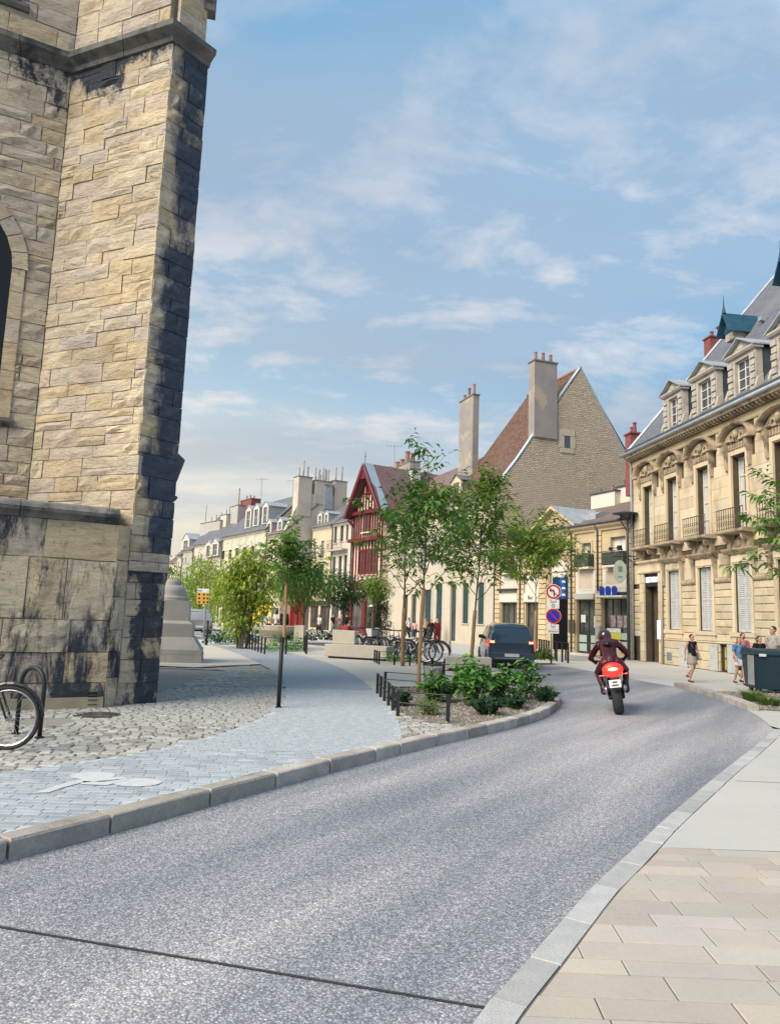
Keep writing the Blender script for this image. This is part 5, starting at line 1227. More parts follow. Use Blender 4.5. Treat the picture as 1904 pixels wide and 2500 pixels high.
# front wall
mb = MB()
tl = [Wb.r(*q) for q in ((1078, 1094, 1436, 1585), (1036, 1053, 1448, 1578), (1064, 1078, 1443, 1581), (1130, 1142, 1445, 1545), (1165, 1180, 1450, 1548))]
gops = []
for q in ((1094-1, 1111, 1440, 1563),): pass
def fo(x0, x1, z0, z1): c = Wb.p((x0+x1)/2, 1500)[0]; w = Wb.p(x1, 1500)[0]-Wb.p(x0, 1500)[0]; return (Wb.p(x0, 1500)[0], Wb.p(x1, 1500)[0], z0, z1)
dr = fo(1098, 1112, .1, 4.2); g1 = fo(1129, 1143, 1.4, 4.2); g2 = fo(1166, 1181, 1.4, 4.2)
upw = [fo(x0, x1, 5.6, 8.1) for x0, x1 in ((1104, 1115), (1134, 1147), (1168, 1182), (1196, 1208))]
mb = MB(); wall_cells(mb, 0, WL, -.1, ez, [dr, g1, g2]+upw, y=0, rev=.25); mb.build('wall', m_cream, wt)
mb = MB(); mb.box(0, WL-.02, .4, ap[0]*2, -.1, ez-.1); mb.build('inner_wall', m_cream, wt)
window(wt, *dr, y=.15, mull=1, trans=1, mf=m_teald)
for o in (g1, g2):
    window(wt, *o, y=.2, mf=m_whitef); w = (o[1]-o[0]); shutter(wt, o[0], o[0]+w*.5, o[2], o[3], .06, m_teald, n=20); shutter(wt, o[0]+w*.5, o[1], o[2], o[3], .06, m_teald, n=20)
    surround(wt, *o, .1, m_cream)
for o in upw: window(wt, *o, y=.16, mull=1, trans=2, curtain=True); surround(wt, *o, .14, m_cream)
cornice_run(wt, [(0, ez-.35), (.08, ez-.33), (.22, ez-.1), (.30, ez-.02), (0, ez)], 0, WL, m_cream)
cornice_run(wt, [(0, 4.7), (.06, 4.7), (.08, 4.85), (0, 4.88)], 0, WL, m_cream, 'string_course')
# big roof: main slope plus flared foot
kx = outl[2]; L1 = slope_len(-.3, ez, kx[0], kx[1]); L2 = slope_len(kx[0], kx[1], ap[0], ap[1])
rl = FW.px(1204, 1005, ap[0])[0]-uS; print('ridge left', rl, 'W len', WL)
lx = 0.0
rl = min(max(rl, .3), WL-3)
mid = lx+(rl-lx)*(kx[1]-ez)/(ap[1]-ez)
roof_slab(wt, [(lx-.1, 0), (WL, 0), (WL, L1), (mid, L1)], -.3, ez, kx[0], kx[1], m_bigtile, 'roof_foot')
roof_slab(wt, [(mid, 0), (WL, 0), (WL, L2), (rl, L2)], kx[0], kx[1], ap[0], ap[1], m_bigtile)
mb = MB(); mb.add([(lx, -.3, ez), (mid, kx[0], kx[1]), (rl, ap[0], ap[1]), (lx, ap[0]*2, ez)], [(0, 1, 2, 3)]); mb.add([(rl, ap[0], ap[1]+.01), (WL, ap[0], ap[1]+.01), (WL, ap[0]*2, ez), (0, ap[0]*2, ez)], [(0, 1, 2, 3)]); mb.build('rear_roof', m_bigtile, wt)
mb = MB(); mb.tube([(rl, ap[0], ap[1]+.05), (WL, ap[0], ap[1]+.05)], .12, 6); mb.build('ridge_tile', m_pot, wt)
# tall chimneys
c0 = gp2(1291, 900); c1 = gp2(1357, 900); ct = gp2(1320, 884)[1]; cb_ = gp2(1300, 1066)[1]
ch = chimney(gw, c0[0]+.35, c1[0], .0-.14, .62, cb_, ct, m_chim, pots=3, ph=.75, pr=.13)
q = Wb.p(1135, 1100, 1.0); hl = Wb.r(1118, 1160, 976, 1150, 1.6); print('roof', rl, WL, hl)
chimney(wt, hl[0]+.15, hl[1]-.45, 1.6, 2.1, ez, hl[3]+.1, m_chim, pots=3, ph=.75, pr=.13)
# stone dormer at the roof foot
dq = Wb.r(1104, 1122, 1172, 1218, .2)
dormer(wt, dq[0]+.2, dq[0]+1.9, ez, ez+1.5, .0, 2.4, mat('dormer_cream_stone', (.52, .45, .34), scale=3), m_slate, m_slate, peak=.45)
pipe(wt, [(WL-.25, -.25, ez), (WL-.25, -.1, ez-.6), (WL-.25, -.1, .1)], m_lead, .05)
gutter(wt, -.1, WL, -.34, ez-.02, m_pipe)

# ================================================================ WHITE HOUSE BEHIND THE TREES
uM = FW.u(936, 1400)
M2 = Bld('cream_terrace_house', 'long cream rendered house with teal shutters behind the staked trees', 'house', FW, uM)
mt2 = M2.t; ML = uS-uM
ez2 = M2.p(1090, 1232)[1]
def fo2(x0, x1, z0, z1): return (M2.p(x0, 1500)[0], M2.p(x1, 1500)[0], z0, z1)
gl = [fo2(1036, 1053, .1, 3.9), fo2(1064, 1078, .1, 4.3), fo2(1003, 1015, .1, 3.6), fo2(982, 994, .1, 3.6)]
ul = [fo2(x, x+11, 5.8, 8.2) for x in (975, 1000, 1025, 1050, 1076)]
mb = MB(); wall_cells(mb, 0, ML, -.1, ez2, gl+ul, y=0, rev=.25); mb.build('wall', m_cream, mt2)
mb = MB(); mb.box(0, ML, .4, 9, -.1, ez2-.1); mb.build('inner_wall', m_cream, mt2)
for o in ul: window(mt2, *o, y=.15, mull=1, trans=2)
for o in gl[:2]: w = o[1]-o[0]; shutter(mt2, o[0], o[0]+w*.5, o[2], o[3], .06, m_teald, n=20); shutter(mt2, o[0]+w*.5, o[1], o[2], o[3], .06, m_teald, n=20)
for o in gl[2:]: window(mt2, *o, y=.15, mf=m_darkf)
surround(mt2, *gl[0], .2, m_cream, proud=.06, sill=False)
m_plum = mat_brick('plum_tile_roof', (.17, .10, .105), (.22, .135, .135), (.09, .06, .06), bw=.2, bh=.14, ms=.008, axes='xy', bump=.5, third=(.17, .135, .13), tscale=.3)
L_ = slope_len(-.3, ez2, 4.2, ez2+4.6)
roof_slab(mt2, [(0, 0), (ML, 0), (ML, L_), (1.5, L_)], -.3, ez2, 4.2, ez2+4.6, m_plum)
mb = MB(); mb.add([(0, -.3, ez2), (1.5, 4.2, ez2+4.6), (0, 9, ez2)], [(0, 1, 2)]); mb.build('roof_end', m_plum, mt2)
gutter(mt2, 0, ML, -.34, ez2, m_pipe)
cornice_run(mt2, [(0, ez2-.3), (.08, ez2-.28), (.22, ez2-.02), (0, ez2)], 0, ML, m_cream)
q = M2.r(976, 1005, 1152, 1215, 3.0); chimney(mt2, q[0], q[1], 3.0, 3.9, ez2, q[3], mat('white_rendered_chimney', (.52, .52, .50), (.45, .45, .44), scale=1), pots=2)
q = M2.r(952, 1000, 1132, 1160, 5.0); chimney(mt2, q[0], q[1], 5.0, 6.2, ez2, q[3]-.3, m_chim, pots=4, mp=m_pot, ph=1.4, pr=.3)
# awning of a shop
aw = fo2(966, 978, 2.3, 3.0); mb = MB(); mb.add([(-.3, -.02, 3.2), (1.8, -.02, 3.2), (1.8, -1.3, 2.6), (-.3, -1.3, 2.6), (-.3, -.02, 3.14), (1.8, -.02, 3.14), (1.8, -1.3, 2.54), (-.3, -1.3, 2.54)], [(0, 1, 2, 3), (4, 5, 6, 7), (2, 3, 7, 6), (1, 2, 6, 5), (0, 3, 7, 4)]); mb.build('awning', mat('white_canvas', (.6, .62, .62)), mt2)
# ================================================================ LEFT ROW OF HOUSES
m_redp = mat('oxblood_timber', (.135, .012, .017), (.10, .011, .015), rough=.6, scale=5, fine=.15)
m_pink = mat('pale_pink_infill', (.72, .56, .50), (.64, .50, .45), scale=3)
m_dred = mat('dark_red_window', (.055, .010, .014), (.08, .02, .02), rough=.25, spec=.6, scale=4)
F1 = Fac((.2-.65*14, 66+14), (.2, 66))
uR0 = F1.u(857, 1450); uR1 = F1.u(927, 1450)
Rd = Bld('half_timbered_house', 'narrow red half-timbered house with steep gable and carved frame beside the cream houses', 'timber house', F1, uR0)
rt_ = Rd.t; RW = uR1-uR0
def rz(x, y): return Rd.p(x, y)[1]
g0, g1 = .1, rz(885, 1440)       # shop
f1a, f1b = rz(888, 1425), rz(888, 1318)
f2b = rz(888, 1252); apz = rz(886, 1148)
mb = MB(); mb.box(0, RW, .12, 9, 0, f2b); mb.prismy([(0, f2b), (RW, f2b), (RW/2, apz-.3)], .12, 9); mb.build('wall', m_pink, rt_)
def timber(x0, z0, x1, z1, w=.10, y0=-.02, y1=.12, name='timber'):
    d = Vector((x1-x0, z1-z0)); n = Vector((-d.y, d.x)).normalized()*w/2; mb = MB()
    mb.prismy([(x0-n.x, z0-n.y), (x1-n.x, z1-n.y), (x1+n.x, z1+n.y), (x0+n.x, z0+n.y)], y0, y1); return mb.build(name, m_redp, rt_)
# shop level
mb = MB(); mb.box(-.05, .35, -.12, .12, 0, g1); mb.box(RW/2-.3, RW/2+.3, -.12, .12, 0, g1); mb.box(RW-.35, RW+.05, -.12, .12, 0, g1); mb.box(-.05, RW+.05, -.25, .12, g1+.002, f1a-.1); mb.box(.35, RW-.35, -.10, .12, 0, .55); mb.build('shopfront', m_redp, rt_)
for a, b in ((.35, RW/2-.3), (RW/2+.3, RW-.35)): window(rt_, a, b, .56, g1-.02, y=-.02, mf=m_redp, mg=m_glass_shop, mull=1, trans=0); mb = MB(); mb.box(a, b, -.16, -.12, g1-.22, g1-.08); mb.build('sign_strip', m_whitef, rt_)
mb = MB(); mb.box(-.1, RW+.1, -.40, .12, f1a-.1, f1a+.15); mb.build('bressummer', m_redp, rt_)
mb = MB(); mb.box(-.15, RW+.2, -.55, .12, f1b-.2, f1b+.12); mb.build('bressummer', m_redp, rt_)
# first floor: window band with lozenge parapet
wa, wb = Rd.p(876, 1380)[0], Rd.p(921, 1380)[0]; zt = rz(898, 1345); zb = rz(898, 1400)
for i in range(3): timber(.06+i*(wa-.2)/2, f1a+.15, .06+i*(wa-.2)/2, f1b-.2, .07)
n = 3
for i in range(n):
    a = wa+(wb-wa)*i/n; b = wa+(wb-wa)*(i+1)/n; window(rt_, a+.03, b-.03, zb+.1, zt, y=.0, mf=m_redp, mg=m_dred, mull=1, trans=1)
timber(wa-.1, zb, wb+.1, zb, .16); timber(wa-.1, zt+.1, wb+.1, zt+.1, .2); timber(RW-.06, f1a, RW-.06, f1b, .18)
for i in range(7): x = wa+(wb-wa)*i/6; timber(x, zt+.2, x, f1b-.2, .07)
mb = MB(); mb.box(wa, wb, -.03, .1, f1a+.15, zb-.08); mb.build('parapet_panel', m_pink, rt_)
for i in range(4):
    c = wa+(wb-wa)*(i+.5)/4; h = (zb-.08-f1a-.15)/2; zc = f1a+.15+h; w_ = (wb-wa)/8
    for a, b in (((c-w_, zc), (c, zc+h)), ((c, zc+h), (c+w_, zc)), ((c+w_, zc), (c, zc-h)), ((c, zc-h), (c-w_, zc))): timber(*a, *b, .09, -.07, -.03)
    timber(c+w_, zc-h, c+w_, zc+h, .09, -.06, -.03)
# second floor and gable studs, projecting slightly
for i in range(13):
    x = .05+(RW-.1)*i/12
    if abs(x-RW*.45) < .62: timber(x, f1b+.1, x, f1b+.62, .065)
    else: timber(x, f1b+.1, x, f2b, .075, -.05, .12)
timber(-.15, f2b, RW+.2, f2b, .34, -.30, .12, 'tie_beam')
for z0, z1 in ((f1b+.75, f2b-.25),):
    window(rt_, RW*.45-.62, RW*.45+.62, z0, z1, y=-.03, mf=m_redp, mg=m_dred, mull=1, trans=0); mb = MB(); mb.box(RW*.45-.8, RW*.45+.8, -.12, .1, z0-.14, z0-.02); mb.build('window_sill', m_pink, rt_)
gh = apz-f2b
for i in range(1, 10):
    x = RW*i/10; zt2 = f2b+gh*(1-abs(x-RW/2)/(RW/2))*.93
    if abs(x-RW/2) < .4: timber(x, f2b+.2, x, f2b+gh*.42, .06)
    else: timber(x, f2b+.2, x, zt2, .07, -.04, .12)
window(rt_, RW/2-.42, RW/2+.42, f2b+gh*.45, f2b+gh*.78, y=-.03, mf=m_redp, mg=m_dred, mull=1, trans=0)
timber(RW/2-.8, f2b+gh*.43, RW/2+.8, f2b+gh*.43, .12, -.12, .1)
# overhanging bargeboards with curved braces, and the roof
ov = .75; e0 = rz(842, 1268)
for s_, nm in ((-1, 0), (1, 0)):
    x0 = RW/2+s_*(RW/2+.55); timber(x0, e0, RW/2, apz+.15, .42, -ov-.08, -ov+.08, 'bargeboard')
    pts = [(RW/2+s_*(RW/2+.1), e0-.9), (RW/2+s_*(RW/2+.35), e0-.2), (RW/2+s_*(RW/2-.1), f2b+gh*.2), (RW/2+s_*.5, f2b+gh*.75)]
    mb = MB(); mb.tube([(pts[0][0], 0, pts[0][1]), (pts[1][0], -.45, pts[1][1])], [.10, .16], 6); mb.build('brace', m_redp, rt_)
mb = MB(); mb.prismy([(RW/2-.5, apz-1.1), (RW/2+.5, apz-1.1), (RW/2+.18, apz-.4), (RW/2-.18, apz-.4)], -ov, -ov+.14); mb.build('collar_beam', m_redp, rt_)
for s_ in (-1, 1):
    x0 = RW/2+s_*(RW/2+.7); mb = MB(); z0 = e0-.12
    mb.add([(x0, -ov-.1, z0), (RW/2, -ov-.1, apz+.3), (RW/2, 9, apz+.3), (x0, 9, z0), (x0, -ov-.1, z0+.12), (RW/2, -ov-.1, apz+.45), (RW/2, 9, apz+.45), (x0, 9, z0+.12)], [(0, 1, 2, 3), (4, 5, 6, 7), (0, 1, 5, 4), (1, 2, 6, 5), (2, 3, 7, 6), (3, 0, 4, 7)])
    mb.build('roof', m_plum, rt_)
mb = MB(); x0 = RW/2+RW/2+.72; mb.add([(x0, -ov-.13, e0-.05), (RW/2, -ov-.13, apz+.46), (RW/2, .35, apz+.47), (x0, .35, e0+.02)], [(0, 1, 2, 3)]); mb.build('verge_flashing', mcop, rt_)
mb = MB(); mb.tube([(RW/2, -ov+.2, apz+.4), (RW/2, -ov+.2, apz+1.5)], .03, 5); mb.tube([(RW/2-.25, -ov+.2, apz+1.05), (RW/2+.25, -ov+.2, apz+1.05)], .02, 4); mb.build('finial', m_darkf, rt_)

# ---------------- generic row house
def row_house(name, label, F, xL, xR, eave, m_wall, wins, roof=(4.5, 3.5), m_roof=None, dormers=(), ground=None, cols=None, shop_m=None, depth=9, trim=None, mid=None, gnd_z=2.9, cat='house', noshop=False):
    m_roof = m_roof or m_slate
    ym = 1440; u0 = F.u(xL, ym); B = Bld(name, label, cat, F, u0); Wd = F.u(xR, ym)-u0
    ez = B.p(*eave)[1]; ops = []
    for q in wins: ops.append(tuple(B.r(*q[:4])))
    sops = [] if noshop else [(Wd*.08, Wd*.46, .3, gnd_z-.35), (Wd*.54, Wd*.92, .1, gnd_z-.35)]
    mb = MB(); wall_cells(mb, 0, Wd, -.1, ez, ops+sops, y=0, rev=.22); mb.build('wall', m_wall, B.t)
    mb = MB(); mb.box(0.02, Wd-.02, .35, depth, -.1, ez-.1); mb.build('inner_wall', m_wall, B.t)
    for q, o in zip(wins, ops):
        st = q[4] if len(q) > 4 else 'w'
        if st == 's': shutter(B.t, o[0], (o[0]+o[1])/2, o[2], o[3], .03, m_shutw, louvre=False); shutter(B.t, (o[0]+o[1])/2, o[1], o[2], o[3], .03, m_shutw, louvre=False)
        else:
            window(B.t, o[0], o[1], o[2], o[3], y=.14, mf=m_darkf if st == 'd' else m_whitef)
            if st == 'r': railing(B.t, o[0]-.15, o[1]+.15, o[2], o[2]+.95, -.12, step=.2)
            surround(B.t, *o, .12, trim or m_lrender, proud=.03)
    for o in sops: window(B.t, *o, y=.1, mf=shop_m or m_darkf, mg=m_glass_shop, mull=1, trans=0)
    if not noshop: mb = MB(); mb.box(.1, Wd-.1, -.12, 0, gnd_z-.3, gnd_z+.15); mb.build('fascia_board', shop_m or m_darkf, B.t)
    L_ = slope_len(-.3, ez, roof[0], ez+roof[1]); roof_slab(B.t, [(-.05, 0), (Wd+.05, 0), (Wd+.05, L_), (-.05, L_)], -.3, ez, roof[0], ez+roof[1], m_roof)
    mb = MB(); mb.prismx([(0.02, ez-.1), (depth, ez-.1), (depth, ez), (roof[0], ez+roof[1]-.1)], 0.03, Wd-.03); mb.build('roof_end', m_wall, B.t)
    gutter(B.t, 0, Wd, -.34, ez); cornice_run(B.t, [(0, ez-.3), (.06, ez-.3), (.22, ez-.04), (0, ez)], 0, Wd, trim or m_lrender)
    pipe(B.t, [(Wd-.1, -.3, ez), (Wd-.1, -.08, ez-.6), (Wd-.1, -.08, .1)], m_lead, .06)
    for q in dormers:
        d = B.r(*q[:4], q[4] if len(q) > 4 else .3); yy = q[4] if len(q) > 4 else .3
        dormer(B.t, d[0], d[1], d[2], d[3], yy, 2.6, m_lrender, m_zinc, m_zinc, peak=(d[1]-d[0])*.3)
    return B, Wd, ez
m_cr1 = mat('warm_cream_render', (.56, .465, .325), (.50, .425, .30), scale=.8, fine=.04, fscale=14)
m_cr2 = mat('pale_beige_render', (.56, .50, .41), (.50, .45, .37), scale=.8, fine=.05, fscale=14, third=(.44, .39, .32), tscale=.6)
m_cr3 = mat('pale_cream_long_facade', (.55, .50, .385), (.49, .45, .36), scale=.6, fine=.04, fscale=14)
m_gr1 = mat('grey_render', (.36, .35, .33), (.42, .40, .37), scale=.7)
m_gable = mat('bare_beige_gable_render', (.47, .43, .365), (.52, .475, .40), scale=.35, fine=.05, fscale=9, third=(.40, .37, .32), tscale=.3, tlo=.5, thi=.7)
B1b, w_, z_ = row_house('row_house', 'cream house with long windows and iron balcony next to the red timbered house', F1, 808, 856, (830, 1277), m_cr2,
    [(816, 823, 1286, 1326, 'd'), (831, 839, 1283, 1322, 'd'), (845, 851, 1281, 1320, 'd'), (811, 819, 1359, 1428, 'd'), (826, 834, 1357, 1427, 'd'), (839, 847, 1355, 1425, 'd')], roof=(3.6, 2.4), gnd_z=3.0)
q = B1b.r(810, 850, 1322, 1343); mb = MB(); mb.box(q[0], q[1], -.7, 0, q[2]-.1, q[2]+.05); bl = mb.build('balcony', m_gr1, B1b.t); railing(bl, q[0]+.05, q[1]-.05, q[2]+.06, q[3]+.1, -.66, step=.25, side=0.0)
B1a, w_, z_ = row_house('row_house', 'yellowish cream house with two railed windows between balcony house and bare gable', F1, 757, 808, (800, 1283), m_cr1,
    [(765, 772, 1323, 1366, 'r'), (784, 791, 1320, 1363, 'r'), (799, 802, 1328, 1342), (767, 773, 1380, 1436, 'd'), (780, 788, 1378, 1440, 'd')], roof=(3.6, 2.9), dormers=[(775, 786, 1257, 1283), (791, 801, 1254, 1279)])
# projecting house with the big bare gable
Q1 = F1.pt(F1.u(757, 1440)); inw = F1.inw
s_ = 0.0
for _ in range(400):
    s_ += .02; p = Q1-inw*s_; v = p-Vector((0, 0, CAM_H)); k = v.dot(_fw); x = PW/2+FPX*v.dot(_rt)/k
    if x < 689: break
C2 = Q1-inw*s_
F2 = Fac(tuple((C2-F1.e*75).xy), tuple(C2.xy)); u2 = F2.L
B2, W2, z2 = row_house('row_house', 'warm cream house with two small dormers and a bare chimneyed gable towards the square', F2, 647, 688.9, (666, 1305), m_cr1,
    [(651, 655, 1341, 1353), (664, 669, 1339, 1352), (651, 656, 1372, 1392), (666, 672, 1370, 1392), (651, 657, 1420, 1450), (668, 674, 1420, 1450)], roof=(5.0, 4.6), m_roof=m_plum, dormers=[(651, 662, 1276, 1302, .0), (677, 689, 1272, 1295, .0)], noshop=True)
print('house2 setback', s_, 'W', W2, 'z', z2)
FG2 = Fac(tuple(C2.xy), tuple((C2+inw*16).xy))
gq = [FG2.px(x, y) for x, y in ((689, 1290), (729, 1236), (768, 1205), (800, 1200), (830, 1214), (856, 1235), (872, 1262))]
gq = [(max(0, u), z) for u, z in gq]; gl_ = gq[-1][0]
mb = MB(); mb.prismy([(0, -.1)]+gq+[(gl_, -.1)], .0, .45); gb2 = mb.build('bare_gable', m_gable, B2.t, loc=(W2, 0, 0), rot=(0, 0, PI/2))
for x0, x1, yt, yb, n in ((733, 766, 1163, 1236, 3), (775, 814, 1174, 1208, 4), (822, 852, 1174, 1228, 2)):
    a, b = FG2.px(x0, (yt+yb)/2), FG2.px(x1, (yt+yb)/2); zt_ = FG2.px((x0+x1)/2, yt)[1]; zb_ = FG2.px((x0+x1)/2, yb)[1]
    chimney(gb2, a[0], b[0], -.06, 1.2, zb_-1.0, zt_, m_gable, pots=n, mp=m_gr1, ph=1.5, pr=.12)
a, b = FG2.px(741, 1350), FG2.px(753, 1350); zt_, zb_ = FG2.px(747, 1332)[1], FG2.px(747, 1362)[1]
wq = window(gb2, a[0], b[0], zb_, zt_, y=-.08, mull=1, trans=1); mb = MB(); mb.box(a[0]-.2, b[0]+.2, -.2, 0, zb_-.18, zb_-.02); mb.build('window_sill', m_lrender, gb2)
# shopfronts by the square: red one, pale one
def front(par, F, u0, x0, x1, yt, yb, m, name, y=-.2, glass=True, emis=None):
    a = F.u(x0, (yt+yb)/2)-u0; b = F.u(x1, (yt+yb)/2)-u0; z1 = F.px((x0+x1)/2, yt)[1]
    mb = MB(); mb.box(a, b, y, .0, z1-.6, z1); mb.box(a, a+.15, y, 0, 0, z1-.6); mb.box(b-.15, b, y, 0, 0, z1-.6); mb.box(a+.15, b-.15, y+.05, 0, 0, .5); o = mb.build(name, m, par)
    g = MB(); g.quad((a+.15, y+.1, .5), (b-.15, y+.1, .5), (b-.15, y+.1, z1-.6), (a+.15, y+.1, z1-.6)); g.build('shop_window', glass if glass is not True else m_glass_shop, o)
    return o
m_rshop = mat('bright_red_shopfront', (.36, .02, .02), (.28, .02, .02), rough=.5, scale=3)
m_yshop = mat('yellow_lit_arcade', (.62, .42, .06), (.55, .36, .05), rough=.5, scale=3, emis=(1, .65, .1), estr=.55)
mc_ = gb2
a, b = FG2.px(713, 1500)[0], FG2.px(747, 1500)[0]; z1 = FG2.px(730, 1468)[1]
mb = MB(); mb.box(a, b, -.3, 0, z1-.7, z1); mb.box(a, a+.3, -.2, 0, 0, z1-.7); mb.box(b-.3, b, -.2, 0, 0, z1-.7); rsf = mb.build('red_shopfront', m_rshop, gb2)
mb = MB(); mb.quad((a+.3, -.1, 0), (b-.3, -.1, 0), (b-.3, -.1, z1-.7), (a+.3, -.1, z1-.7)); mb.build('shop_window', mat('red_lit_glass', (.30, .03, .02), (.10, .03, .03), rough=.2, scale=3, emis=(.8, .06, .04), estr=.25), rsf)
front(B2.t, F2, B2.u0, 648, 664, 1468, 1540, m_yshop, 'arcade_front', glass=m_yshop); front(B2.t, F2, B2.u0, 665, 686, 1470, 1540, m_cr1, 'shopfront')
B3, W3, z3 = row_house('row_house', 'long pale cream house with three arched dormers left of the bare gable house', F2, 538, 646.5, (592, 1303), m_cr3,
    [(566, 570, 1320, 1341, 's'), (584, 588, 1316, 1337, 's'), (600, 606, 1311, 1333, 's'), (621, 628, 1307, 1330, 's'), (542, 549, 1345, 1366, 'd'), (559, 566, 1342, 1365, 'd'), (575, 583, 1338, 1359, 'd'), (594, 602, 1336, 1356, 'd'), (613, 622, 1333, 1354, 'd'), (543, 549, 1388, 1408), (560, 567, 1386, 1408), (578, 585, 1385, 1406), (598, 605, 1384, 1405), (620, 628, 1383, 1404), (543, 549, 1425, 1450), (562, 569, 1425, 1450)],
    roof=(4.5, 4.6), dormers=[(599, 613, 1246, 1289, .3), (618, 632, 1241, 1284, .3), (640, 654, 1236, 1279, .3)])
front(B3.t, F2, B3.u0, 622, 645, 1463, 1540, m_yshop, 'arcade_front', glass=m_yshop)
q = B3.r(563, 580, 1236, 1290, 2.5); chimney(B3.t, q[0], q[1], 2.5, 3.6, z3+2, q[3], m_gr1, pots=1, ph=2.2)
q = B3.r(586, 612, 1221, 1275, 3.5); chimney(B3.t, q[0], q[1], 3.5, 4.8, z3+2, q[3], m_redch, pots=3, mp=m_redch, ph=.6)
q = B3.r(668, 716, 1213, 1240, 4.5); chimney(B2.t, 1.0, 4.6, 4.4, 5.4, z2+3.0, q[3], m_zinc, pots=6, mp=m_gr1, ph=1.6, pr=.12)
F3 = Fac(tuple((F2.pt(B3.u0)-Vector((-.0, 0, 0))-Vector((.62*60, -60*.786, 0))).xy), tuple(F2.pt(B3.u0).xy))
B4, W4, z4 = row_house('row_house', 'grey beige house with small paired windows and projecting mansard bay far along the row', F3, 468, 537.5, (500, 1328), m_cr2,
    [(475, 478, 1357, 1388), (483, 486, 1355, 1386), (490, 494, 1352, 1384), (471, 474, 1412, 1436), (479, 482, 1412, 1436), (487, 490, 1412, 1434), (498, 501, 1394, 1424), (510, 514, 1390, 1420), (522, 527, 1388, 1412)], roof=(4.5, 4.4), dormers=[(501, 515, 1330, 1360, -.4), (516, 533, 1326, 1357, -.4)])
q = B4.r(489, 536, 1275, 1320, 2.0); chimney(B4.t, q[0], q[1], 2.0, 4.5, z4+1, q[3], m_gr1, pots=4, mp=m_gr1, ph=1.0)
q = B4.r(538, 552, 1258, 1300, 2.4); chimney(B4.t, q[0], q[1], 2.4, 3.6, z4+1, q[3], m_cr2, pots=2, mp=m_gr1, ph=1.2)
mb = MB(); qq = B4.r(503, 504.5, 1232, 1275, 3); mb.tube([(qq[0], 3, qq[2]), (qq[0]+.1, 3, qq[3])], .06, 4); mb.build('aerial_mast', m_gr1, B4.t)
F4 = Fac(tuple((F3.pt(F3.u(468, 1440))-Vector((.55*60, -.835*60, 0))).xy), tuple(F3.pt(F3.u(468, 1440)).xy))
B5, W5, z5 = row_house('row_house', 'pale house with a gabled front and long roof second from the far end', F4, 441, 467.5, (455, 1344), m_gr1, [(446, 449, 1362, 1376), (453, 456, 1360, 1374), (446, 449, 1395, 1415), (455, 458, 1393, 1414)], roof=(5, 5.5), dormers=[(445, 462, 1318, 1342, .2)], gnd_z=3.2)
B6, W6, z6 = row_house('row_house', 'small grey house at the farthest end of the row with ivy below', F4, 428, 440.5, (434, 1357), m_cr2, [(431, 433, 1372, 1385), (436, 438, 1371, 1384)], roof=(4, 4), gnd_z=3.2)
F5 = Fac((-62, 190), (-52, 178))
B7, W7, z7 = row_house('row_house', 'distant low roofed house closing the street at the left', F5, 405, 429, (415, 1375), m_cr2, [(410, 412, 1390, 1400), (418, 420, 1389, 1399)], roof=(5, 4), m_roof=m_plum, gnd_z=3.2)
# television aerials
def aerial(x, yt, yb, Y, label):
    a = atY(x, yb, Y); b = atY(x, yt, Y); t = thing('television_aerial', label, 'aerial', (a.x, Y, a.z)); h = b.z-a.z
    mb = MB(); mb.tube([(0, 0, 0), (0, 0, h)], .05, 5); mb.build('mast', m_gr1, t)
    mb = MB(); mb.tube([(-.8, 0, h*.93), (.8, 0, h*.93)], .03, 4)
    for i in range(5): mb.tube([(-.7+i*.35, -.3, h*.93), (-.7+i*.35, .3, h*.93)], .02, 3)
    mb.build('antenna_bar', m_gr1, t)
aerial(636, 1165, 1240, 97, 'tall thin aerial on the roof of the long pale cream house'); aerial(714, 1170, 1225, 90, 'thin aerial left of the bare gable chimneys'); aerial(961, 1085, 1145, 72, 'thin mast aerial beside the reddish chimneys behind the timbered house')
# ================================================================ PLANTING
def leafmat(name, c1, c2, c3=None, rough=.55):
    m = bpy.data.materials.new(name); m.use_nodes = True; t = m.node_tree; t.nodes.clear(); MATS[name] = m
    o = N(t, 'ShaderNodeOutputMaterial'); p = N(t, 'ShaderNodeBsdfPrincipled'); p.inputs['Roughness'].default_value = rough; p.inputs['Specular IOR Level'].default_value = .35
    tr = N(t, 'ShaderNodeBsdfTranslucent'); mx = N(t, 'ShaderNodeMixShader'); mx.inputs[0].default_value = .28
    geo = N(t, 'ShaderNodeNewGeometry'); oi = geo.outputs['Random Per Island']
    r = ramp(t, [(0, c1), (.55, c2), (1, c3 or c2)]); t.links.new(oi, r.inputs[0])
    n = N(t, 'ShaderNodeTexNoise'); n.inputs['Scale'].default_value = 1.1; t.links.new(geo.outputs['Position'], n.inputs['Vector'])
    f = mth(t, 'ADD', mth(t, 'MULTIPLY', n.outputs[0], 1.0), .5); cc = N(t, 'ShaderNodeCombineXYZ'); [t.links.new(f, cc.inputs[i]) for i in range(3)]
    c = mixc(t, 1.0, r.outputs[0], cc.outputs[0], 'MULTIPLY'); t.links.new(c, p.inputs['Base Color'])
    tc_ = mixc(t, 1.0, c, (1.5, 1.6, .7), 'MULTIPLY'); t.links.new(tc_, tr.inputs[0])
    t.links.new(p.outputs[0], mx.inputs[1]); t.links.new(tr.outputs[0], mx.inputs[2]); t.links.new(mx.outputs[0], o.inputs[0]); return m
lf_tree = leafmat('ash_leaf', (.055, .145, .028), (.11, .22, .045), (.20, .31, .07))
lf_tree2 = leafmat('olive_green_leaf', (.08, .15, .025), (.14, .23, .04), (.24, .32, .07))
lf_willow = leafmat('yellow_green_willow_leaf', (.12, .19, .016), (.22, .31, .03), (.38, .45, .07))
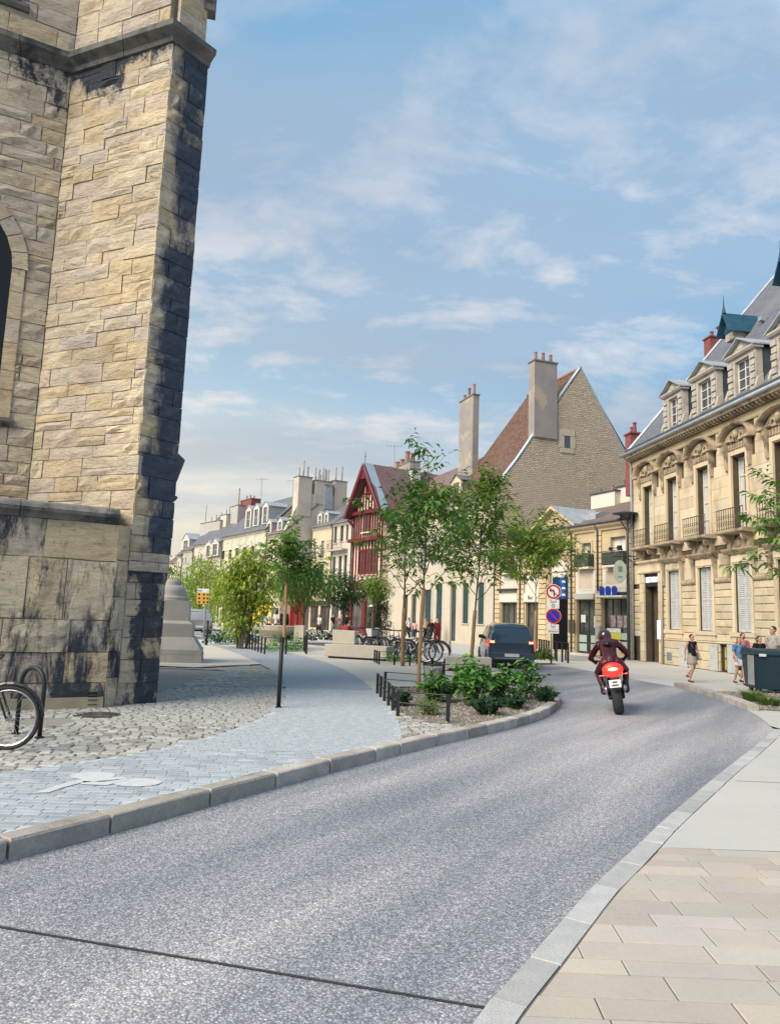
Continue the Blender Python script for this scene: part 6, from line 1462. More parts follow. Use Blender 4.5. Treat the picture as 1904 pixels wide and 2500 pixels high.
lf_dark = leafmat('dark_tree_leaf', (.02, .05, .018), (.04, .08, .025), (.06, .10, .03))
lf_broad = leafmat('broad_shrub_leaf', (.045, .14, .03), (.09, .23, .05), (.18, .33, .09), rough=.4)
lf_box = leafmat('clipped_dark_leaf', (.02, .06, .03), (.035, .085, .045), (.05, .11, .05))
lf_grass = leafmat('grass_blade', (.06, .11, .02), (.11, .18, .03), (.20, .25, .08))
m_bark = mat('young_bark', (.10, .075, .05), (.17, .13, .09), scale=9, bump=.5, bscale=40)
m_stake = mat('reed_trunk_wrap', (.36, .22, .11), (.27, .165, .085), scale=7, stretch=(9, 9, .6), bump=.5, bscale=30, fine=.2, fscale=60)
def leaf(mb, p, d, L, w, droop=.25, rng=random):
    """folded pointed leaf: 6 verts, 4 triangles"""
    d = d.normalized(); up = Vector((rng.gauss(0, .35), rng.gauss(0, .35), 1)); s = d.cross(up)
    if s.length < .05: s = Vector((1, 0, 0))
    s.normalize(); n = s.cross(d)
    q = p+d*L*.45; e = p+d*L-Vector((0, 0, droop*L)); b = len(mb.v)
    mb.v += [tuple(p), tuple(q+s*w*.5+n*w*.15), tuple(q-s*w*.5+n*w*.15), tuple(q), tuple(e)]
    mb.f += [(b, b+1, b+3), (b, b+3, b+2), (b+1, b+4, b+3), (b+3, b+4, b+2)]; mb.m += [0]*4
def grow(mbw, mbl, p, d, L, r, depth, rng, leafL, leafW, dens, spread=.6, up=.15, leafdepth=1, droop=.3, grav=0.0):
    """limb with side limbs; compound drooping leaves near the ends"""
    n = max(3, int(L/.18)); pts = [p.copy()]; dd = d.normalized(); rs = [r]
    for i in range(n):
        dd = (dd+Vector((rng.gauss(0, .10), rng.gauss(0, .10), rng.gauss(0, .07)+up*.12-grav*.1))).normalized(); pts.append(pts[-1]+dd*L/n); rs.append(max(.004, r*(1-.75*(i+1)/n)))
    mbw.tube(pts, rs, 5 if r > .02 else 3, caps=False)
    for i in range(1, len(pts)):
        t_ = i/(len(pts)-1)
        if depth > 0 and t_ > .25 and rng.random() < spread:
            a = rng.uniform(0, 2*PI); ax = dd.orthogonal().normalized(); ax = Matrix.Rotation(a, 3, dd) @ ax
            nd = (dd*.55+ax*.85+Vector((0, 0, .25))).normalized()
            grow(mbw, mbl, pts[i], nd, L*rng.uniform(.42, .66), rs[i]*.6, depth-1, rng, leafL, leafW, dens, spread, up, leafdepth, droop, grav)
        if depth <= leafdepth and t_ > .3:
            for k in range(dens):
                a = rng.uniform(0, 2*PI); ld = (Vector((math.cos(a), math.sin(a), rng.uniform(-.5, .35)))+dd*.6).normalized()
                # small spray: rachis with leaflets
                q = pts[i]+Vector((rng.gauss(0, .02), rng.gauss(0, .02), rng.gauss(0, .02)))
                for j in range(3):
                    leaf(mbl, q+ld*leafL*.45*j, (ld+Vector((rng.gauss(0, .5), rng.gauss(0, .5), -.35))).normalized(), leafL*rng.uniform(.7, 1.2), leafW, droop, rng)
def staked_tree(label, base, th, stake_h, H, crown_r, seed, leafm, leafL=.17, leafW=.05, lean=(0, 0), dens=2, limbs=9, top=True, wrap=True, group=None, crown0=None, name='staked_tree', gz=0, spread=.6, depth=2, shape=None):
    rng = random.Random(seed); t = thing(name, label, 'tree', (base[0], base[1], gz), 0, group)
    mbw, mbl = MB(), MB(); c0 = crown0 or stake_h*1.0; n = 12; pts = []
    for i in range(n+1):
        f = i/n; pts.append(Vector((lean[0]*f+rng.gauss(0, .008), lean[1]*f+rng.gauss(0, .008), H*.82*f)))
    mbw.tube(pts, [th*(1-.72*i/n) for i in range(n+1)], 7)
    for k in range(limbs):
        f = (c0+(H*.80-c0)*(k+.3)/limbs)/(H*.82); i = min(n-1, int(f*n)); p = pts[i].lerp(pts[i+1], f*n-i); a = k*2.4+rng.uniform(-.5, .5)
        fr = (k+.3)/limbs; sh = (1-abs(fr-.4)*1.0) if shape is None else shape(fr)
        d = Vector((math.cos(a), math.sin(a), .75+fr*.8)); grow(mbw, mbl, p, d, crown_r*sh*1.25, max(.016, th*.42), depth-1, rng, leafL, leafW, dens, spread, .4)
    grow(mbw, mbl, pts[-1], Vector((.1, 0, 1)), H*.2, max(.014, th*.35), depth-1, rng, leafL, leafW, dens, spread*.8, .6)
    mbw.build('trunk', m_bark, t, smooth=True); mbl.build('crown', leafm, t)
    if wrap:
        mb = MB(); m_ = [(pts[0].lerp(pts[3], k/8)) for k in range(9)]; z = 0; L = stake_h; q = []
        for k in range(9):
            zz = L*k/8; f = zz/(H*.82)*n; i = min(n-1, int(f)); q.append(pts[i].lerp(pts[i+1], f-i))
        mb.tube(q, [th*1.42+.004*math.sin(k*2.1) for k in range(9)], 10); mb.build('trunk_wrap', m_stake, t, smooth=True)
    return t
G1 = G(1020, 1690, ZP); G2_ = G(982, 1626, ZP); G3 = G(1148, 1636, ZP)
def topz(x, y, base): return atY(x, y, base[1]).z
t1 = staked_tree('tall young tree with wrapped trunk in the planting bed, nearest of the street trees', G1, .030, topz(1024, 1440, G1)-ZP, topz(1040, 1100, G1)-ZP, 1.0, 11, lf_tree, leafL=.23, leafW=.066, lean=(.10, .0), dens=3, limbs=15, crown0=1.95, gz=ZP, spread=.62, shape=lambda f: .50+.95*math.exp(-((f-.28)/.3)**2)-.18*f, depth=2)
t2 = staked_tree('slim wrapped tree between the bicycles and the front planted tree', G2_, .050, topz(984, 1485, G2_)-ZP, topz(980, 1225, G2_)-ZP, 1.15, 23, lf_tree, leafL=.25, leafW=.08, dens=2, limbs=9, crown0=2.1, gz=ZP, spread=.6)
t3 = staked_tree('wrapped young tree in front of the stone gable, beside the blue car', G3, .042, topz(1148, 1490, G3)-ZP, topz(1185, 1190, G3)-ZP, 1.6, 37, lf_tree2, leafL=.28, leafW=.085, lean=(.30, 0), dens=3, limbs=15, crown0=2.1, gz=ZP, spread=.6, shape=lambda f: .95-.25*f, depth=2)
G4 = G(1306, 1606, 0.01)
t4 = staked_tree('small spreading tree behind the blue car and left of the round road signs', G4, .042, 2.2, topz(1300, 1318, G4), 2.1, 41, lf_tree2, leafL=.32, leafW=.10, dens=3, limbs=10, crown0=2.7, wrap=True, gz=.01, spread=.65, shape=lambda f: 1.05-.3*f)
# right edge tree, trunk outside the frame
t5 = staked_tree('leafy young tree reaching in at the right edge before the mansion', (7.55, 13.2), .045, 1.6, 4.6, 1.0, 55, lf_tree, leafL=.21, leafW=.065, dens=3, limbs=11, crown0=2.2, gz=.01, spread=.6, shape=lambda f: 1.1-.35*f)
# trees of the square further off
def mass_tree(label, base, H, r, seed, leafm, leafL, n, c0, thick=.12, squash=1.0, stems=1, name='tree', gz=ZP, density=.55, cat='tree', clump=.34):
    """crown of many leaf clumps spread through an irregular volume, with stems running up into it"""
    rng = random.Random(seed); t = thing(name, label, cat, (base[0], base[1], gz)); mbw, mbl = MB(), MB()
    cs = []
    for k in range(n):
        while True:
            v = Vector((rng.uniform(-1, 1), rng.uniform(-1, 1), rng.uniform(-1, 1)))
            if .25 < v.length < 1: break
        zz = c0+(H-c0)*(v.z*.5+.5); rr = r*(1-.45*max(0, v.z)**1.5); cs.append((Vector((v.x*rr, v.y*rr, zz)), rng.uniform(.6, 1.3)))
    for c, s in cs:
        for j in range(int(26*density)):
            d = Vector((rng.gauss(0, 1), rng.gauss(0, 1), rng.gauss(0, .8))); p = c+d*r*clump*.5*s
            leaf(mbl, p, Vector((d.x, d.y, d.z*.5-.4)), leafL*rng.uniform(.7, 1.3), leafL*.34, .3, rng)
    for s in range(stems):
        a = rng.uniform(0, 2*PI); e = Vector((math.cos(a)*r*.15*(stems > 1), math.sin(a)*r*.15*(stems > 1), 0)); top = Vector((math.cos(a)*r*.45*(stems > 1), math.sin(a)*r*.45*(stems > 1), H*.8))
        mbw.tube([e, e.lerp(top, .4)+Vector((rng.gauss(0, .05), rng.gauss(0, .05), 0)), top], [thick, thick*.7, thick*.2], 6, caps=False)
        for c, s2 in rng.sample(cs, min(len(cs), 14)): q = e.lerp(top, rng.uniform(.35, .9)); mbw.tube([q, q.lerp(c, .5)+Vector((0, 0, -.1)), c], [thick*.35, thick*.2, thick*.08], 4, caps=False)
    mbw.build('trunk', m_bark, t, smooth=True); mbl.build('crown', leafm, t); return t
def gnd(x, y, z=ZP): return G(x, y, z)
bW = gnd(590, 1583); zt = lambda x, y, b: atY(x, y, b[1]).z
mass_tree('large billowing yellow green willow like bush left of the middle of the square', bW, zt(600, 1342, bW)+.1, (lambda p, q: (q.x-p.x)/2)(atY(518, 1450, bW[1]), atY(664, 1450, bW[1])), 3, lf_willow, .20, 300, .55, stems=7, thick=.07, density=.75, name='willow_bush', cat='bush', clump=.26)
bS = gnd(692, 1572); t6 = staked_tree('thin young tree with two leaf tufts on top beside the willow bush', bS, .055, 3.0, zt(705, 1290, bS)-ZP, 1.55, 71, lf_tree, leafL=.36, leafW=.12, dens=3, limbs=12, crown0=2.6, gz=ZP, wrap=True, shape=lambda f: 1.1-.75*f)
b7 = gnd(735, 1570); mass_tree('round green tree beside the red lit shopfront', b7, zt(735, 1375, b7), 2.0, 9, lf_tree, .26, 150, 2.4, density=.55, clump=.34)
b8 = gnd(706, 1570); mass_tree('mid green tree just right of the willow bush', (b8[0], b8[1]+3), zt(690, 1392, b8), 1.7, 19, lf_tree2, .26, 120, 2.3, density=.55, clump=.34)
b9 = gnd(836, 1568); mass_tree('dark narrow tree in front of the balcony house', b9, zt(836, 1400, b9), 1.15, 29, lf_dark, .24, 110, 2.0, density=.6)
b10 = gnd(910, 1566); mass_tree('small round bright green tree before the timbered house', b10, zt(936, 1408, b10), 1.05, 31, lf_tree2, .22, 110, 2.5, density=.6)
bh = gnd(914, 1567); mass_tree('dark brown clipped column beside the timbered house doorway', (bh[0]+.2, bh[1]+1.5), zt(914, 1462, bh), .75, 33, lf_box, .18, 110, .2, density=.7, name='clipped_column', cat='shrub')
b11 = (-15.5, 62); mass_tree('pale green tree before the small houses at the far left', b11, 5.9, 2.3, 43, lf_willow, .32, 150, 1.2)
b12 = (-20, 82); mass_tree('olive green tree against the far left row of houses', b12, 8.2, 2.6, 47, lf_tree2, .36, 150, 1.0)
mass_tree('green tree low behind the portal pier at the far left', (-12.4, 42.0), 4.3, 1.5, 49, lf_tree2, .25, 110, .8)

# ---------------------------------------------------------------- front planting island
isl_pts = [tuple(p) for p in path_in if 10.6 < p.y < 16.8]
isl = [(.62, 11.4)]+[(.35, 12.6), (.12, 14.4), (.02, 15.9), (.3, 16.9), (1.4, 17.45), (3.3, 17.6)]+[(3.8, 17.2), (3.78, 16.4), (3.55, 15.5), (3.3, 14.9), (2.9, 14.0), (2.35, 13.0), (1.72, 12.0), (1.25, 11.3)]
tri = [tuple(p) for p in path_in if p.y < 12.2]+[(.32, 12.4), (.66, 11.35), (1.28, 11.28)]+[tuple(p) for p in reversed(kin) if 9.75 < p.y < 11.2]
tri_s = sheet('cobbled_corner', tri, ZP-.03, m_bed, kind='structure')
lay(tri, .145, .12, .012, .012, 8.0, 14.5, -6, 2.5, -.25, ZP, .03, m_cobble, m_cobble_far, tri_s, 'cobble', jig=.008, cham=.009, limit=170, vary=.25, tilt=.03, hj=.005)
bed = sheet('planting_bed', isl, ZP-.012, m_gravel, kind='structure')
# edging stones between path and bed
rng = random.Random(5)
mb = MB(); 
for i in range(1500):
    while True:
        x, y = rng.uniform(0, 4), rng.uniform(11.2, 17.6)
        if in_poly(x, y, isl): break
    s = rng.uniform(.012, .034); a = rng.uniform(0, PI); vs = []
    for k in range(5): vs.append((x+s*math.cos(a+k*1.257)*rng.uniform(.7, 1.1), y+s*math.sin(a+k*1.257)*rng.uniform(.7, 1.1), ZP-.012))
    vs += [(v[0]*.4+x*.6, v[1]*.4+y*.6, ZP-.012+s*.7) for v in vs]
    mb.add(vs, [(5, 6, 7, 8, 9)]+[(k, (k+1) % 5, 5+(k+1) % 5, 5+k) for k in range(5)])
mb.build('pebbles', mat('pebble', (.19, .17, .14), (.30, .27, .23), scale=14), bed, kind='stuff')
def shrub(label, base, H, r, seed, leafm, leafL, n, ratio=.6, gz=ZP-.01, name='shrub', upright=.5, stems=10, group=None, wsp=1.0):
    rng = random.Random(seed); t = thing(name, label, 'shrub' if name == 'shrub' else name.replace('_', ' '), (base[0], base[1], gz), 0, group); mbw, mbl = MB(), MB()
    for s in range(stems):
        a = rng.uniform(0, 2*PI); rr = r*math.sqrt(rng.random()); tip = Vector((math.cos(a)*rr*wsp, math.sin(a)*rr, H*rng.uniform(.55, 1.0)*(1-.35*(rr/r)**2)))
        b0 = Vector((tip.x*.35, tip.y*.35, 0)); m_ = b0.lerp(tip, .5)+Vector((0, 0, H*.12)); pts = [b0, m_, tip]; mbw.tube(pts, [.010, .007, .003], 4, caps=False)
        for k in range(n):
            f = rng.uniform(.12, 1); q = (b0.lerp(m_, f*2) if f < .5 else m_.lerp(tip, f*2-1)); a2 = rng.uniform(0, 2*PI)
            leaf(mbl, q, Vector((math.cos(a2), math.sin(a2), rng.uniform(-.1, upright))), leafL*rng.uniform(.6, 1.25), leafL*ratio, .35, rng)
    mbw.build('stem', m_bark, t); mbl.build('foliage', leafm, t); return t
S_ = lambda x, y: G(x, y, ZP)
shrub('leafy green shrub at the foot of the front wrapped tree trunk', S_(1070, 1712), .62, .42, 1, lf_broad, .13, 26, stems=26)
shrub('tall broad leaved shrub in the middle of the planting bed', S_(1150, 1722), 1.0, .42, 2, lf_broad, .19, 17, stems=20)
shrub('broad leaved shrub with upright shoots at the right of the bed', S_(1222, 1715), .86, .42, 3, lf_broad, .20, 16, stems=18)
shrub('broad leaved shrub overhanging the road side of the bed', S_(1288, 1706), .98, .34, 4, lf_broad, .17, 15, stems=13)
shrub('low rounded dark shrub right behind the kerb', S_(1188, 1742), .34, .30, 5, lf_box, .07, 70, stems=22)
shrub('low dark shrub mound right of the rounded one behind the kerb', S_(1258, 1728), .34, .32, 6, lf_box, .07, 66, stems=22)
shrub('small dark shrub at the tip of the planting bed', S_(1332, 1712), .34, .26, 7, lf_box, .07, 60, stems=18)
shrub('low dark shrub behind the metal rail near the path', S_(985, 1722), .30, .30, 8, lf_box, .08, 50, stems=16)
shrub('thin straggly grass clump behind the low rail', S_(1048, 1742), .26, .22, 9, lf_grass, .16, 16, ratio=.12, stems=16)
def grass(label, base, H, r, seed, n=160, gz=.01, name='grass_clump', group=None):
    rng = random.Random(seed); t = MB()
    for i in range(n):
        a = rng.uniform(0, 2*PI); rr = r*math.sqrt(rng.random())*.5; p = Vector((math.cos(a)*rr, math.sin(a)*rr, 0)); d = Vector((math.cos(a)*rng.uniform(.1, .9), math.sin(a)*rng.uniform(.1, .9), 1)).normalized(); L = H*rng.uniform(.6, 1.15); w = .006+.004*rng.random()
        s = d.cross(Vector((0, 0, 1))).normalized()*w; q = p+d*L*.55; e = q+(d+Vector((math.cos(a)*.7, math.sin(a)*.7, -.5)))*L*.45; b = len(t.v)
        t.v += [tuple(p-s), tuple(p+s), tuple(q+s), tuple(q-s), tuple(e)]; t.f += [(b, b+1, b+2, b+3), (b+3, b+2, b+4)]; t.m += [0, 0]
    o = t.build(name, lf_grass, None, loc=(base[0], base[1], gz)); tag(o, label, 'grass', group); return o
grass('green grass clump by the kerb in front of the dark bin', G(1838, 1712, .01), .36, .45, 3, 320)
grass('second grass clump at the right edge beside the gravel', G(1875, 1722, .01), .28, .4, 4, 220)
grass('thin pale grasses at the road end of the planting bed', S_(1330, 1700), .42, .3, 6, 90, gz=ZP-.01)
# right-hand gravel bed with a raised kerb
rb = [(8.18, 21.0), (8.05, 18.3), (7.75, 16.6), (7.3, 15.2)]
gb_poly = [(8.3, 20.4), (8.2, 18.6), (7.95, 17.0), (7.75, 16.2), (8.4, 15.9), (12, 16.2), (12, 20.3)]
gbed = sheet('gravel_bed', gb_poly, .016, m_gravel, kind='structure')
mb = MB(); rng = random.Random(8)
for i in range(900):
    while True:
        x, y = rng.uniform(7.7, 11), rng.uniform(15.9, 20.4)
        if in_poly(x, y, gb_poly): break
    s = rng.uniform(.015, .04); a = rng.uniform(0, PI); vs = []
    for k in range(5): vs.append((x+s*math.cos(a+k*1.257), y+s*math.sin(a+k*1.257)*.8, .016))
    vs += [(v[0]*.4+x*.6, v[1]*.4+y*.6, .016+s*.7) for v in vs]
    mb.add(vs, [(5, 6, 7, 8, 9)]+[(k, (k+1) % 5, 5+(k+1) % 5, 5+k) for k in range(5)])
mb.build('pebbles', MATS['pebble'], gbed, kind='stuff')
FEl = [Vector(p) for p in ((8.22, 21.4), (8.24, 20.4), (8.12, 18.6), (7.85, 16.8), (7.62, 15.8))]
fk = kerb_run(smooth_line(FEl, 1), .9, .22, -.02, .13, m_kerb, kn, 'kerb_stone', side=1)
# far planters of the square (each bed with its plants)
m_green_far = lf_tree2
def bed_plants(label, x0, x1, y, H, seed, leafm=lf_tree2, n=22, dy=1.2, leafL=.15):
    """one continuous low planting"""
    rng = random.Random(seed); a = G(x0, y, ZP); b = G(x1, y, ZP); mb = MB(); L = math.hypot(b[0]-a[0], b[1]-a[1])
    for i in range(int(n*L*12)):
        f = rng.random(); x = a[0]+(b[0]-a[0])*f; yy = a[1]+(b[1]-a[1])*f+rng.uniform(0, dy)
        h = H*(.55+.45*math.sin(f*9+seed)*math.cos(yy*3))
        leaf(mb, Vector((x-a[0], yy-a[1], max(.02, abs(h)*rng.random()))), Vector((rng.gauss(0, .6), rng.gauss(0, .6), rng.uniform(.1, 1))), leafL*rng.uniform(.6, 1.3), leafL*.35, .2, rng)
    o = mb.build('ground_planting', leafm, None, loc=(a[0], a[1], ZP)); tag(o, label, 'plants', kind='stuff'); return o
bed_plants('green low planting inside the far railed bed', 640, 736, 1592, .75, 1, lf_broad, n=26, dy=2.0, leafL=.18)
bed_plants('green planting in the small railed bed by the bicycles', 935, 1020, 1620, .42, 2, lf_broad, n=24, dy=1.5, leafL=.12)
bed_plants('dark planting along the foot of the willow bush', 490, 615, 1574, 1.1, 3, lf_box, n=22, dy=2.5, leafL=.25)
bed_plants('dark low planting before the shops of the square', 690, 860, 1566, .85, 4, lf_dark, n=16, dy=1.5, leafL=.25)
bed_plants('green grass planting behind the blue car', 1290, 1350, 1614, .45, 5, lf_grass, n=34, dy=1.0, leafL=.25)
# ================================================================ STREET FURNITURE
m_black = mat('black_powder_coat', (.018, .020, .024), rough=.5)
m_bstone = mat('pale_bench_stone', (.50, .45, .37), (.44, .40, .34), rough=.8, scale=1.5, fine=.08, fscale=40, bump=.15, bscale=50)
m_galv = mat('galvanised_steel', (.34, .35, .35), (.42, .43, .43), rough=.45, metal=.5, scale=6)
# hoop rack
def hoop(label, P, w, h, r, rot):
    t = thing('cycle_stand', label, 'cycle stand', (P[0], P[1], ZP), rot)
    mb = MB(); R = w/2; pts = [(-R, 0, -.02), (-R, 0, h-R)]+[(-R*math.cos(PI*k/10), 0, h-R+R*math.sin(PI*k/10)) for k in range(1, 10)]+[(R, 0, h-R), (R, 0, -.02)]
    mb.tube(pts, r, 10); mb.build('hoop', m_black, t, smooth=True)
    for s_ in (-1, 1): mb = MB(); mb.lathe([(.055, 0), (.055, .012), (.03, .016)], 10, c=(s_*R, 0, 0)); mb.build('base_flange', m_black, t)
h0, h1 = G(40, 1792, ZP), G(97, 1801, ZP)
hoop('dark metal hoop rack holding the bicycle by the church wall', ((h0[0]+h1[0])/2, (h0[1]+h1[1])/2), math.hypot(h1[0]-h0[0], h1[1]-h0[1])+.0, .80, .026, math.atan2(h1[1]-h0[1], h1[0]-h0[0]))
# bollards
def bollard(label, P, h, r, lean=(0, 0)):
    t = thing('bollard', label, 'bollard', (P[0], P[1], ZP), group='dark slim bollards along the path')
    mb = MB(); mb.tube([(0, 0, 0), (lean[0], lean[1], h)], r, 10); mb.build('post', m_black, t, smooth=True)
    mb = MB(); mb.lathe([(r*1.12, -.06), (r*1.12, 0), (r*.6, .015)], 10, c=(lean[0], lean[1], h)); mb.build('cap', m_black, t); mb = MB(); mb.lathe([(r*1.7, -.005), (r*1.7, .012), (r, .02)], 10); mb.build('base_ring', m_black, t); return t
bp = G(680, 1727, ZP); bollard('tall dark post standing alone at the edge of the cobbles', bp, atY(691, 1557, bp[1]).z-ZP, .035, (.0, 0))
bp = G(504, 1575, ZP); bollard('dark slim post beyond the portal pier', bp, atY(509, 1515, bp[1]).z-ZP, .05)
# low metal fences round the beds
def low_fence(label, pts, h, gz, bar=.022, step=None, rails=(1.0, .55), name='low_rail', verts=None, wide=.03):
    t = thing(name, label, 'railing', (pts[0][0], pts[0][1], gz)); O = Vector((pts[0][0], pts[0][1], 0))
    P = [Vector((p[0], p[1], 0))-O for p in pts]
    posts = []
    for a, b in zip(P, P[1:]):
        n = max(1, round((b-a).length/(step or 9))); posts += [a.lerp(b, i/n) for i in range(n)]
    posts.append(P[-1])
    for q in posts: mb = MB(); mb.box(q.x-wide, q.x+wide, q.y-wide*.4, q.y+wide*.4, 0, h); mb.build('post', m_black, t)
    for f in rails:
        for a, b in zip(P, P[1:]): mb = MB(); z = h*f-.01; mb.tube([a+Vector((0, 0, z)), b+Vector((0, 0, z))], bar*.5, 5); mb.build('rail', m_black, t)
    return t
A = G(921, 1693, ZP); B = G(971, 1748, ZP); C = G(1093, 1762, ZP)
low_fence('low black rail with flat posts at the left corner of the planting bed', [A, B, C], .40, ZP, step=.62)
A2 = G(940, 1678, ZP); low_fence('thin low rail behind the front planted tree', [A2, G(1020, 1684, ZP), G(1150, 1692, ZP)], .34, ZP, bar=.018, step=1.3)
low_fence('low black rail round the small bed by the bicycles', [G(914, 1617, ZP), G(925, 1622, ZP), G(1000, 1625, ZP), G(1018, 1622, ZP)], .42, ZP, step=.55)
low_fence('low black rail with many posts before the far green bed', [G(609, 1584, ZP), G(646, 1597, ZP), G(748, 1597, ZP), G(742, 1588, ZP)], .62, ZP, step=.75, wide=.035)
low_fence('low rail behind the benches near the car', [G(1080, 1655, ZP), G(1180, 1655, ZP)], .36, ZP, step=.8)
low_fence('low rail round the tree behind the round road signs', [G(1316, 1603, .01), G(1345, 1612, .01), G(1386, 1619, .01)], .85, .01, step=.6, wide=.04)
# concrete benches
def bench(label, pts, h, d, group=None, name='stone_bench', top=None):
    """solid stone bench from two front plan points"""
    a = Vector((pts[0][0], pts[0][1], 0)); b = Vector((pts[1][0], pts[1][1], 0)); e = (b-a); L = e.length; r = math.atan2(e.y, e.x)
    t = thing(name, label, 'bench', a+Vector((0, 0, ZP)), r, group)
    mb = MB(); mb.box(.12, L-.12, .10, d-.08, 0, .07); mb.build('recessed_base', m_darkf, t)
    n = max(1, round(L/1.8))
    for i in range(n): mb = MB(); mb.bbox(L*i/n+.004, L*(i+1)/n-.004, 0, d, .07, h, .015); mb.build('seat_block', m_bstone, t)
    if top: mb = MB(); mb.bbox(top[0], top[1], d-.14, d-.01, h+.002, h+top[2], .015); mb.build('backrest', m_bstone, t)
    return t
bench('long low pale stone bench in front of the parked bicycles', [G(791, 1606, ZP), G(943, 1615, ZP)], .50, .65, top=(.05, .95, .50))
bench('short pale stone block bench between the wrapped trees', [G(1087, 1637, ZP), G(1200, 1641, ZP)], .42, .60)
bench('pale stone seat in the middle of the plaza', [G(716, 1572, ZP), G(740, 1573, ZP)], .95, .5)
bench('small pale stone block left of the plaza seat', [G(688, 1563, ZP), G(700, 1564, ZP)], .7, .5)
bench('pale stone box seat right behind the long bench', [G(831, 1576, ZP), G(860, 1578, ZP)], .75, .5)
# round seat / basin under the seated people
q = G(664, 1566, ZP); t = thing('round_planter_seat', 'round pale stone bowl seat in front of the willow bush', 'planter', (q[0], q[1], ZP))
mb = MB(); mb.lathe([(.5, 0), (.5, .3), (1.1, .62), (1.15, .85), (1.0, .86)], 20, squash=(1.3, 1)); mb.build('bowl', m_bstone, t, smooth=False)
# litter basket
q = G(1055, 1690, ZP); t = thing('litter_basket', 'expanded mesh litter basket on a post beside the planting bed', 'litter bin', (q[0], q[1], ZP))
h = atY(1055, 1622, q[1]).z-ZP; r = .19
mb = MB(); mb.tube([(0, .2, 0), (0, .2, h+.12)], .03, 7); mb.tube([(.26, .2, 0), (.26, .2, h+.12)], .02, 7); mb.build('post', m_black, t)
mb = MB(); mb.ring((0, 0, h), r*1.12, .018, 'z', 20, 5); mb.ring((0, 0, .1), r*.85, .014, 'z', 18, 4); mb.build('rim', m_black, t)
mb = MB()
for k in range(20):
    for s_ in (-1, 1):
        pts = [];
        for j in range(6): f = j/5; a = 2*PI*k/20+s_*f*.9; rr = r*(.85+.25*f); pts.append((rr*math.cos(a), rr*math.sin(a), .1+(h-.1)*f))
        mb.tube(pts, .006, 3, caps=False)
mb.build('mesh', m_galv, t); mb = MB(); mb.lathe([(r*.75, .12), (r*.95, h*.9)], 14); mb.build('bag', mat('pale_bin_liner', (.40, .41, .42), (.5, .5, .5), scale=9, rough=.4), t)
# wheeled waste container at right
q = G(1846, 1692, .01); t = thing('waste_container', 'dark blue green wheeled waste container with pale rim at the right edge', 'waste bin', (q[0], q[1], .02), math.radians(-6))
hd = .98
mb = MB(); mb.add([(0, 0, .10), (1.25, 0, .10), (1.25, .8, .10), (0, .8, .10), (-.06, -.04, hd), (1.33, -.04, hd), (1.33, .86, hd), (-.06, .86, hd)], [(0, 3, 2, 1), (4, 5, 6, 7), (0, 1, 5, 4), (1, 2, 6, 5), (2, 3, 7, 6), (3, 0, 4, 7)]); m_bin = mat('dark_teal_plastic', (.012, .030, .042), (.018, .040, .052), rough=.45, scale=2); mb.build('body', m_bin, t)
mb = MB(); mb.bbox(-.10, 1.37, -.08, .90, hd+.002, hd+.07, .02); mb.build('rim', m_bin, t)
mb = MB(); mb.prismx([(-.06, hd+.072), (.9, hd+.072), (.85, hd+.14), (.4, hd+.19), (.0, hd+.14)], -.07, 1.34); mb.build('lid', m_bin, t)
mb = MB(); mb.box(-.10, -.07, -.07, .3, .2, hd); mb.build('lift_arm', m_galv, t); mb = MB(); mb.bbox(.06, .25, -.10, -.085, hd-.02, hd+.05, .005); mb.build('sticker', m_whitef, t)
for x, y in ((.12, .1), (1.12, .1), (.12, .7), (1.12, .7)): mb = MB(); mb.lathe([(.09, -.03), (.09, .03)], 12, c=(x, y, .09), axis='x'); mb.build('wheel', m_black, t)
mb = MB(); mb.box(-.30, -.25, -.30, -.25, 0, .48); o = mb.build('corner_post', m_black, None, loc=(q[0]+.05, q[1]-.2, .01)); o.name = 'short_post'; tag(o, 'short black post in front of the waste container', 'post')
# road signs
def disc(name, par, c, r, m, y, th=.01, seg=32): mb = MB(); mb.lathe([(r, y), (r, y+th)], seg, c=(c[0], 0, c[1]), axis='y'); return mb.build(name, m, par)
m_sred = mat('sign_red', (.42, .02, .02), rough=.4); m_swhite = mat('sign_white', (.68, .66, .64), rough=.4); m_sblue = mat('sign_blue', (.015, .03, .36), rough=.4); m_sblack = mat('sign_black', (.02, .02, .02), rough=.4)
q = G(1345, 1621, .01); t = thing('road_sign_post', 'post with no left turn and no parking round signs and white plates', 'road sign', (q[0], q[1], .01), math.radians(-8))
def sz(x, y): p = atY(x, y, q[1]); return (p.x-q[0], p.z-.01)
mb = MB(); mb.tube([(0, 0, 0), (0, 0, sz(1350, 1424)[1])], .035, 8); mb.build('post', m_galv, t, smooth=True)
pxm = q[1]/FPX
c1 = sz(1350, 1445); r1 = 18.5*pxm; s1_ = disc('no_left_turn_sign', t, c1, r1, m_swhite, -.06)
disc('sign_ring', s1_, c1, r1*.93, m_sred, -.064, .004); disc('sign_field', s1_, c1, r1*.70, m_swhite, -.068, .004)
mb = MB(); a = r1*.1
mb.prismy([(c1[0]+a*.1, c1[1]-r1*.55), (c1[0]+a*1.6, c1[1]-r1*.55), (c1[0]+a*1.6, c1[1]-r1*.05), (c1[0]+a*.6, c1[1]+r1*.28), (c1[0]-a*2.8, c1[1]+r1*.28), (c1[0]-a*2.8, c1[1]+r1*.42), (c1[0]-r1*.55, c1[1]+r1*.18), (c1[0]-a*2.8, c1[1]-r1*.06), (c1[0]-a*2.8, c1[1]+r1*.1), (c1[0]-a*.2, c1[1]+r1*.1)], -.076, -.0725); mb.build('arrow', m_sblack, s1_)
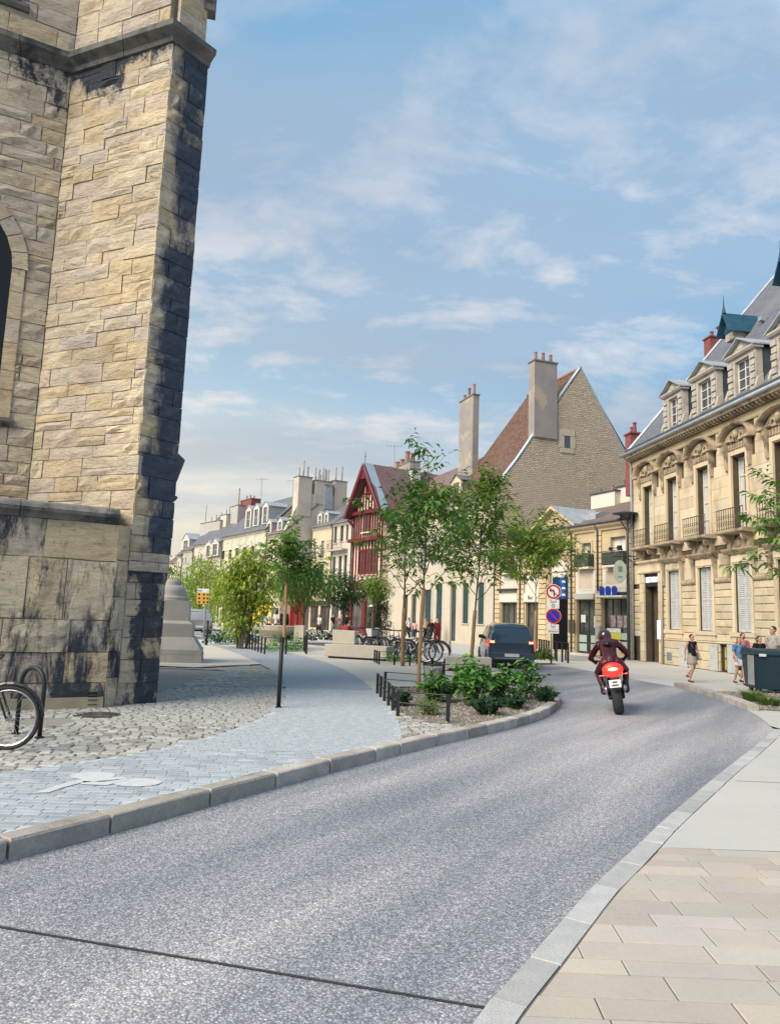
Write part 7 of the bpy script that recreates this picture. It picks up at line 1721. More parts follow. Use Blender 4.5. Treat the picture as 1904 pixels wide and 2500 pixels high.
mb = MB(); d = r1*.62; w = r1*.07; mb.prismy([(c1[0]-d-w, c1[1]+d-w*.3), (c1[0]-d+w, c1[1]+d+w*.3), (c1[0]+d+w, c1[1]-d+w*.3), (c1[0]+d-w, c1[1]-d-w*.3)], -.080, -.077); mb.build('slash', m_sred, s1_)
p0, p1 = sz(1335, 1485), sz(1364, 1464); mb = MB(); mb.box(p0[0], p1[0], -.06, -.05, p0[1], p1[1]); pl = mb.build('plate', m_swhite, t)
text_mesh('Sauf', (p1[1]-p0[1])*.42, m_sblack, pl, ((p0[0]+p1[0])/2, -.062, p0[1]+(p1[1]-p0[1])*.75), (PI/2, 0, 0), extr=.002)
mb = MB(); cz = p0[1]+(p1[1]-p0[1])*.3; mb.ring(((p0[0]+p1[0])/2, -.064, cz), (p1[1]-p0[1])*.16, .012, 'y', 12, 4); mb.build('pictogram', m_sblack, pl)
c2 = sz(1350, 1504); r2 = 18.5*pxm; s2_ = disc('no_parking_sign', t, c2, r2, m_swhite, -.06); disc('sign_ring', s2_, c2, r2*.96, m_sred, -.064, .004); disc('sign_field', s2_, c2, r2*.76, m_sblue, -.068, .004)
mb = MB(); d = r2*.55; w = r2*.09; mb.prismy([(c2[0]-d-w, c2[1]+d-w*.2), (c2[0]-d+w, c2[1]+d+w*.2), (c2[0]+d+w, c2[1]-d+w*.2), (c2[0]+d-w, c2[1]-d-w*.2)], -.073, -.069); mb.build('slash', m_sred, s2_)
for (ya, yb), tx in (((1535, 1524), 'Sauf'), ((1546, 1536), 'livraisons')):
    p0, p1 = sz(1336, ya), sz(1363, yb); mb = MB(); mb.box(p0[0], p1[0], -.06, -.05, p0[1], p1[1]-.01); pl = mb.build('plate', m_swhite, t)
    text_mesh(tx, (p1[1]-p0[1])*.72, m_sblack, pl, ((p0[0]+p1[0])/2, -.062, (p0[1]+p1[1])/2), (PI/2, 0, 0), extr=.002, sx=.8)
# tall dark information column behind the signs
q2 = G(1365, 1612, .01); t = thing('information_column', 'tall black column with blue panel top behind the round road signs', 'information column', (q2[0], q2[1], .01), math.radians(-20))
def sz2(x, y): p = atY(x, y, q2[1]); return (p.x-q2[0], p.z-.01)
a0 = sz2(1349, 1590)[0]; a1 = sz2(1384, 1590)[0]; ztop = sz2(1370, 1410)[1]; zm = sz2(1370, 1463)[1]; zb = sz2(1370, 1586)[1]
mb = MB(); mb.box(a0, a1, 0, .22, zb, zm); mb.build('panel', mat('gloss_black_panel', (.006, .006, .008), rough=.25), t)
mb = MB(); mb.box(a0-.02, a1+.02, -.01, .23, zm+.003, ztop); hd_ = mb.build('head_panel', mat('dark_blue_panel', (.010, .035, .09), (.015, .06, .08), rough=.3, scale=1), t)
for i in range(3):
    z = ztop-.18-i*(ztop-zm-.3)/2.3; mb = MB(); mb.lathe([(.16, -.02), (.16, -.012)], 16, c=(a1-.22, 0, z), axis='y'); o = mb.build('pictogram_disc', mat('mid_blue', (.02, .09, .35), rough=.4), hd_)
    mb = MB(); mb.prismy([(a1-.26, z-.05), (a1-.08, z-.05), (a1-.12, z+.04), (a1-.24, z+.04)], -.028, -.022); mb.build('pictogram', m_swhite, hd_)
for x in (a0+.05, a1-.12): mb = MB(); mb.box(x, x+.07, .06, .16, 0, zb-.003); mb.build('leg', m_black, t)
# yellow direction sign far left
q3 = G(497, 1553, ZP); t = thing('direction_sign', 'stack of orange and white direction boards on a post beyond the portal pier', 'direction sign', (q3[0], q3[1], ZP), 0)
def sz3(x, y): p = atY(x, y, q3[1]); return (p.x-q3[0], p.z-ZP)
top = sz3(497, 1436)[1]; mb = MB(); mb.tube([(0, .05, 0), (0, .05, top)], .06, 7); mb.build('post', m_galv, t)
m_sor = mat('sign_orange', (.62, .33, .06), rough=.5)
for i in range(4):
    y0 = 1438+i*9.3; m_ = m_swhite if i == 0 else m_sor; p0 = sz3(481, y0+8.3); p1 = sz3(512, y0); mb = MB(); mb.box(p0[0], p1[0], -.05, 0, p0[1], p1[1]); bd = mb.build('board', m_, t)
    if i == 0: text_mesh('Toutes', (p1[1]-p0[1])*.7, m_sblack, bd, ((p0[0]+p1[0])/2-.25, -.056, (p0[1]+p1[1])/2), (PI/2, 0, 0), extr=.003)
    else:
        for x in (.12, .5, .8): mb = MB(); xx = p0[0]+(p1[0]-p0[0])*x; hh = (p1[1]-p0[1]); mb.box(xx, xx+hh*.5, -.056, -.051, p0[1]+hh*.25, p0[1]+hh*.75); mb.build('symbol', m_sblack, bd)
# street lamp bracket on the mansion corner
cn = FHt.pt(.1, -.35); t = thing('street_lamp', 'dark bracket street lamp with wide flat shade at the mansion corner', 'street lamp', (cn.x, cn.y, 0.01))
lz = FHt.px(1545, 1255)[1]
mb = MB(); mb.tube([(0, 0, 0), (0, 0, lz-.25), (0, 0, lz)], [.085, .06, .045], 8); mb.build('pole', m_lead, t, smooth=True)
mb = MB(); mb.tube([(-.02, 0, lz-.9), (-.35, -.12, lz-.45), (-.42, -.15, lz-.05)], .025, 5); mb.tube([(.02, 0, lz-.9), (.28, -.1, lz-.45), (.32, -.1, lz-.05)], .025, 5); mb.build('bracket', m_black, t)
mb = MB(); mb.lathe([(.05, lz+.12), (.25, lz+.06), (.62, lz-.02), (.63, lz-.05), (.30, lz-.08), (.22, lz-.20), (.12, lz-.28)], 20, c=(-.15, -.1, 0)); mb.build('lamp_shade', m_lead, t, smooth=True)
# hanging oval shop sign + little spots
o_ = Lb.p(1513, 1395, -.9); t = thing('hanging_sign', 'oval pale green sign hanging from an ornate bracket above the shop', 'shop sign', Lb.t.matrix_basis @ Vector((o_[0], -.9, o_[1])), FL.rot+math.radians(62))
mb = MB(); mb.lathe([(.001, -.02), (.48, -.02), (.50, 0), (.48, .02), (.001, .02)], 28, axis='y', squash=(.66, 1.1)); mb.build('sign_plate', mat('pale_green_sign', (.34, .40, .34), (.28, .33, .29), scale=6), t)
mb = MB(); mb.box(-.10, .10, -.03, -.022, -.02, .25); mb.box(-.10, .10, -.029, -.022, -.3, -.24); mb.build('emblem', m_sblue if False else mat('grey_green_emblem', (.12, .17, .15)), t)
mb = MB(); mb.tube([(0, 0, .55), (0, 0, .75)], .015, 4); mb.tube([(-.35, 0, .72), (1.1, 0, .78)], .025, 5); mb.tube([(.2, 0, .74), (.7, 0, .45), (1.1, 0, .2)], .02, 5); mb.ring((.75, 0, .62), .10, .012, 'y', 12, 4); mb.build('bracket', m_black, t)
# wall lamps pair above sign
o_ = Lb.p(1500, 1338, -.5)
mb = MB(); mb.box(-.3, .35, -.02, .02, -.02, .02); mb.box(.25, .45, -.09, .07, -.10, .10); mb.box(-.40, -.25, -.06, .06, -.08, .06); mb.tube([(.0, 0, 0), (0, .5, 0)], .02, 5)
o = mb.build('spotlight_bracket', m_black, Lb.t, loc=(o_[0], -.5, o_[1]))
# ================================================================ BICYCLES
m_tyre = mat('rubber_tyre', (.02, .02, .022), (.035, .035, .035), rough=.8, scale=9); m_rim = mat('aluminium_rim', (.40, .41, .42), rough=.35, metal=.7)
m_chrome = mat('chrome', (.5, .5, .5), rough=.2, metal=.9)
def bicycle(label, P, rot, fm, seed=0, mud=True, basket=False, tilt=0.06, group=None, seatm=None, R=.34, steer=.0):
    t = thing('bicycle', label, 'bicycle', P, rot, group); t.rotation_euler = (tilt, 0, rot)
    for x, st in ((-.52, 0), (.54, steer)):
        w = bpy.data.objects.new('wheel', None)
        mb = MB(); mb.ring((0, 0, 0), R-.018, .02, 'y', 28, 6); wh = mb.build('wheel', m_tyre, t, smooth=True, loc=(x, 0, R), rot=(0, 0, st)); bpy.data.objects.remove(w)
        mb = MB(); mb.ring((0, 0, 0), R-.045, .011, 'y', 28, 5); mb.build('rim', m_rim, wh)
        mb = MB(); mb.lathe([(.02, -.04), (.03, -.03), (.03, .03), (.02, .04)], 8, axis='y')
        for k in range(18): a = 2*PI*k/18; mb.tube([(.02*math.cos(a+.5), (.02 if k % 2 else -.02), .02*math.sin(a+.5)), ((R-.05)*math.cos(a), 0, (R-.05)*math.sin(a))], .0022, 3, caps=False)
        mb.build('spokes', m_rim, wh)
        if mud: mb = MB(); pts = [((R+.025)*math.cos(a), 0, (R+.025)*math.sin(a)) for a in [PI*(.02+k*.09) for k in range(10)]]; mb.tube(pts, .02, 5); mb.build('mudguard', fm if seed % 2 else m_black, wh)
    bb = (-.08, 0, .28); st_ = (-.22, 0, .78); ht_ = (.36, 0, .82); hb = (.40, 0, .62)
    mb = MB()
    for a, b, r in ((bb, st_, .016), (bb, (hb[0], 0, hb[2]-.02), .019), ((-.20, 0, .70), (.365, 0, .78), .016), (hb, ht_, .02)): mb.tube([a, b], r, 7)
    for s_ in (-1, 1):
        mb.tube([(-.52, s_*.06, R), (-.09, s_*.03, .28)], .010, 5); mb.tube([(-.52, s_*.06, R), (-.20, s_*.02, .70)], .009, 5)
    mb.build('frame', fm, t, smooth=True)
    mb = MB()
    for s_ in (-1, 1): mb.tube([(.54, s_*.05, R), (.43, s_*.05, .60), (.40, 0, .64)], .012, 5)
    mb.build('fork', fm, t, smooth=True)
    mb = MB(); mb.tube([ht_, (.34, 0, .95)], .013, 6); mb.tube([(.28, -.29, .98), (.36, -.14, .96), (.38, 0, .95), (.36, .14, .96), (.28, .29, .98)], .012, 6); hbm = mb.build('handlebar', m_black, t, smooth=True)
    for s_ in (-1, 1): mb = MB(); mb.tube([(.24, s_*.30, .985), (.32, s_*.24, .97)], .018, 6); mb.build('grip', m_black, hbm)
    mb = MB(); mb.tube([st_, (-.25, 0, .92)], .012, 6); mb.build('seat_post', m_rim, t)
    mb = MB(); mb.add([(-.40, -.08, .93), (-.40, .08, .93), (-.28, .09, .94), (-.10, .025, .93), (-.10, -.025, .93), (-.28, -.09, .94), (-.40, -.07, .97), (-.40, .07, .97), (-.28, .08, .975), (-.10, .02, .955), (-.10, -.02, .955), (-.28, -.08, .975)], [(0, 1, 2, 3, 4, 5), (6, 7, 8, 9, 10, 11)]+[(i, (i+1) % 6, 6+(i+1) % 6, 6+i) for i in range(6)]); mb.build('saddle', seatm or m_black, t)
    mb = MB(); mb.lathe([(.09, -.01), (.09, .01)], 16, c=(-.08, -.06, .28), axis='y'); mb.tube([(-.08, -.07, .28), (-.02, -.09, .13)], .010, 4); mb.tube([(-.08, .07, .28), (-.14, .09, .43)], .010, 4); mb.box(-.06, .03, -.16, -.08, .11, .135); mb.box(-.19, -.10, .08, .16, .42, .445); mb.build('crankset', m_black, t)
    if basket:
        mb = MB(); mb.add([(.46, -.15, .72), (.70, -.13, .72), (.70, .13, .72), (.46, .15, .72), (.42, -.19, .98), (.78, -.17, .98), (.78, .17, .98), (.42, .19, .98)], [(0, 3, 2, 1), (0, 1, 5, 4), (1, 2, 6, 5), (2, 3, 7, 6), (3, 0, 4, 7)]); mb.build('basket', basket, t)
    return t
m_bikeblack = mat('black_bike_paint', (.015, .016, .02), rough=.35, coat=.4); m_bikewhite = mat('white_bike_paint', (.60, .62, .64), rough=.35, coat=.4); m_bikered = mat('red_bike_paint', (.30, .02, .02), rough=.35, coat=.4)
wq_ = G(8, 1832, ZP)
bicycle('black bicycle with mudguards leaning at the hoop rack, half out of frame at left', (wq_[0]-.52, wq_[1]+.0, ZP), math.radians(2), m_bikeblack, seed=3, tilt=.05)
nb = 9
spec = [(872, 1603, -35, 'black bicycle with a red rear box at the left end of the bike rack', m_bikeblack, 0), (893, 1603, -60, 'black bicycle with a white basket second in the bike rack', m_bikeblack, 1), (908, 1605, -62, 'dark bicycle third in the bike rack', m_bikeblack, 0), (925, 1606, -66, 'dark bicycle in the middle of the bike rack', m_bikeblack, 0), (943, 1608, -64, 'dark bicycle just left of the slim wrapped tree', m_bikeblack, 0), (962, 1611, -60, 'grey bicycle behind the slim wrapped tree', m_bikeblack, 0), (1000, 1616, -32, 'white framed bicycle between the two wrapped trunks', m_bikewhite, 0), (1020, 1614, -28, 'dark bicycle behind the front planted trunk', m_bikeblack, 0), (1030, 1618, -20, 'black bicycle with its wheel showing right of the front trunk', m_bikeblack, 0)]
for i, (x, y, a, lb, fm, bk) in enumerate(spec):
    q = G(x, y, ZP); o = bicycle(lb, (q[0], q[1], ZP), math.radians(a), fm, seed=i, tilt=.08*(1 if i % 2 else -1), group='bicycles parked in the rack on the plaza', mud=True, basket=(mat('white_basket', (.6, .6, .6)) if bk else False), steer=.3 if i in (6, 8) else .1)
    o.scale = (1.12, 1.12, 1.12)
    if i == 0: mb = MB(); mb.bbox(-.72, -.38, -.16, .16, .80, 1.02, .03); mb.build('rear_box', m_bikered, o)
# rack bars
q = G(905, 1601, ZP); t = thing('bicycle_rack', 'low steel rail rack under the parked bicycles', 'bicycle rack', (q[0], q[1], ZP), math.radians(-8))
for i in range(6): mb = MB(); mb.tube([(i*.9-.5, -.3, 0), (i*.9-.5, -.3, .7), (i*.9-.5, .4, .7), (i*.9-.5, .4, 0)], .025, 5); mb.build('hoop', m_galv, t)
# ================================================================ VEHICLES
m_carblue = mat('dark_blue_car_paint', (.016, .036, .062), (.018, .042, .07), rough=.25, spec=.6, coat=.8, scale=3); m_carglass = mat('car_glass', (.008, .014, .022), rough=.05, spec=.9)
m_taill = mat('lit_tail_lamp', (.45, .01, .01), rough=.2, emis=(1, .03, .02), estr=1.6); m_tailh = mat('tail_lamp_glow', (.9, .3, .2), rough=.2, emis=(1, .25, .12), estr=3.0)
m_plast = mat('black_trim', (.014, .014, .015), rough=.6)
def loft(mb, secs, close=True):
    n = len(secs[0]); b = len(mb.v)
    for s in secs: mb.v += [tuple(p) for p in s]
    for i in range(len(secs)-1):
        for k in range(n): mb.f.append((b+i*n+k, b+i*n+(k+1) % n, b+(i+1)*n+(k+1) % n, b+(i+1)*n+k)); mb.m.append(mb.mi)
    if close: mb.f.append(tuple(b+k for k in range(n))); mb.f.append(tuple(b+(len(secs)-1)*n+k for k in range(n))); mb.m += [mb.mi, mb.mi]
def car(label, P, rot, paint, kind='mpv', lit=True, L=3.75, Wd=1.68, H=1.60, group=None, plate='', cat='car'):
    """length along y (front +y, rear at y=0), centred in x"""
    t = thing('parked_car', label, cat, P, rot, group); w = Wd/2
    def sec(y, zb, zs, zr, ws, wr, wb=None):  # closed section: bottom, sill, shoulder, roof
        wb = wb or w*.94
        return [(-wb, y, zb), (-w*1.0 if ws > .8*w else -ws, y, zb+.18), (-ws, y, zs-.12), (-ws*.985, y, zs), (-wr, y, zr-.06), (-wr*.86, y, zr), (0, y, zr+.015), (wr*.86, y, zr), (wr, y, zr-.06), (ws*.985, y, zs), (ws, y, zs-.12), (w*1.0 if ws > .8*w else ws, y, zb+.18), (wb, y, zb)]
    S_ = [(0.0, .34, .86, .90, .80, .74), (.04, .24, .98, 1.04, .95, .90), (.16, .20, 1.02, 1.36, .985, .80), (.34, .18, 1.02, 1.54, 1, .74), (.62, .18, 1.01, H-.02, 1, .72), (1.5, .18, .99, H+.01, 1, .73), (2.2, .18, .97, H-.06, 1, .74), (2.62, .18, .95, 1.30, .99, .74), (2.98, .18, .93, .97, .97, .84), (3.4, .20, .84, .88, .93, .78), (3.66, .26, .66, .70, .82, .66), (L, .34, .52, .56, .70, .55)]
    S2 = [(y*L/3.75, a, b, c, d*w, e*w) for y, a, b, c, d, e in S_]
    mb = MB(); loft(mb, [sec(*s) for s in S2]); body = mb.build('body', paint, t, smooth=False)
    bv = body.modifiers.new('b', 'BEVEL'); bv.width = .02; bv.segments = 2; bv.limit_method = 'ANGLE'; bv.angle_limit = math.radians(25)
    for p in body.data.polygons: p.use_smooth = True
    # rear window and side windows, a little proud
    mb = MB(); mb.add([(-w*.80, .088, 1.06), (w*.80, .088, 1.06), (w*.70, .235, 1.46), (-w*.70, .235, 1.46)], [(0, 1, 2, 3)]); mb.build('rear_window', m_carglass, t)
    for s_ in (-1, 1):
        for (y0, y1, zt0, zt1) in ((.40, .95, 1.47, 1.52), (1.02, 2.05, 1.52, 1.50)):
            mb = MB(); x0 = s_*(w*.985+.004); x1 = s_*(w*.785+.012)
            mb.add([(x0, y0, 1.05), (x0, y1+.35*(y1 > 2), 1.03), (x1, y1, zt1), (x1, y0+.1*(y0 < .5), zt0)], [(0, 1, 2, 3)]); mb.build('side_window', m_carglass, t)
        mb = MB(); mb.bbox(min(s_*(w-.10), s_*(w+.12)), max(s_*(w-.10), s_*(w+.12)), 2.12, 2.26, 1.00, 1.14, .03); mb.build('wing_mirror', m_plast, t)
        mb = MB(); x = s_*(w+.003); mb.box(min(x, x-s_*.012), max(x, x-s_*.012), .95, .965, .35, 1.0); mb.box(min(x, x-s_*.012), max(x, x-s_*.012), .45, 2.9, .55, .575); mb.build('side_trim', m_chrome, t)
        # tail lamps wrap round the corner
        mb = MB(); xa, xb = s_*w*.70, s_*(w*1.0+.006)
        mb.add([(xa, .005, .74), (xb*.985, .06, .74), (xb, .22, .76), (xb, .24, 1.0), (xb*.98, .10, 1.02), (xa, .03, 1.02)], [(0, 1, 4, 5), (1, 2, 3, 4)]); tl = mb.build('tail_lamp', m_taill if lit else mat('unlit_tail_lamp', (.22, .01, .01), rough=.2), t)
        if lit: mb = MB(); xc = s_*w*.83; mb.add([(xc-.08, .0, .90), (xc+.08, .0, .90), (xc+.08, .012, .97), (xc-.08, .012, .97)], [(0, 1, 2, 3)]); mb.build('lamp_filament', m_tailh, tl)
        for yc in (.68, L-.72):
            mb = MB(); mb.lathe([(.20, -.09), (.295, -.10), (.305, -.06), (.305, .06), (.295, .10), (.20, .09)], 22, axis='x'); wh = mb.build('wheel', m_tyre, t, smooth=False, loc=(s_*(w-.10), yc, .305))
            mb = MB(); mb.lathe([(.02, s_*.10), (.19, s_*.085), (.195, s_*.10)], 14, axis='x'); mb.build('rim', m_rim, wh)
            mb = MB(); mb.lathe([(.345, s_*.0), (.345, s_*.004)], 22, c=(s_*(w+.002), yc, .31), axis='x'); mb.build('wheel_arch', m_plast, t)
    mb = MB(); mb.bbox(-w*.93, w*.93, -.05, .10, .30, .56, .03); bp_ = mb.build('bumper', paint, t); mb = MB(); mb.box(-w*.72, w*.72, -.056, -.051, .36, .38); mb.build('bumper_strip', m_chrome, bp_)
    mb = MB(); mb.box(-w*.68, w*.68, -.004+.04, .06, .985, 1.015); mb.build('tailgate_strip', m_chrome, t)
    mb = MB(); mb.box(-w*.9, w*.9, .02, .1, .18, .297); mb.build('underside', m_plast, t)
    mb = MB(); mb.box(-.26, .26, -.066, -.052, .42, .53); pl = mb.build('number_plate', m_swhite, t)
    if plate: text_mesh(plate, .10, m_sblack, pl, (0, -.068, .475), (PI/2, 0, 0), extr=.001)
    mb = MB(); mb.ball((0, .02, .89), (.05, .015, .04), 10, 6); mb.build('badge', m_chrome, t)
    mb = MB(); mb.tube([(-.02, .45, H), (-.05, .62, H+.16)], .006, 4); mb.build('aerial', m_plast, t)
    mb = MB(); mb.tube([(0, .085, 1.08), (.28, .10, 1.11)], .008, 4); mb.build('rear_wiper', m_plast, t)
    return t
q = G(1247, 1633, 0); car('dark blue compact car braking, seen from behind on the bend', (q[0]+.02, q[1], .0), math.radians(-1), m_carblue, plate='')
m_carwhite = mat('white_car_paint', (.55, .55, .54), rough=.3, coat=.6); m_carsilver = mat('silver_car_paint', (.35, .36, .37), rough=.3, coat=.6, metal=.3)
q = G(480, 1563, ZP); car('white car parked far left just beyond the portal pier', (q[0]-1.5, q[1]+.6, ZP), math.radians(20), m_carwhite, lit=False)
q = G(466, 1556, ZP); car('grey car half hidden behind the portal pier', (q[0]-1.0, q[1]+6, ZP), math.radians(24), m_carsilver, lit=False)

# ================================================================ PEOPLE
m_skin = mat('skin', (.46, .27, .19), (.40, .23, .16), rough=.55, scale=9); m_skind = mat('darker_skin', (.26, .15, .10), rough=.55)
m_hairb = mat('dark_brown_hair', (.025, .016, .012), (.045, .03, .02), rough=.6, scale=30); m_hairl = mat('light_brown_hair', (.13, .08, .045), (.18, .12, .07), rough=.6, scale=30)
def cloth(name, c, c2=None): return mat(name, c, c2 or tuple(x*.7 for x in c), rough=.9, scale=14, bump=.3, bscale=30)
def remesh(name, mb, m, parent, vox, sm=4, loc=None):
    me = mb.mesh(name, m); o = link(name, me, parent, loc=loc); mod = o.modifiers.new('r', 'REMESH'); mod.mode = 'VOXEL'; mod.voxel_size = vox; mod.use_smooth_shade = True
    s = o.modifiers.new('s', 'SMOOTH'); s.factor = .5; s.iterations = sm
    return o
def limb(mb, pts, rs, seg=10):
    mb.tube(pts, rs, seg)
    for p, r in zip(pts, rs): mb.ball(p, r*.99, seg, 6)
def hand(mb, wr, d, side, k=1.0):
    """palm, four curled fingers and a thumb from the wrist along d"""
    d = Vector(d).normalized(); s = d.cross(Vector((0, 1, 0)));
    if s.length < .2: s = d.cross(Vector((1, 0, 0)))
    s.normalize(); n = s.cross(d); wr = Vector(wr); pc = wr+d*.045*k
    mb.tube([wr, pc, wr+d*.085*k], [.022*k, .034*k, .030*k], 8)
    for i in range(4):
        b = wr+d*.08*k+s*(i-1.5)*.019*k; L = (.062, .072, .068, .052)[i]*k; mb.tube([b, b+d*L*.55+n*.006, b+d*L*.9+n*.025*k], [.0095*k, .0088*k, .007*k], 6)
    b = wr+d*.03*k+s*side*.028*k; mb.tube([b, b+(d*.6+s*side*.7)*.035*k, b+(d+s*side*.35)*.06*k], [.012*k, .010*k, .008*k], 6)
def person(label, P, rot, H=1.68, sex='f', pose=None, top=None, bottom=None, skirt=None, hair=None, shoes=None, skin=None, detail=True, bag=None, hat=None, hairlen=.18, robe=None, group=None, dress=None, scarf=None, sleeves='short', mask=None, sit=False, vox=None):
    """faces local -y. Joints in metres for a 1.70 m person, scaled by H"""
    t = thing('person', label, 'person', P, rot, group); k = H/1.70; skin = skin or m_skin
    J = dict(pel=(0, 0, .93), che=(0, .01, 1.25), nek=(0, .01, 1.43), hed=(0, -.015, 1.58), shL=(-.175, .01, 1.385), shR=(.175, .01, 1.385), elL=(-.225, .03, 1.11), elR=(.225, .03, 1.11), haL=(-.235, -.05, .87), haR=(.235, -.05, .87), hiL=(-.09, 0, .90), hiR=(.09, 0, .90), knL=(-.095, -.02, .49), knR=(.095, -.02, .49), anL=(-.095, .02, .09), anR=(.095, .02, .09))
    if pose: J.update(pose)
    V_ = {a: Vector(b)*k for a, b in J.items()}; vox = vox or (.011 if detail else .024); wm = 1.0 if sex == 'f' else 1.12
    b = MB()
    limb(b, [V_['pel']-Vector((0, 0, .03)), V_['pel']+Vector((0, 0, .10))*k, V_['che']-Vector((0, 0, .06)), V_['che']+Vector((0, 0, .09))*k], [.125*k, .105*k*wm, .12*k*wm, .10*k*wm])
    b.tube([V_['shL'], V_['che']+Vector((0, 0, .13))*k, V_['shR']], [.055*k, .075*k, .055*k], 8)
    limb(b, [V_['nek']-Vector((0, 0, .06)), V_['nek']+Vector((0, 0, .07))*k], [.055*k, .048*k])
    hd = V_['hed']; b.ball(hd+Vector((0, .012, .02))*k, (.073*k, .088*k, .092*k), 16, 10); b.ball(hd+Vector((0, -.03, -.055))*k, (.050*k, .052*k, .055*k), 12, 8)
    b.add([tuple(hd+Vector(v)*k) for v in ((-.012, -.082, .01), (.012, -.082, .01), (.018, -.082, -.035), (-.018, -.082, -.035), (0, -.108, -.028))], [(0, 1, 4), (1, 2, 4), (2, 3, 4), (3, 0, 4), (0, 3, 2, 1)])
    for s_ in (-1, 1): b.ball(hd+Vector((s_*.078, .012, -.005))*k, (.010*k, .02*k, .03*k), 8, 6)
    for s_, a in ((-1, 'L'), (1, 'R')):
        limb(b, [V_['sh'+a], V_['sh'+a].lerp(V_['el'+a], .5), V_['el'+a], V_['el'+a].lerp(V_['ha'+a], .35), V_['ha'+a]], [.050*k*wm, .045*k*wm, .036*k*wm, .036*k*wm, .024*k])
        hand(b, V_['ha'+a], V_['ha'+a]-V_['el'+a], -s_, k)
        limb(b, [V_['hi'+a], V_['hi'+a].lerp(V_['kn'+a], .45), V_['kn'+a], V_['kn'+a].lerp(V_['an'+a], .35), V_['an'+a]], [.090*k, .074*k, .052*k, .052*k, .033*k])
        ft = V_['an'+a]; fd = (V_['an'+a]-V_['kn'+a]).normalized(); back = Vector((0, -.16, -.055))*k
        limb(b, [ft+Vector((0, .03, -.04))*k, ft+back*.6, ft+back], [.035*k, .034*k, .026*k], 8)
    remesh('body', b, skin, t, vox)
    if detail:      # eyes, brows, mouth as small shapes on the face
        mb = MB()
        for s_ in (-1, 1): mb.ball(hd+Vector((s_*.028, -.070, .008))*k, (.011*k, .006*k, .007*k), 8, 5); mb.box(hd.x+(s_*.028-.014)*k, hd.x+(s_*.028+.014)*k, hd.y-.082*k, hd.y-.074*k, hd.z+.022*k, hd.z+.027*k)
        mb.build('eyes', m_hairb, t); mb = MB(); mb.ball(hd+Vector((0, -.080, -.058))*k, (.020*k, .008*k, .006*k), 8, 5); mb.build('mouth', mat('lips', (.34, .12, .10)), t)
    g = .016*k
    if robe:
        c = MB(); secs = []
        for z, rx, ry in ((.03, .27, .24), (.45, .24, .20), (.9, .20, .16), (1.15, .20, .15), (1.36, .20, .11), (1.46, .08, .08)): secs.append([(rx*k*math.cos(2*PI*i/16), ry*k*math.sin(2*PI*i/16), z*k) for i in range(16)])
        loft(c, secs); 
        for a in 'LR': limb(c, [V_['sh'+a], V_['el'+a], V_['ha'+a]], [.08*k, .085*k, .08*k])
        remesh('robe', c, robe, t, vox*1.2, 3)
        c = MB(); c.ball(hd+Vector((0, .015, .02))*k, (.092*k, .105*k, .11*k), 14, 8); c.tube([hd-Vector((0, -.02, .05))*k, V_['che']+Vector((0, 0, .1))*k], [.09*k, .15*k], 12); remesh('headscarf', c, scarf or robe, t, vox*1.2, 3)
        return t
    if top:
        c = MB(); limb(c, [V_['pel']+Vector((0, 0, .02))*k, V_['pel']+Vector((0, 0, .14))*k, V_['che']-Vector((0, 0, .06)), V_['che']+Vector((0, 0, .08))*k], [.125*k*wm+g, .108*k*wm+g, .122*k*wm+g, .10*k*wm+g])
        c.tube([V_['shL'], V_['che']+Vector((0, 0, .11))*k, V_['shR']], [.055*k+g, .075*k+g*.8, .055*k+g], 8)
        f = {'none': .0, 'short': .62, 'long': 1.0}[sleeves]
        for a in 'LR':
            if f <= 0: continue
            m_ = V_['sh'+a].lerp(V_['el'+a], min(1, f*1.0) if f < 1 else 1); pts = [V_['sh'+a], m_]; rs = [.052*k*wm+g, .048*k*wm+g]
            if f >= 1: pts += [V_['ha'+a]]; rs = [.052*k*wm+g, .042*k*wm+g, .032*k+g]
            limb(c, pts, rs)
        remesh('top', c, top, t, vox, 3)
    if skirt:
        mm, ln, fl = skirt; c = MB(); secs = []; z0 = V_['pel'].z+.10*k; z1 = V_['pel'].z+.10*k-ln*k
        for i in range(6):
            f = i/5; rr = (.135+fl*f)*k; cx_ = V_['pel'].x; cy_ = (V_['pel'].y); secs.append([((rr+.008*math.sin(j*3)*f)*math.cos(2*PI*j/18)+cx_, (rr*.82+.008*math.cos(j*3)*f)*math.sin(2*PI*j/18)+cy_, z0+(z1-z0)*f) for j in range(18)])
        loft(c, secs); c.build('skirt', mm, t, smooth=True)
    if bottom:
        mm, ln = bottom; c = MB(); c.ball(V_['pel']-Vector((0, 0, .01)), (.155*k*wm, .125*k, .12*k), 12, 8)
        for a in 'LR':
            kn = V_['kn'+a]; an = V_['an'+a]
            if ln <= .5: e = V_['hi'+a].lerp(kn, ln*2); limb(c, [V_['hi'+a], e], [.095*k+g, .082*k+g])
            else: e = kn.lerp(an, (ln-.5)*2); limb(c, [V_['hi'+a], V_['hi'+a].lerp(kn, .5), kn, e], [.095*k+g, .08*k+g, .06*k+g, .045*k+g])
        remesh('trousers' if ln > .5 else 'shorts', c, mm, t, vox, 3)
    if shoes:
        for a in 'LR': c = MB(); ft = V_['an'+a]; limb(c, [ft+Vector((0, .035, -.045))*k, ft+Vector((0, -.08, -.052))*k, ft+Vector((0, -.165, -.062))*k], [.042*k, .040*k, .030*k], 8); c.build('shoe', shoes, t, smooth=True)
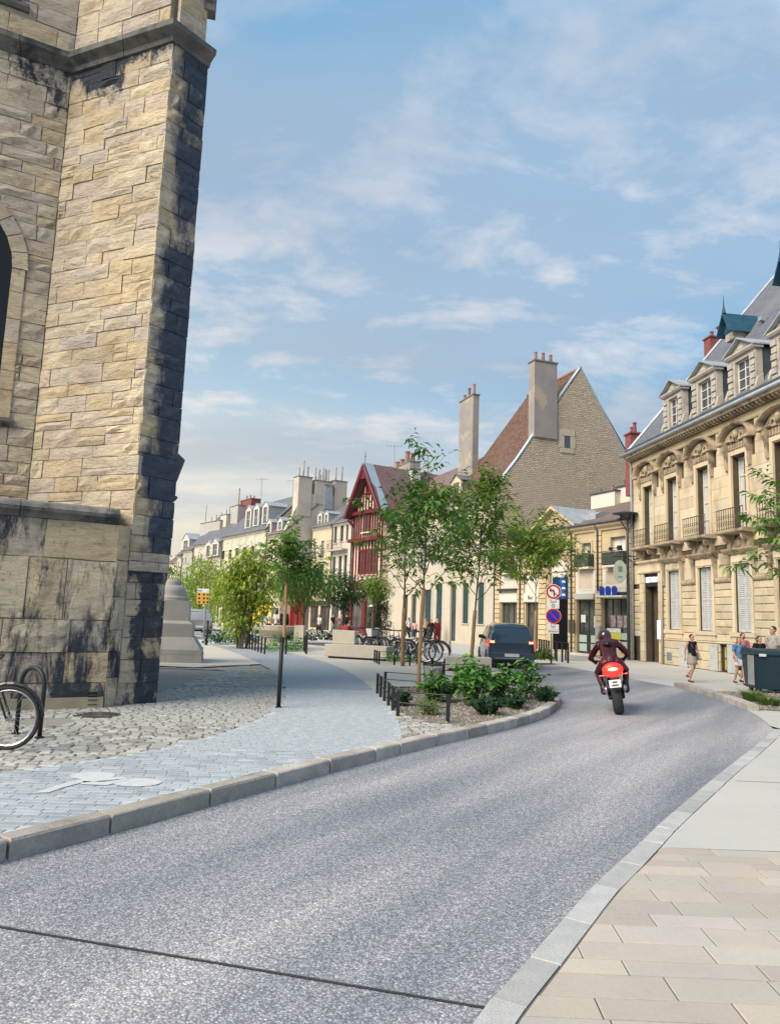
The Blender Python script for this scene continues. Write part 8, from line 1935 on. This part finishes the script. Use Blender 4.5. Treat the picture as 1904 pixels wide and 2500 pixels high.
    if hair:
        c = MB(); c.ball(hd+Vector((0, .028, .032))*k, (.084*k, .090*k, .095*k), 14, 8)
        if hairlen > .1: c.tube([hd+Vector((0, .06, .03))*k, hd+Vector((0, .085, -.08))*k, hd+Vector((0, .075, -.02-hairlen))*k], [.06*k, .06*k, .035*k], 10)
        remesh('hair', c, hair, t, vox*1.1, 2)
    if bag:
        c = MB(); mm, side = bag; bx_ = side*.24*k; c.bbox(bx_-.05*k, bx_+.05*k, -.10*k, .16*k, .78*k, 1.02*k, .02*k); bg_ = c.build('bag', mm, t)
        c = MB(); c.tube([(bx_, 0, 1.0*k), (-side*.10*k, -.14*k, 1.25*k), (-side*.14*k, 0, 1.44*k), (0, .14*k, 1.25*k), (bx_, .05*k, 1.02*k)], .012*k, 5); c.build('strap', mm, bg_)
    if mask: c = MB(); c.ball(hd+Vector((0, -.058, -.045))*k, (.048*k, .04*k, .038*k), 10, 6); c.build('face_mask', mask, t, smooth=True)
    if hat: c = MB(); c.lathe([(.15*k, hd.z+.05*k), (.15*k, hd.z+.065*k), (.09*k, hd.z+.07*k), (.085*k, hd.z+.14*k), (.05*k, hd.z+.15*k)], 14, c=(hd.x, hd.y, 0)); c.build('hat', hat, t)
    return t
walk = dict(knL=(-.09, -.12, .50), anL=(-.09, .04, .10), knR=(.09, .02, .50), anR=(.09, .34, .24), hiL=(-.085, 0, .90), elL=(-.22, .10, 1.12), haL=(-.24, .08, .88), elR=(.22, -.02, 1.12), haR=(.22, -.14, .92))
walk2 = dict(knL=(-.09, .02, .49), anL=(-.09, .24, .14), knR=(.09, -.12, .50), anR=(.09, -.16, .09), elL=(-.22, -.02, 1.12), haL=(-.20, -.16, .95), elR=(.23, .10, 1.12), haR=(.25, .06, .88))
def hgt(x, yh, P, gz=.01): return atY(x, yh, P[1]).z-gz
q = G(1690, 1666, .01)
person('woman walking in black sleeveless top and short grey skirt before the mansion', (q[0], q[1], .01), math.radians(20), hgt(1690, 1548, q), pose=walk, top=cloth('black_jersey', (.012, .012, .014)), skirt=(cloth('grey_striped_cotton', (.26, .24, .22), (.34, .31, .29)), .40, .07), hair=m_hairb, shoes=cloth('brown_sandal', (.10, .06, .045)), sleeves='none', bag=(cloth('grey_bag', (.22, .20, .19)), 1), hairlen=.10)
q = G(1806, 1672, .01)
person('woman in blue top and white shorts walking beside the person in pink', (q[0], q[1], .01), math.radians(0), hgt(1806, 1556, q), pose=walk2, top=cloth('faded_blue_cotton', (.05, .12, .26), (.10, .20, .36)), skirt=(cloth('white_cotton', (.55, .54, .52), (.45, .44, .43)), .36, .05), hair=m_hairl, shoes=cloth('black_shoe', (.02, .02, .02)), sleeves='short', hairlen=.12)
q = G(1826, 1668, .01)
person('person in pink shirt and dark skirt walking behind the woman in blue', (q[0]+.03, q[1]+.35, .01), math.radians(5), hgt(1828, 1550, q)+.05, pose=walk, top=cloth('salmon_pink_cotton', (.42, .15, .15), (.36, .12, .13)), skirt=(cloth('black_long_skirt', (.02, .02, .022)), .62, .06), hair=m_hairb, shoes=cloth('black_shoe', (.02, .02, .02)), skin=m_skin, hairlen=.02, bag=(cloth('pink_bag', (.3, .12, .13)), -1), mask=cloth('dark_mask', (.03, .03, .035)))
person('man in pale grey shirt seen from the side behind the waste container', (11.05, 20.7+.6, .01), math.radians(-70), 1.80, sex='m', top=cloth('pale_grey_cotton', (.36, .34, .31)), bottom=(cloth('dark_denim', (.03, .035, .05)), .98), hair=m_hairb, shoes=cloth('black_shoe', (.02, .02, .02)), hairlen=.0, skin=m_skin)
person('dark haired woman partly hidden behind the grey shirted man', (11.3, 22.6, .01), math.radians(10), 1.5, top=cloth('black_jersey', (.012, .012, .014)), bottom=(cloth('dark_denim', (.03, .035, .05)), .98), hair=m_hairb, shoes=cloth('black_shoe', (.02, .02, .02)), hairlen=.2, skin=m_skin)
fp = [  # far pedestrians: px foot x, foot y, head y, label, kwargs
 (1066, 1566, 1510, 'person in long dark red robe and pale headscarf near the teal shutters', dict(robe=cloth('dark_red_robe', (.17, .02, .025)), scarf=cloth('dusky_pink_scarf', (.40, .26, .22)))),
 (1051, 1566, 1512, 'person in black with a dark bag beside the red robed one', dict(top=cloth('black_jersey', (.012, .012, .014)), bottom=(cloth('dark_denim', (.03, .035, .05)), .98), hair=m_hairb, sleeves='long', bag=(cloth('black_bag', (.02, .02, .02)), 1))),
 (1037, 1562, 1508, 'person in beige jacket behind the front wrapped trunk', dict(top=cloth('beige_wool', (.42, .29, .20)), bottom=(cloth('black_trouser', (.02, .02, .022)), .98), hair=m_hairb, sleeves='long', sex='m', hairlen=0)),
 (1012, 1562, 1514, 'person in pink patterned top between the two wrapped trunks', dict(top=cloth('pink_pattern', (.50, .16, .22), (.55, .45, .42)), bottom=(cloth('dark_denim', (.03, .035, .05)), .98), hair=m_hairb)),
 (997, 1560, 1507, 'person with white top and backpack near the parked bicycles', dict(top=cloth('white_cotton', (.55, .54, .52), (.45, .44, .43)), bottom=(cloth('black_trouser', (.02, .02, .022)), .98), hair=m_hairb, bag=(cloth('pale_bag', (.55, .55, .5)), -1))),
 (832, 1556, 1500, 'person in pale flowered dress standing before the balcony house', dict(top=cloth('flowered_pink', (.45, .28, .26), (.30, .20, .16)), skirt=(cloth('flowered_pink', (.45, .28, .26)), .7, .08), hair=m_hairl)),
 (823, 1556, 1500, 'person in pink and beige clothes left of the flowered dress', dict(top=cloth('dusty_pink', (.48, .30, .28)), bottom=(cloth('beige_trouser', (.40, .34, .27)), .98), hair=m_hairb)),
 (811, 1556, 1498, 'person in dark top and grey trousers by the grey post', dict(top=cloth('plum_black', (.03, .015, .025)), bottom=(cloth('grey_trouser', (.28, .26, .26)), .98), hair=m_hairb, sex='m', hairlen=0)),
 (845, 1556, 1496, 'man in black shirt and pale trousers near the timbered house', dict(top=cloth('black_jersey', (.012, .012, .014)), bottom=(cloth('pale_trouser', (.45, .44, .40)), .98), hair=m_hairb, sex='m', hairlen=0)),
 (778, 1553, 1500, 'person in white shirt and black shorts under the dark shop arch', dict(top=cloth('white_cotton', (.55, .54, .52), (.45, .44, .43)), bottom=(cloth('black_trouser', (.02, .02, .022)), .5), hair=m_hairb, hat=cloth('pale_hat', (.5, .48, .44))))]
for i, (x, yf, yh, lb, kw) in enumerate(fp):
    q = G(x, yf, .01); hh = max(1.45, min(1.85, hgt(x, yh, q))); person(lb, (q[0], q[1], .01), math.radians(random.choice((-40, 20, 60, 160, 200))), hh, detail=False, pose=random.choice((walk, walk2, None)), shoes=cloth('black_shoe', (.02, .02, .02)), **kw)
# seated group on the round bowl
sitp = dict(pel=(0, .12, .50), che=(0, .06, .80), nek=(0, .04, .99), hed=(0, .01, 1.14), shL=(-.17, .05, .95), shR=(.17, .05, .95), elL=(-.2, -.02, .70), elR=(.2, -.02, .70), haL=(-.1, -.2, .62), haR=(.1, -.2, .62), hiL=(-.09, .1, .50), hiR=(.09, .1, .50), knL=(-.1, -.3, .50), knR=(.1, -.3, .50), anL=(-.1, -.32, .10), anR=(.1, -.32, .10))
for x, y, lb, kw, gz in ((650, 1552, 'seated person with dark hair and white shirt on the bowl seat', dict(top=cloth('white_cotton', (.55, .54, .52)), bottom=(cloth('black_trouser', (.02, .02, .022)), .98), hair=m_hairb), .80), (640, 1551, 'smaller seated person in white at the left of the bowl seat', dict(top=cloth('pale_cotton', (.5, .48, .46)), bottom=(cloth('black_trouser', (.02, .02, .022)), .98), hair=m_hairb), .80)):
    q = G(664, 1566, ZP); p = atY(x, 1540, q[1]+.5); person(lb, (p.x, p.y, ZP+.36), math.radians(160), 1.7, detail=False, pose=sitp, shoes=cloth('black_shoe', (.02, .02, .02)), **kw)
q = G(674, 1566, ZP); person('person in dark navy clothes with black hair standing by the bowl seat', (q[0]+.1, q[1]+2.0, ZP), math.radians(180), 1.78, detail=False, sex='m', top=cloth('navy_jacket', (.02, .03, .05)), bottom=(cloth('navy_trouser', (.015, .02, .03)), .98), hair=m_hairb, sleeves='long', hairlen=.05, shoes=cloth('black_shoe', (.02, .02, .02)))
q = G(657, 1566, ZP); person('person in black and white with dark bun behind the bowl seat', (q[0], q[1]+2.4, ZP), math.radians(150), 1.72, detail=False, top=cloth('white_cotton', (.55, .54, .52)), skirt=(cloth('black_long_skirt', (.02, .02, .022)), .8, .08), hair=m_hairb, shoes=cloth('black_shoe', (.02, .02, .02)))

# ================================================================ MOTORCYCLE AND RIDER
mq = G(1512, 1744, 0); m_mred = mat('dark_red_fairing', (.10, .006, .010), (.13, .008, .012), rough=.25, coat=.7, scale=3); m_leather = mat('dark_red_black_leather', (.085, .008, .016), (.025, .008, .014), rough=.35, scale=2.2, bump=.25, bscale=24, mixlo=.4, mixhi=.6)
m_leatherb = mat('black_leather', (.012, .011, .014), (.02, .015, .02), rough=.35, scale=4, bump=.25, bscale=24)
lean = math.radians(-9); mrot = math.radians(-15)
mt = thing('motorcycle', 'dark red sports motorcycle leaning into the bend with its tail light on', 'motorcycle', (mq[0], mq[1], .0), mrot); mt.rotation_euler = Matrix.Rotation(mrot, 3, 'Z').to_euler(); mt.rotation_mode = 'XYZ'
mt.matrix_basis = Matrix.Translation((mq[0], mq[1], 0)) @ Matrix.Rotation(mrot, 4, 'Z') @ Matrix.Rotation(lean, 4, 'Y')
# local: rear wheel contact at origin, front +y, up z
def tyre_(y, r, w, nm):
    mb = MB(); prof = [(r-.13, -w*.42), (r-.05, -w*.5), (r-.012, -w*.36), (r, 0), (r-.012, w*.36), (r-.05, w*.5), (r-.13, w*.42)]; mb.lathe(prof, 36, axis='x'); o = mb.build('wheel', m_tyre, mt, smooth=True, loc=(0, y, r))
    mb = MB(); mb.ring((0, 0, 0), r-.13, .03, 'x', 24, 6)
    for k in range(5): a = 2*PI*k/5; mb.tube([(0, .03*math.cos(a), .03*math.sin(a)), (0, (r-.13)*math.cos(a), (r-.13)*math.sin(a))], .02, 5)
    mb.lathe([(.05, -.07), (.05, .07)], 10, axis='x'); mb.build('rim', m_plast, o)
    mb = MB(); mb.ring((w*.45, 0, 0), .10, .012, 'x', 18, 4); mb.build('brake_disc', m_chrome, o); return o
tyre_(.0, .315, .19, 'rear'); tyre_(1.42, .30, .12, 'front')
mb = MB()
for s_ in (-1, 1): mb.tube([(s_*.12, 0, .315), (s_*.12, .25, .36), (s_*.09, .55, .42)], [.035, .04, .05], 8)
mb.build('swingarm', m_plast, mt, smooth=True)
mb = MB()
def ms(y, z0, z1, w0, w1, n=12):
    c = (z0+z1)/2; h = (z1-z0)/2; return [((w0 if math.sin(2*PI*i/n) < 0 else w1)*math.cos(2*PI*i/n), y, c+h*math.sin(2*PI*i/n)) for i in range(n)]
loft(mb, [ms(.45, .38, .72, .10, .13), ms(.62, .22, .86, .16, .17), ms(.95, .20, .98, .20, .20), ms(1.2, .30, 1.05, .20, .20), ms(1.42, .55, 1.10, .16, .17), ms(1.62, .72, 1.0, .08, .10)]); mb.build('fairing', m_mred, mt, smooth=True)
mb = MB(); loft(mb, [ms(-.34, .84, .93, .06, .07), ms(-.26, .74, .97, .12, .15), ms(-.10, .70, .98, .15, .18), ms(.15, .68, .96, .15, .17), ms(.45, .60, .86, .14, .15)]); mb.build('tail_unit', m_mred, mt, smooth=True)
mb = MB(); loft(mb, [ms(.02, .90, .98, .09, .12), ms(.2, .84, .93, .14, .15), ms(.42, .80, .88, .13, .14), ms(.52, .82, .94, .10, .12)]); mb.build('seat', m_leatherb, mt, smooth=True)
mb = MB(); loft(mb, [ms(.50, .78, .94, .10, .12), ms(.68, .80, 1.06, .14, .16), ms(.95, .86, 1.06, .14, .15), ms(1.1, .9, 1.0, .1, .1)]); mb.build('fuel_tank', m_mred, mt, smooth=True)
mb = MB(); mb.add([(-.17, 1.32, 1.05), (.17, 1.32, 1.05), (.15, 1.12, 1.24), (-.15, 1.12, 1.24), (0, 1.45, 1.06), (0, 1.16, 1.30)], [(0, 4, 5, 3), (4, 1, 2, 5)]); mb.build('windscreen', m_carglass, mt)
m_mtail = mat('red_tail_light', (.6, .01, .01), rough=.3, emis=(1, .012, .008), estr=4.5); m_mtailh = mat('tail_light_core', (1, .5, .3), emis=(1, .42, .16), estr=14.0)
mb = MB(); mb.ball((0, -.29, .855), (.19, .08, .135), 16, 10); tl = mb.build('tail_light', m_mtail, mt, smooth=True); mb = MB(); mb.ball((.0, -.37, .87), (.085, .015, .024), 12, 6); mb.build('light_core', m_mtailh, tl, smooth=True)
for s_ in (-1, 1):
    mb = MB(); mb.tube([(s_*.12, -.22, .76), (s_*.22, -.24, .76)], .012, 5); mb.ball((s_*.24, -.24, .76), (.03, .03, .018), 8, 5); mb.build('indicator', mat('amber_lens', (.6, .25, .15), rough=.3), mt, smooth=True)
    mb = MB(); mb.tube([(s_*.13, .55, .36), (s_*.15, .25, .40), (s_*.17, -.02, .50)], [.04, .045, .05], 10); mb.build('exhaust', m_chrome, mt, smooth=True)
    mb = MB(); mb.tube([(s_*.14, 1.1, 1.02), (s_*.26, 1.12, 1.08), (s_*.30, 1.10, 1.12)], .010, 5); mb.ball((s_*.33, 1.10, 1.13), (.06, .03, .035), 8, 5); mb.build('mirror', m_mred, mt)
    mb = MB(); mb.tube([(s_*.10, 1.14, .98), (s_*.32, 1.02, .96)], .017, 6); mb.build('handlebar', m_plast, mt)
    mb = MB(); mb.tube([(s_*.14, .38, .40), (s_*.26, .36, .40)], .012, 5); mb.build('footpeg', m_plast, mt)
mb = MB(); mb.prismx([(-.30, .76), (-.38, .50), (-.37, .48), (-.27, .70)], -.07, .07); mb.build('plate_bracket', m_plast, mt)
mb = MB(); mb.add([(-.105, -.40, .535), (.105, -.40, .535), (.105, -.375, .675), (-.105, -.375, .675), (-.105, -.39, .535), (.105, -.39, .535), (.105, -.365, .675), (-.105, -.365, .675)], [(0, 1, 2, 3), (4, 5, 6, 7), (0, 1, 5, 4), (2, 3, 7, 6), (1, 2, 6, 5), (0, 3, 7, 4)]); pl = mb.build('number_plate', m_swhite, mt)
for z, w_ in ((.632, .045), (.575, .06)): mb = MB(); y = -.402+(z-.535)*.178; mb.box(-w_, w_, y-.003, y+.001, z-.018, z+.018); mb.build('plate_digits', mat('plate_grey', (.12, .12, .14)), pl)
mb = MB(); mb.lathe([(.34, -.06), (.35, 0), (.34, .06)], 20, c=(0, 1.42, .30), axis='x') if False else None; mb = MB(); pts = [(0, 1.42+.34*math.cos(a), .30+.34*math.sin(a)) for a in [PI*(.15+k*.07) for k in range(10)]]; mb.tube(pts, .05, 6); mb.build('front_mudguard', m_mred, mt)
# rider: one continuous body, crouched forward, in the motorcycle's leaning frame
rd = thing('person', 'motorcyclist in dark red and black leathers with black helmet crouched over the motorcycle', 'person', (mq[0], mq[1], 0)); rd.matrix_basis = mt.matrix_basis.copy()
kk = 1.0
hip = Vector((0, .22, .99)); ch_ = Vector((0, .50, 1.26)); nk = Vector((0, .68, 1.37)); hdp = Vector((-.02, .78, 1.44))
b = MB(); limb(b, [hip, hip.lerp(ch_, .5), ch_], [.155, .15, .17]); b.tube([(-.20, .60, 1.30), (0, .58, 1.34), (.20, .60, 1.30)], [.085, .12, .085], 10); limb(b, [ch_, nk], [.10, .06]); b.ball(hdp, (.08, .1, .1), 12, 8)
JR = {}
for s_ in (-1, 1):
    sh = Vector((s_*.22, .60, 1.29)); el = Vector((s_*.37, .78, 1.06)); ha = Vector((s_*.31, 1.00, .98)); hi = Vector((s_*.12, .20, .96)); kn = Vector((s_*.27, .62, .78)); an = Vector((s_*.215, .34, .47))
    JR[s_] = (sh, el, ha, hi, kn, an)
    limb(b, [sh, sh.lerp(el, .5), el, ha], [.075, .068, .055, .038]); limb(b, [hi, hi.lerp(kn, .5), kn, kn.lerp(an, .4), an], [.11, .095, .072, .066, .045]); limb(b, [an, an+Vector((0, -.04, -.07)), an+Vector((s_*.02, .17, -.085))], [.048, .05, .035])
    hand(b, ha, Vector((-s_*.1, .2, -.1)), -s_, 1.15)
remesh('body', b, m_leather, rd, .013, 4)
c = MB(); c.ball(hdp+Vector((0, .0, .035)), (.138, .155, .148), 20, 12); c.ball(hdp+Vector((0, .08, -.05)), (.11, .11, .09), 14, 8); remesh('helmet', c, mat('gloss_black_helmet', (.012, .011, .014), (.05, .02, .02), rough=.12, coat=1, scale=5), rd, .012, 4)
c = MB(); c.ball(hdp+Vector((.0, -.125, -.03)), (.05, .025, .018), 10, 6); c.build('helmet_vent', m_whitef, rd, smooth=True)
c = MB(); c.ball(Vector((0, .38, 1.33)), (.10, .16, .07), 12, 8); c.build('back_hump', m_leatherb, rd, smooth=True)
for s_ in (-1, 1):
    sh, el, ha, hi, kn, an = JR[s_]
    c = MB(); limb(c, [an+Vector((0, -.02, .09)), an+Vector((0, -.02, -.06)), an+Vector((s_*.02, .17, -.085))], [.062, .056, .042], 10); c.build('boot', m_leatherb, rd, smooth=True)
    c = MB(); c.tube([sh+Vector((s_*.02, -.10, .05)), sh.lerp(el, .35)+Vector((s_*.05, -.05, .03))], .014, 5); c.build('jacket_stripe', mat('pale_stripe', (.45, .38, .36)), rd)
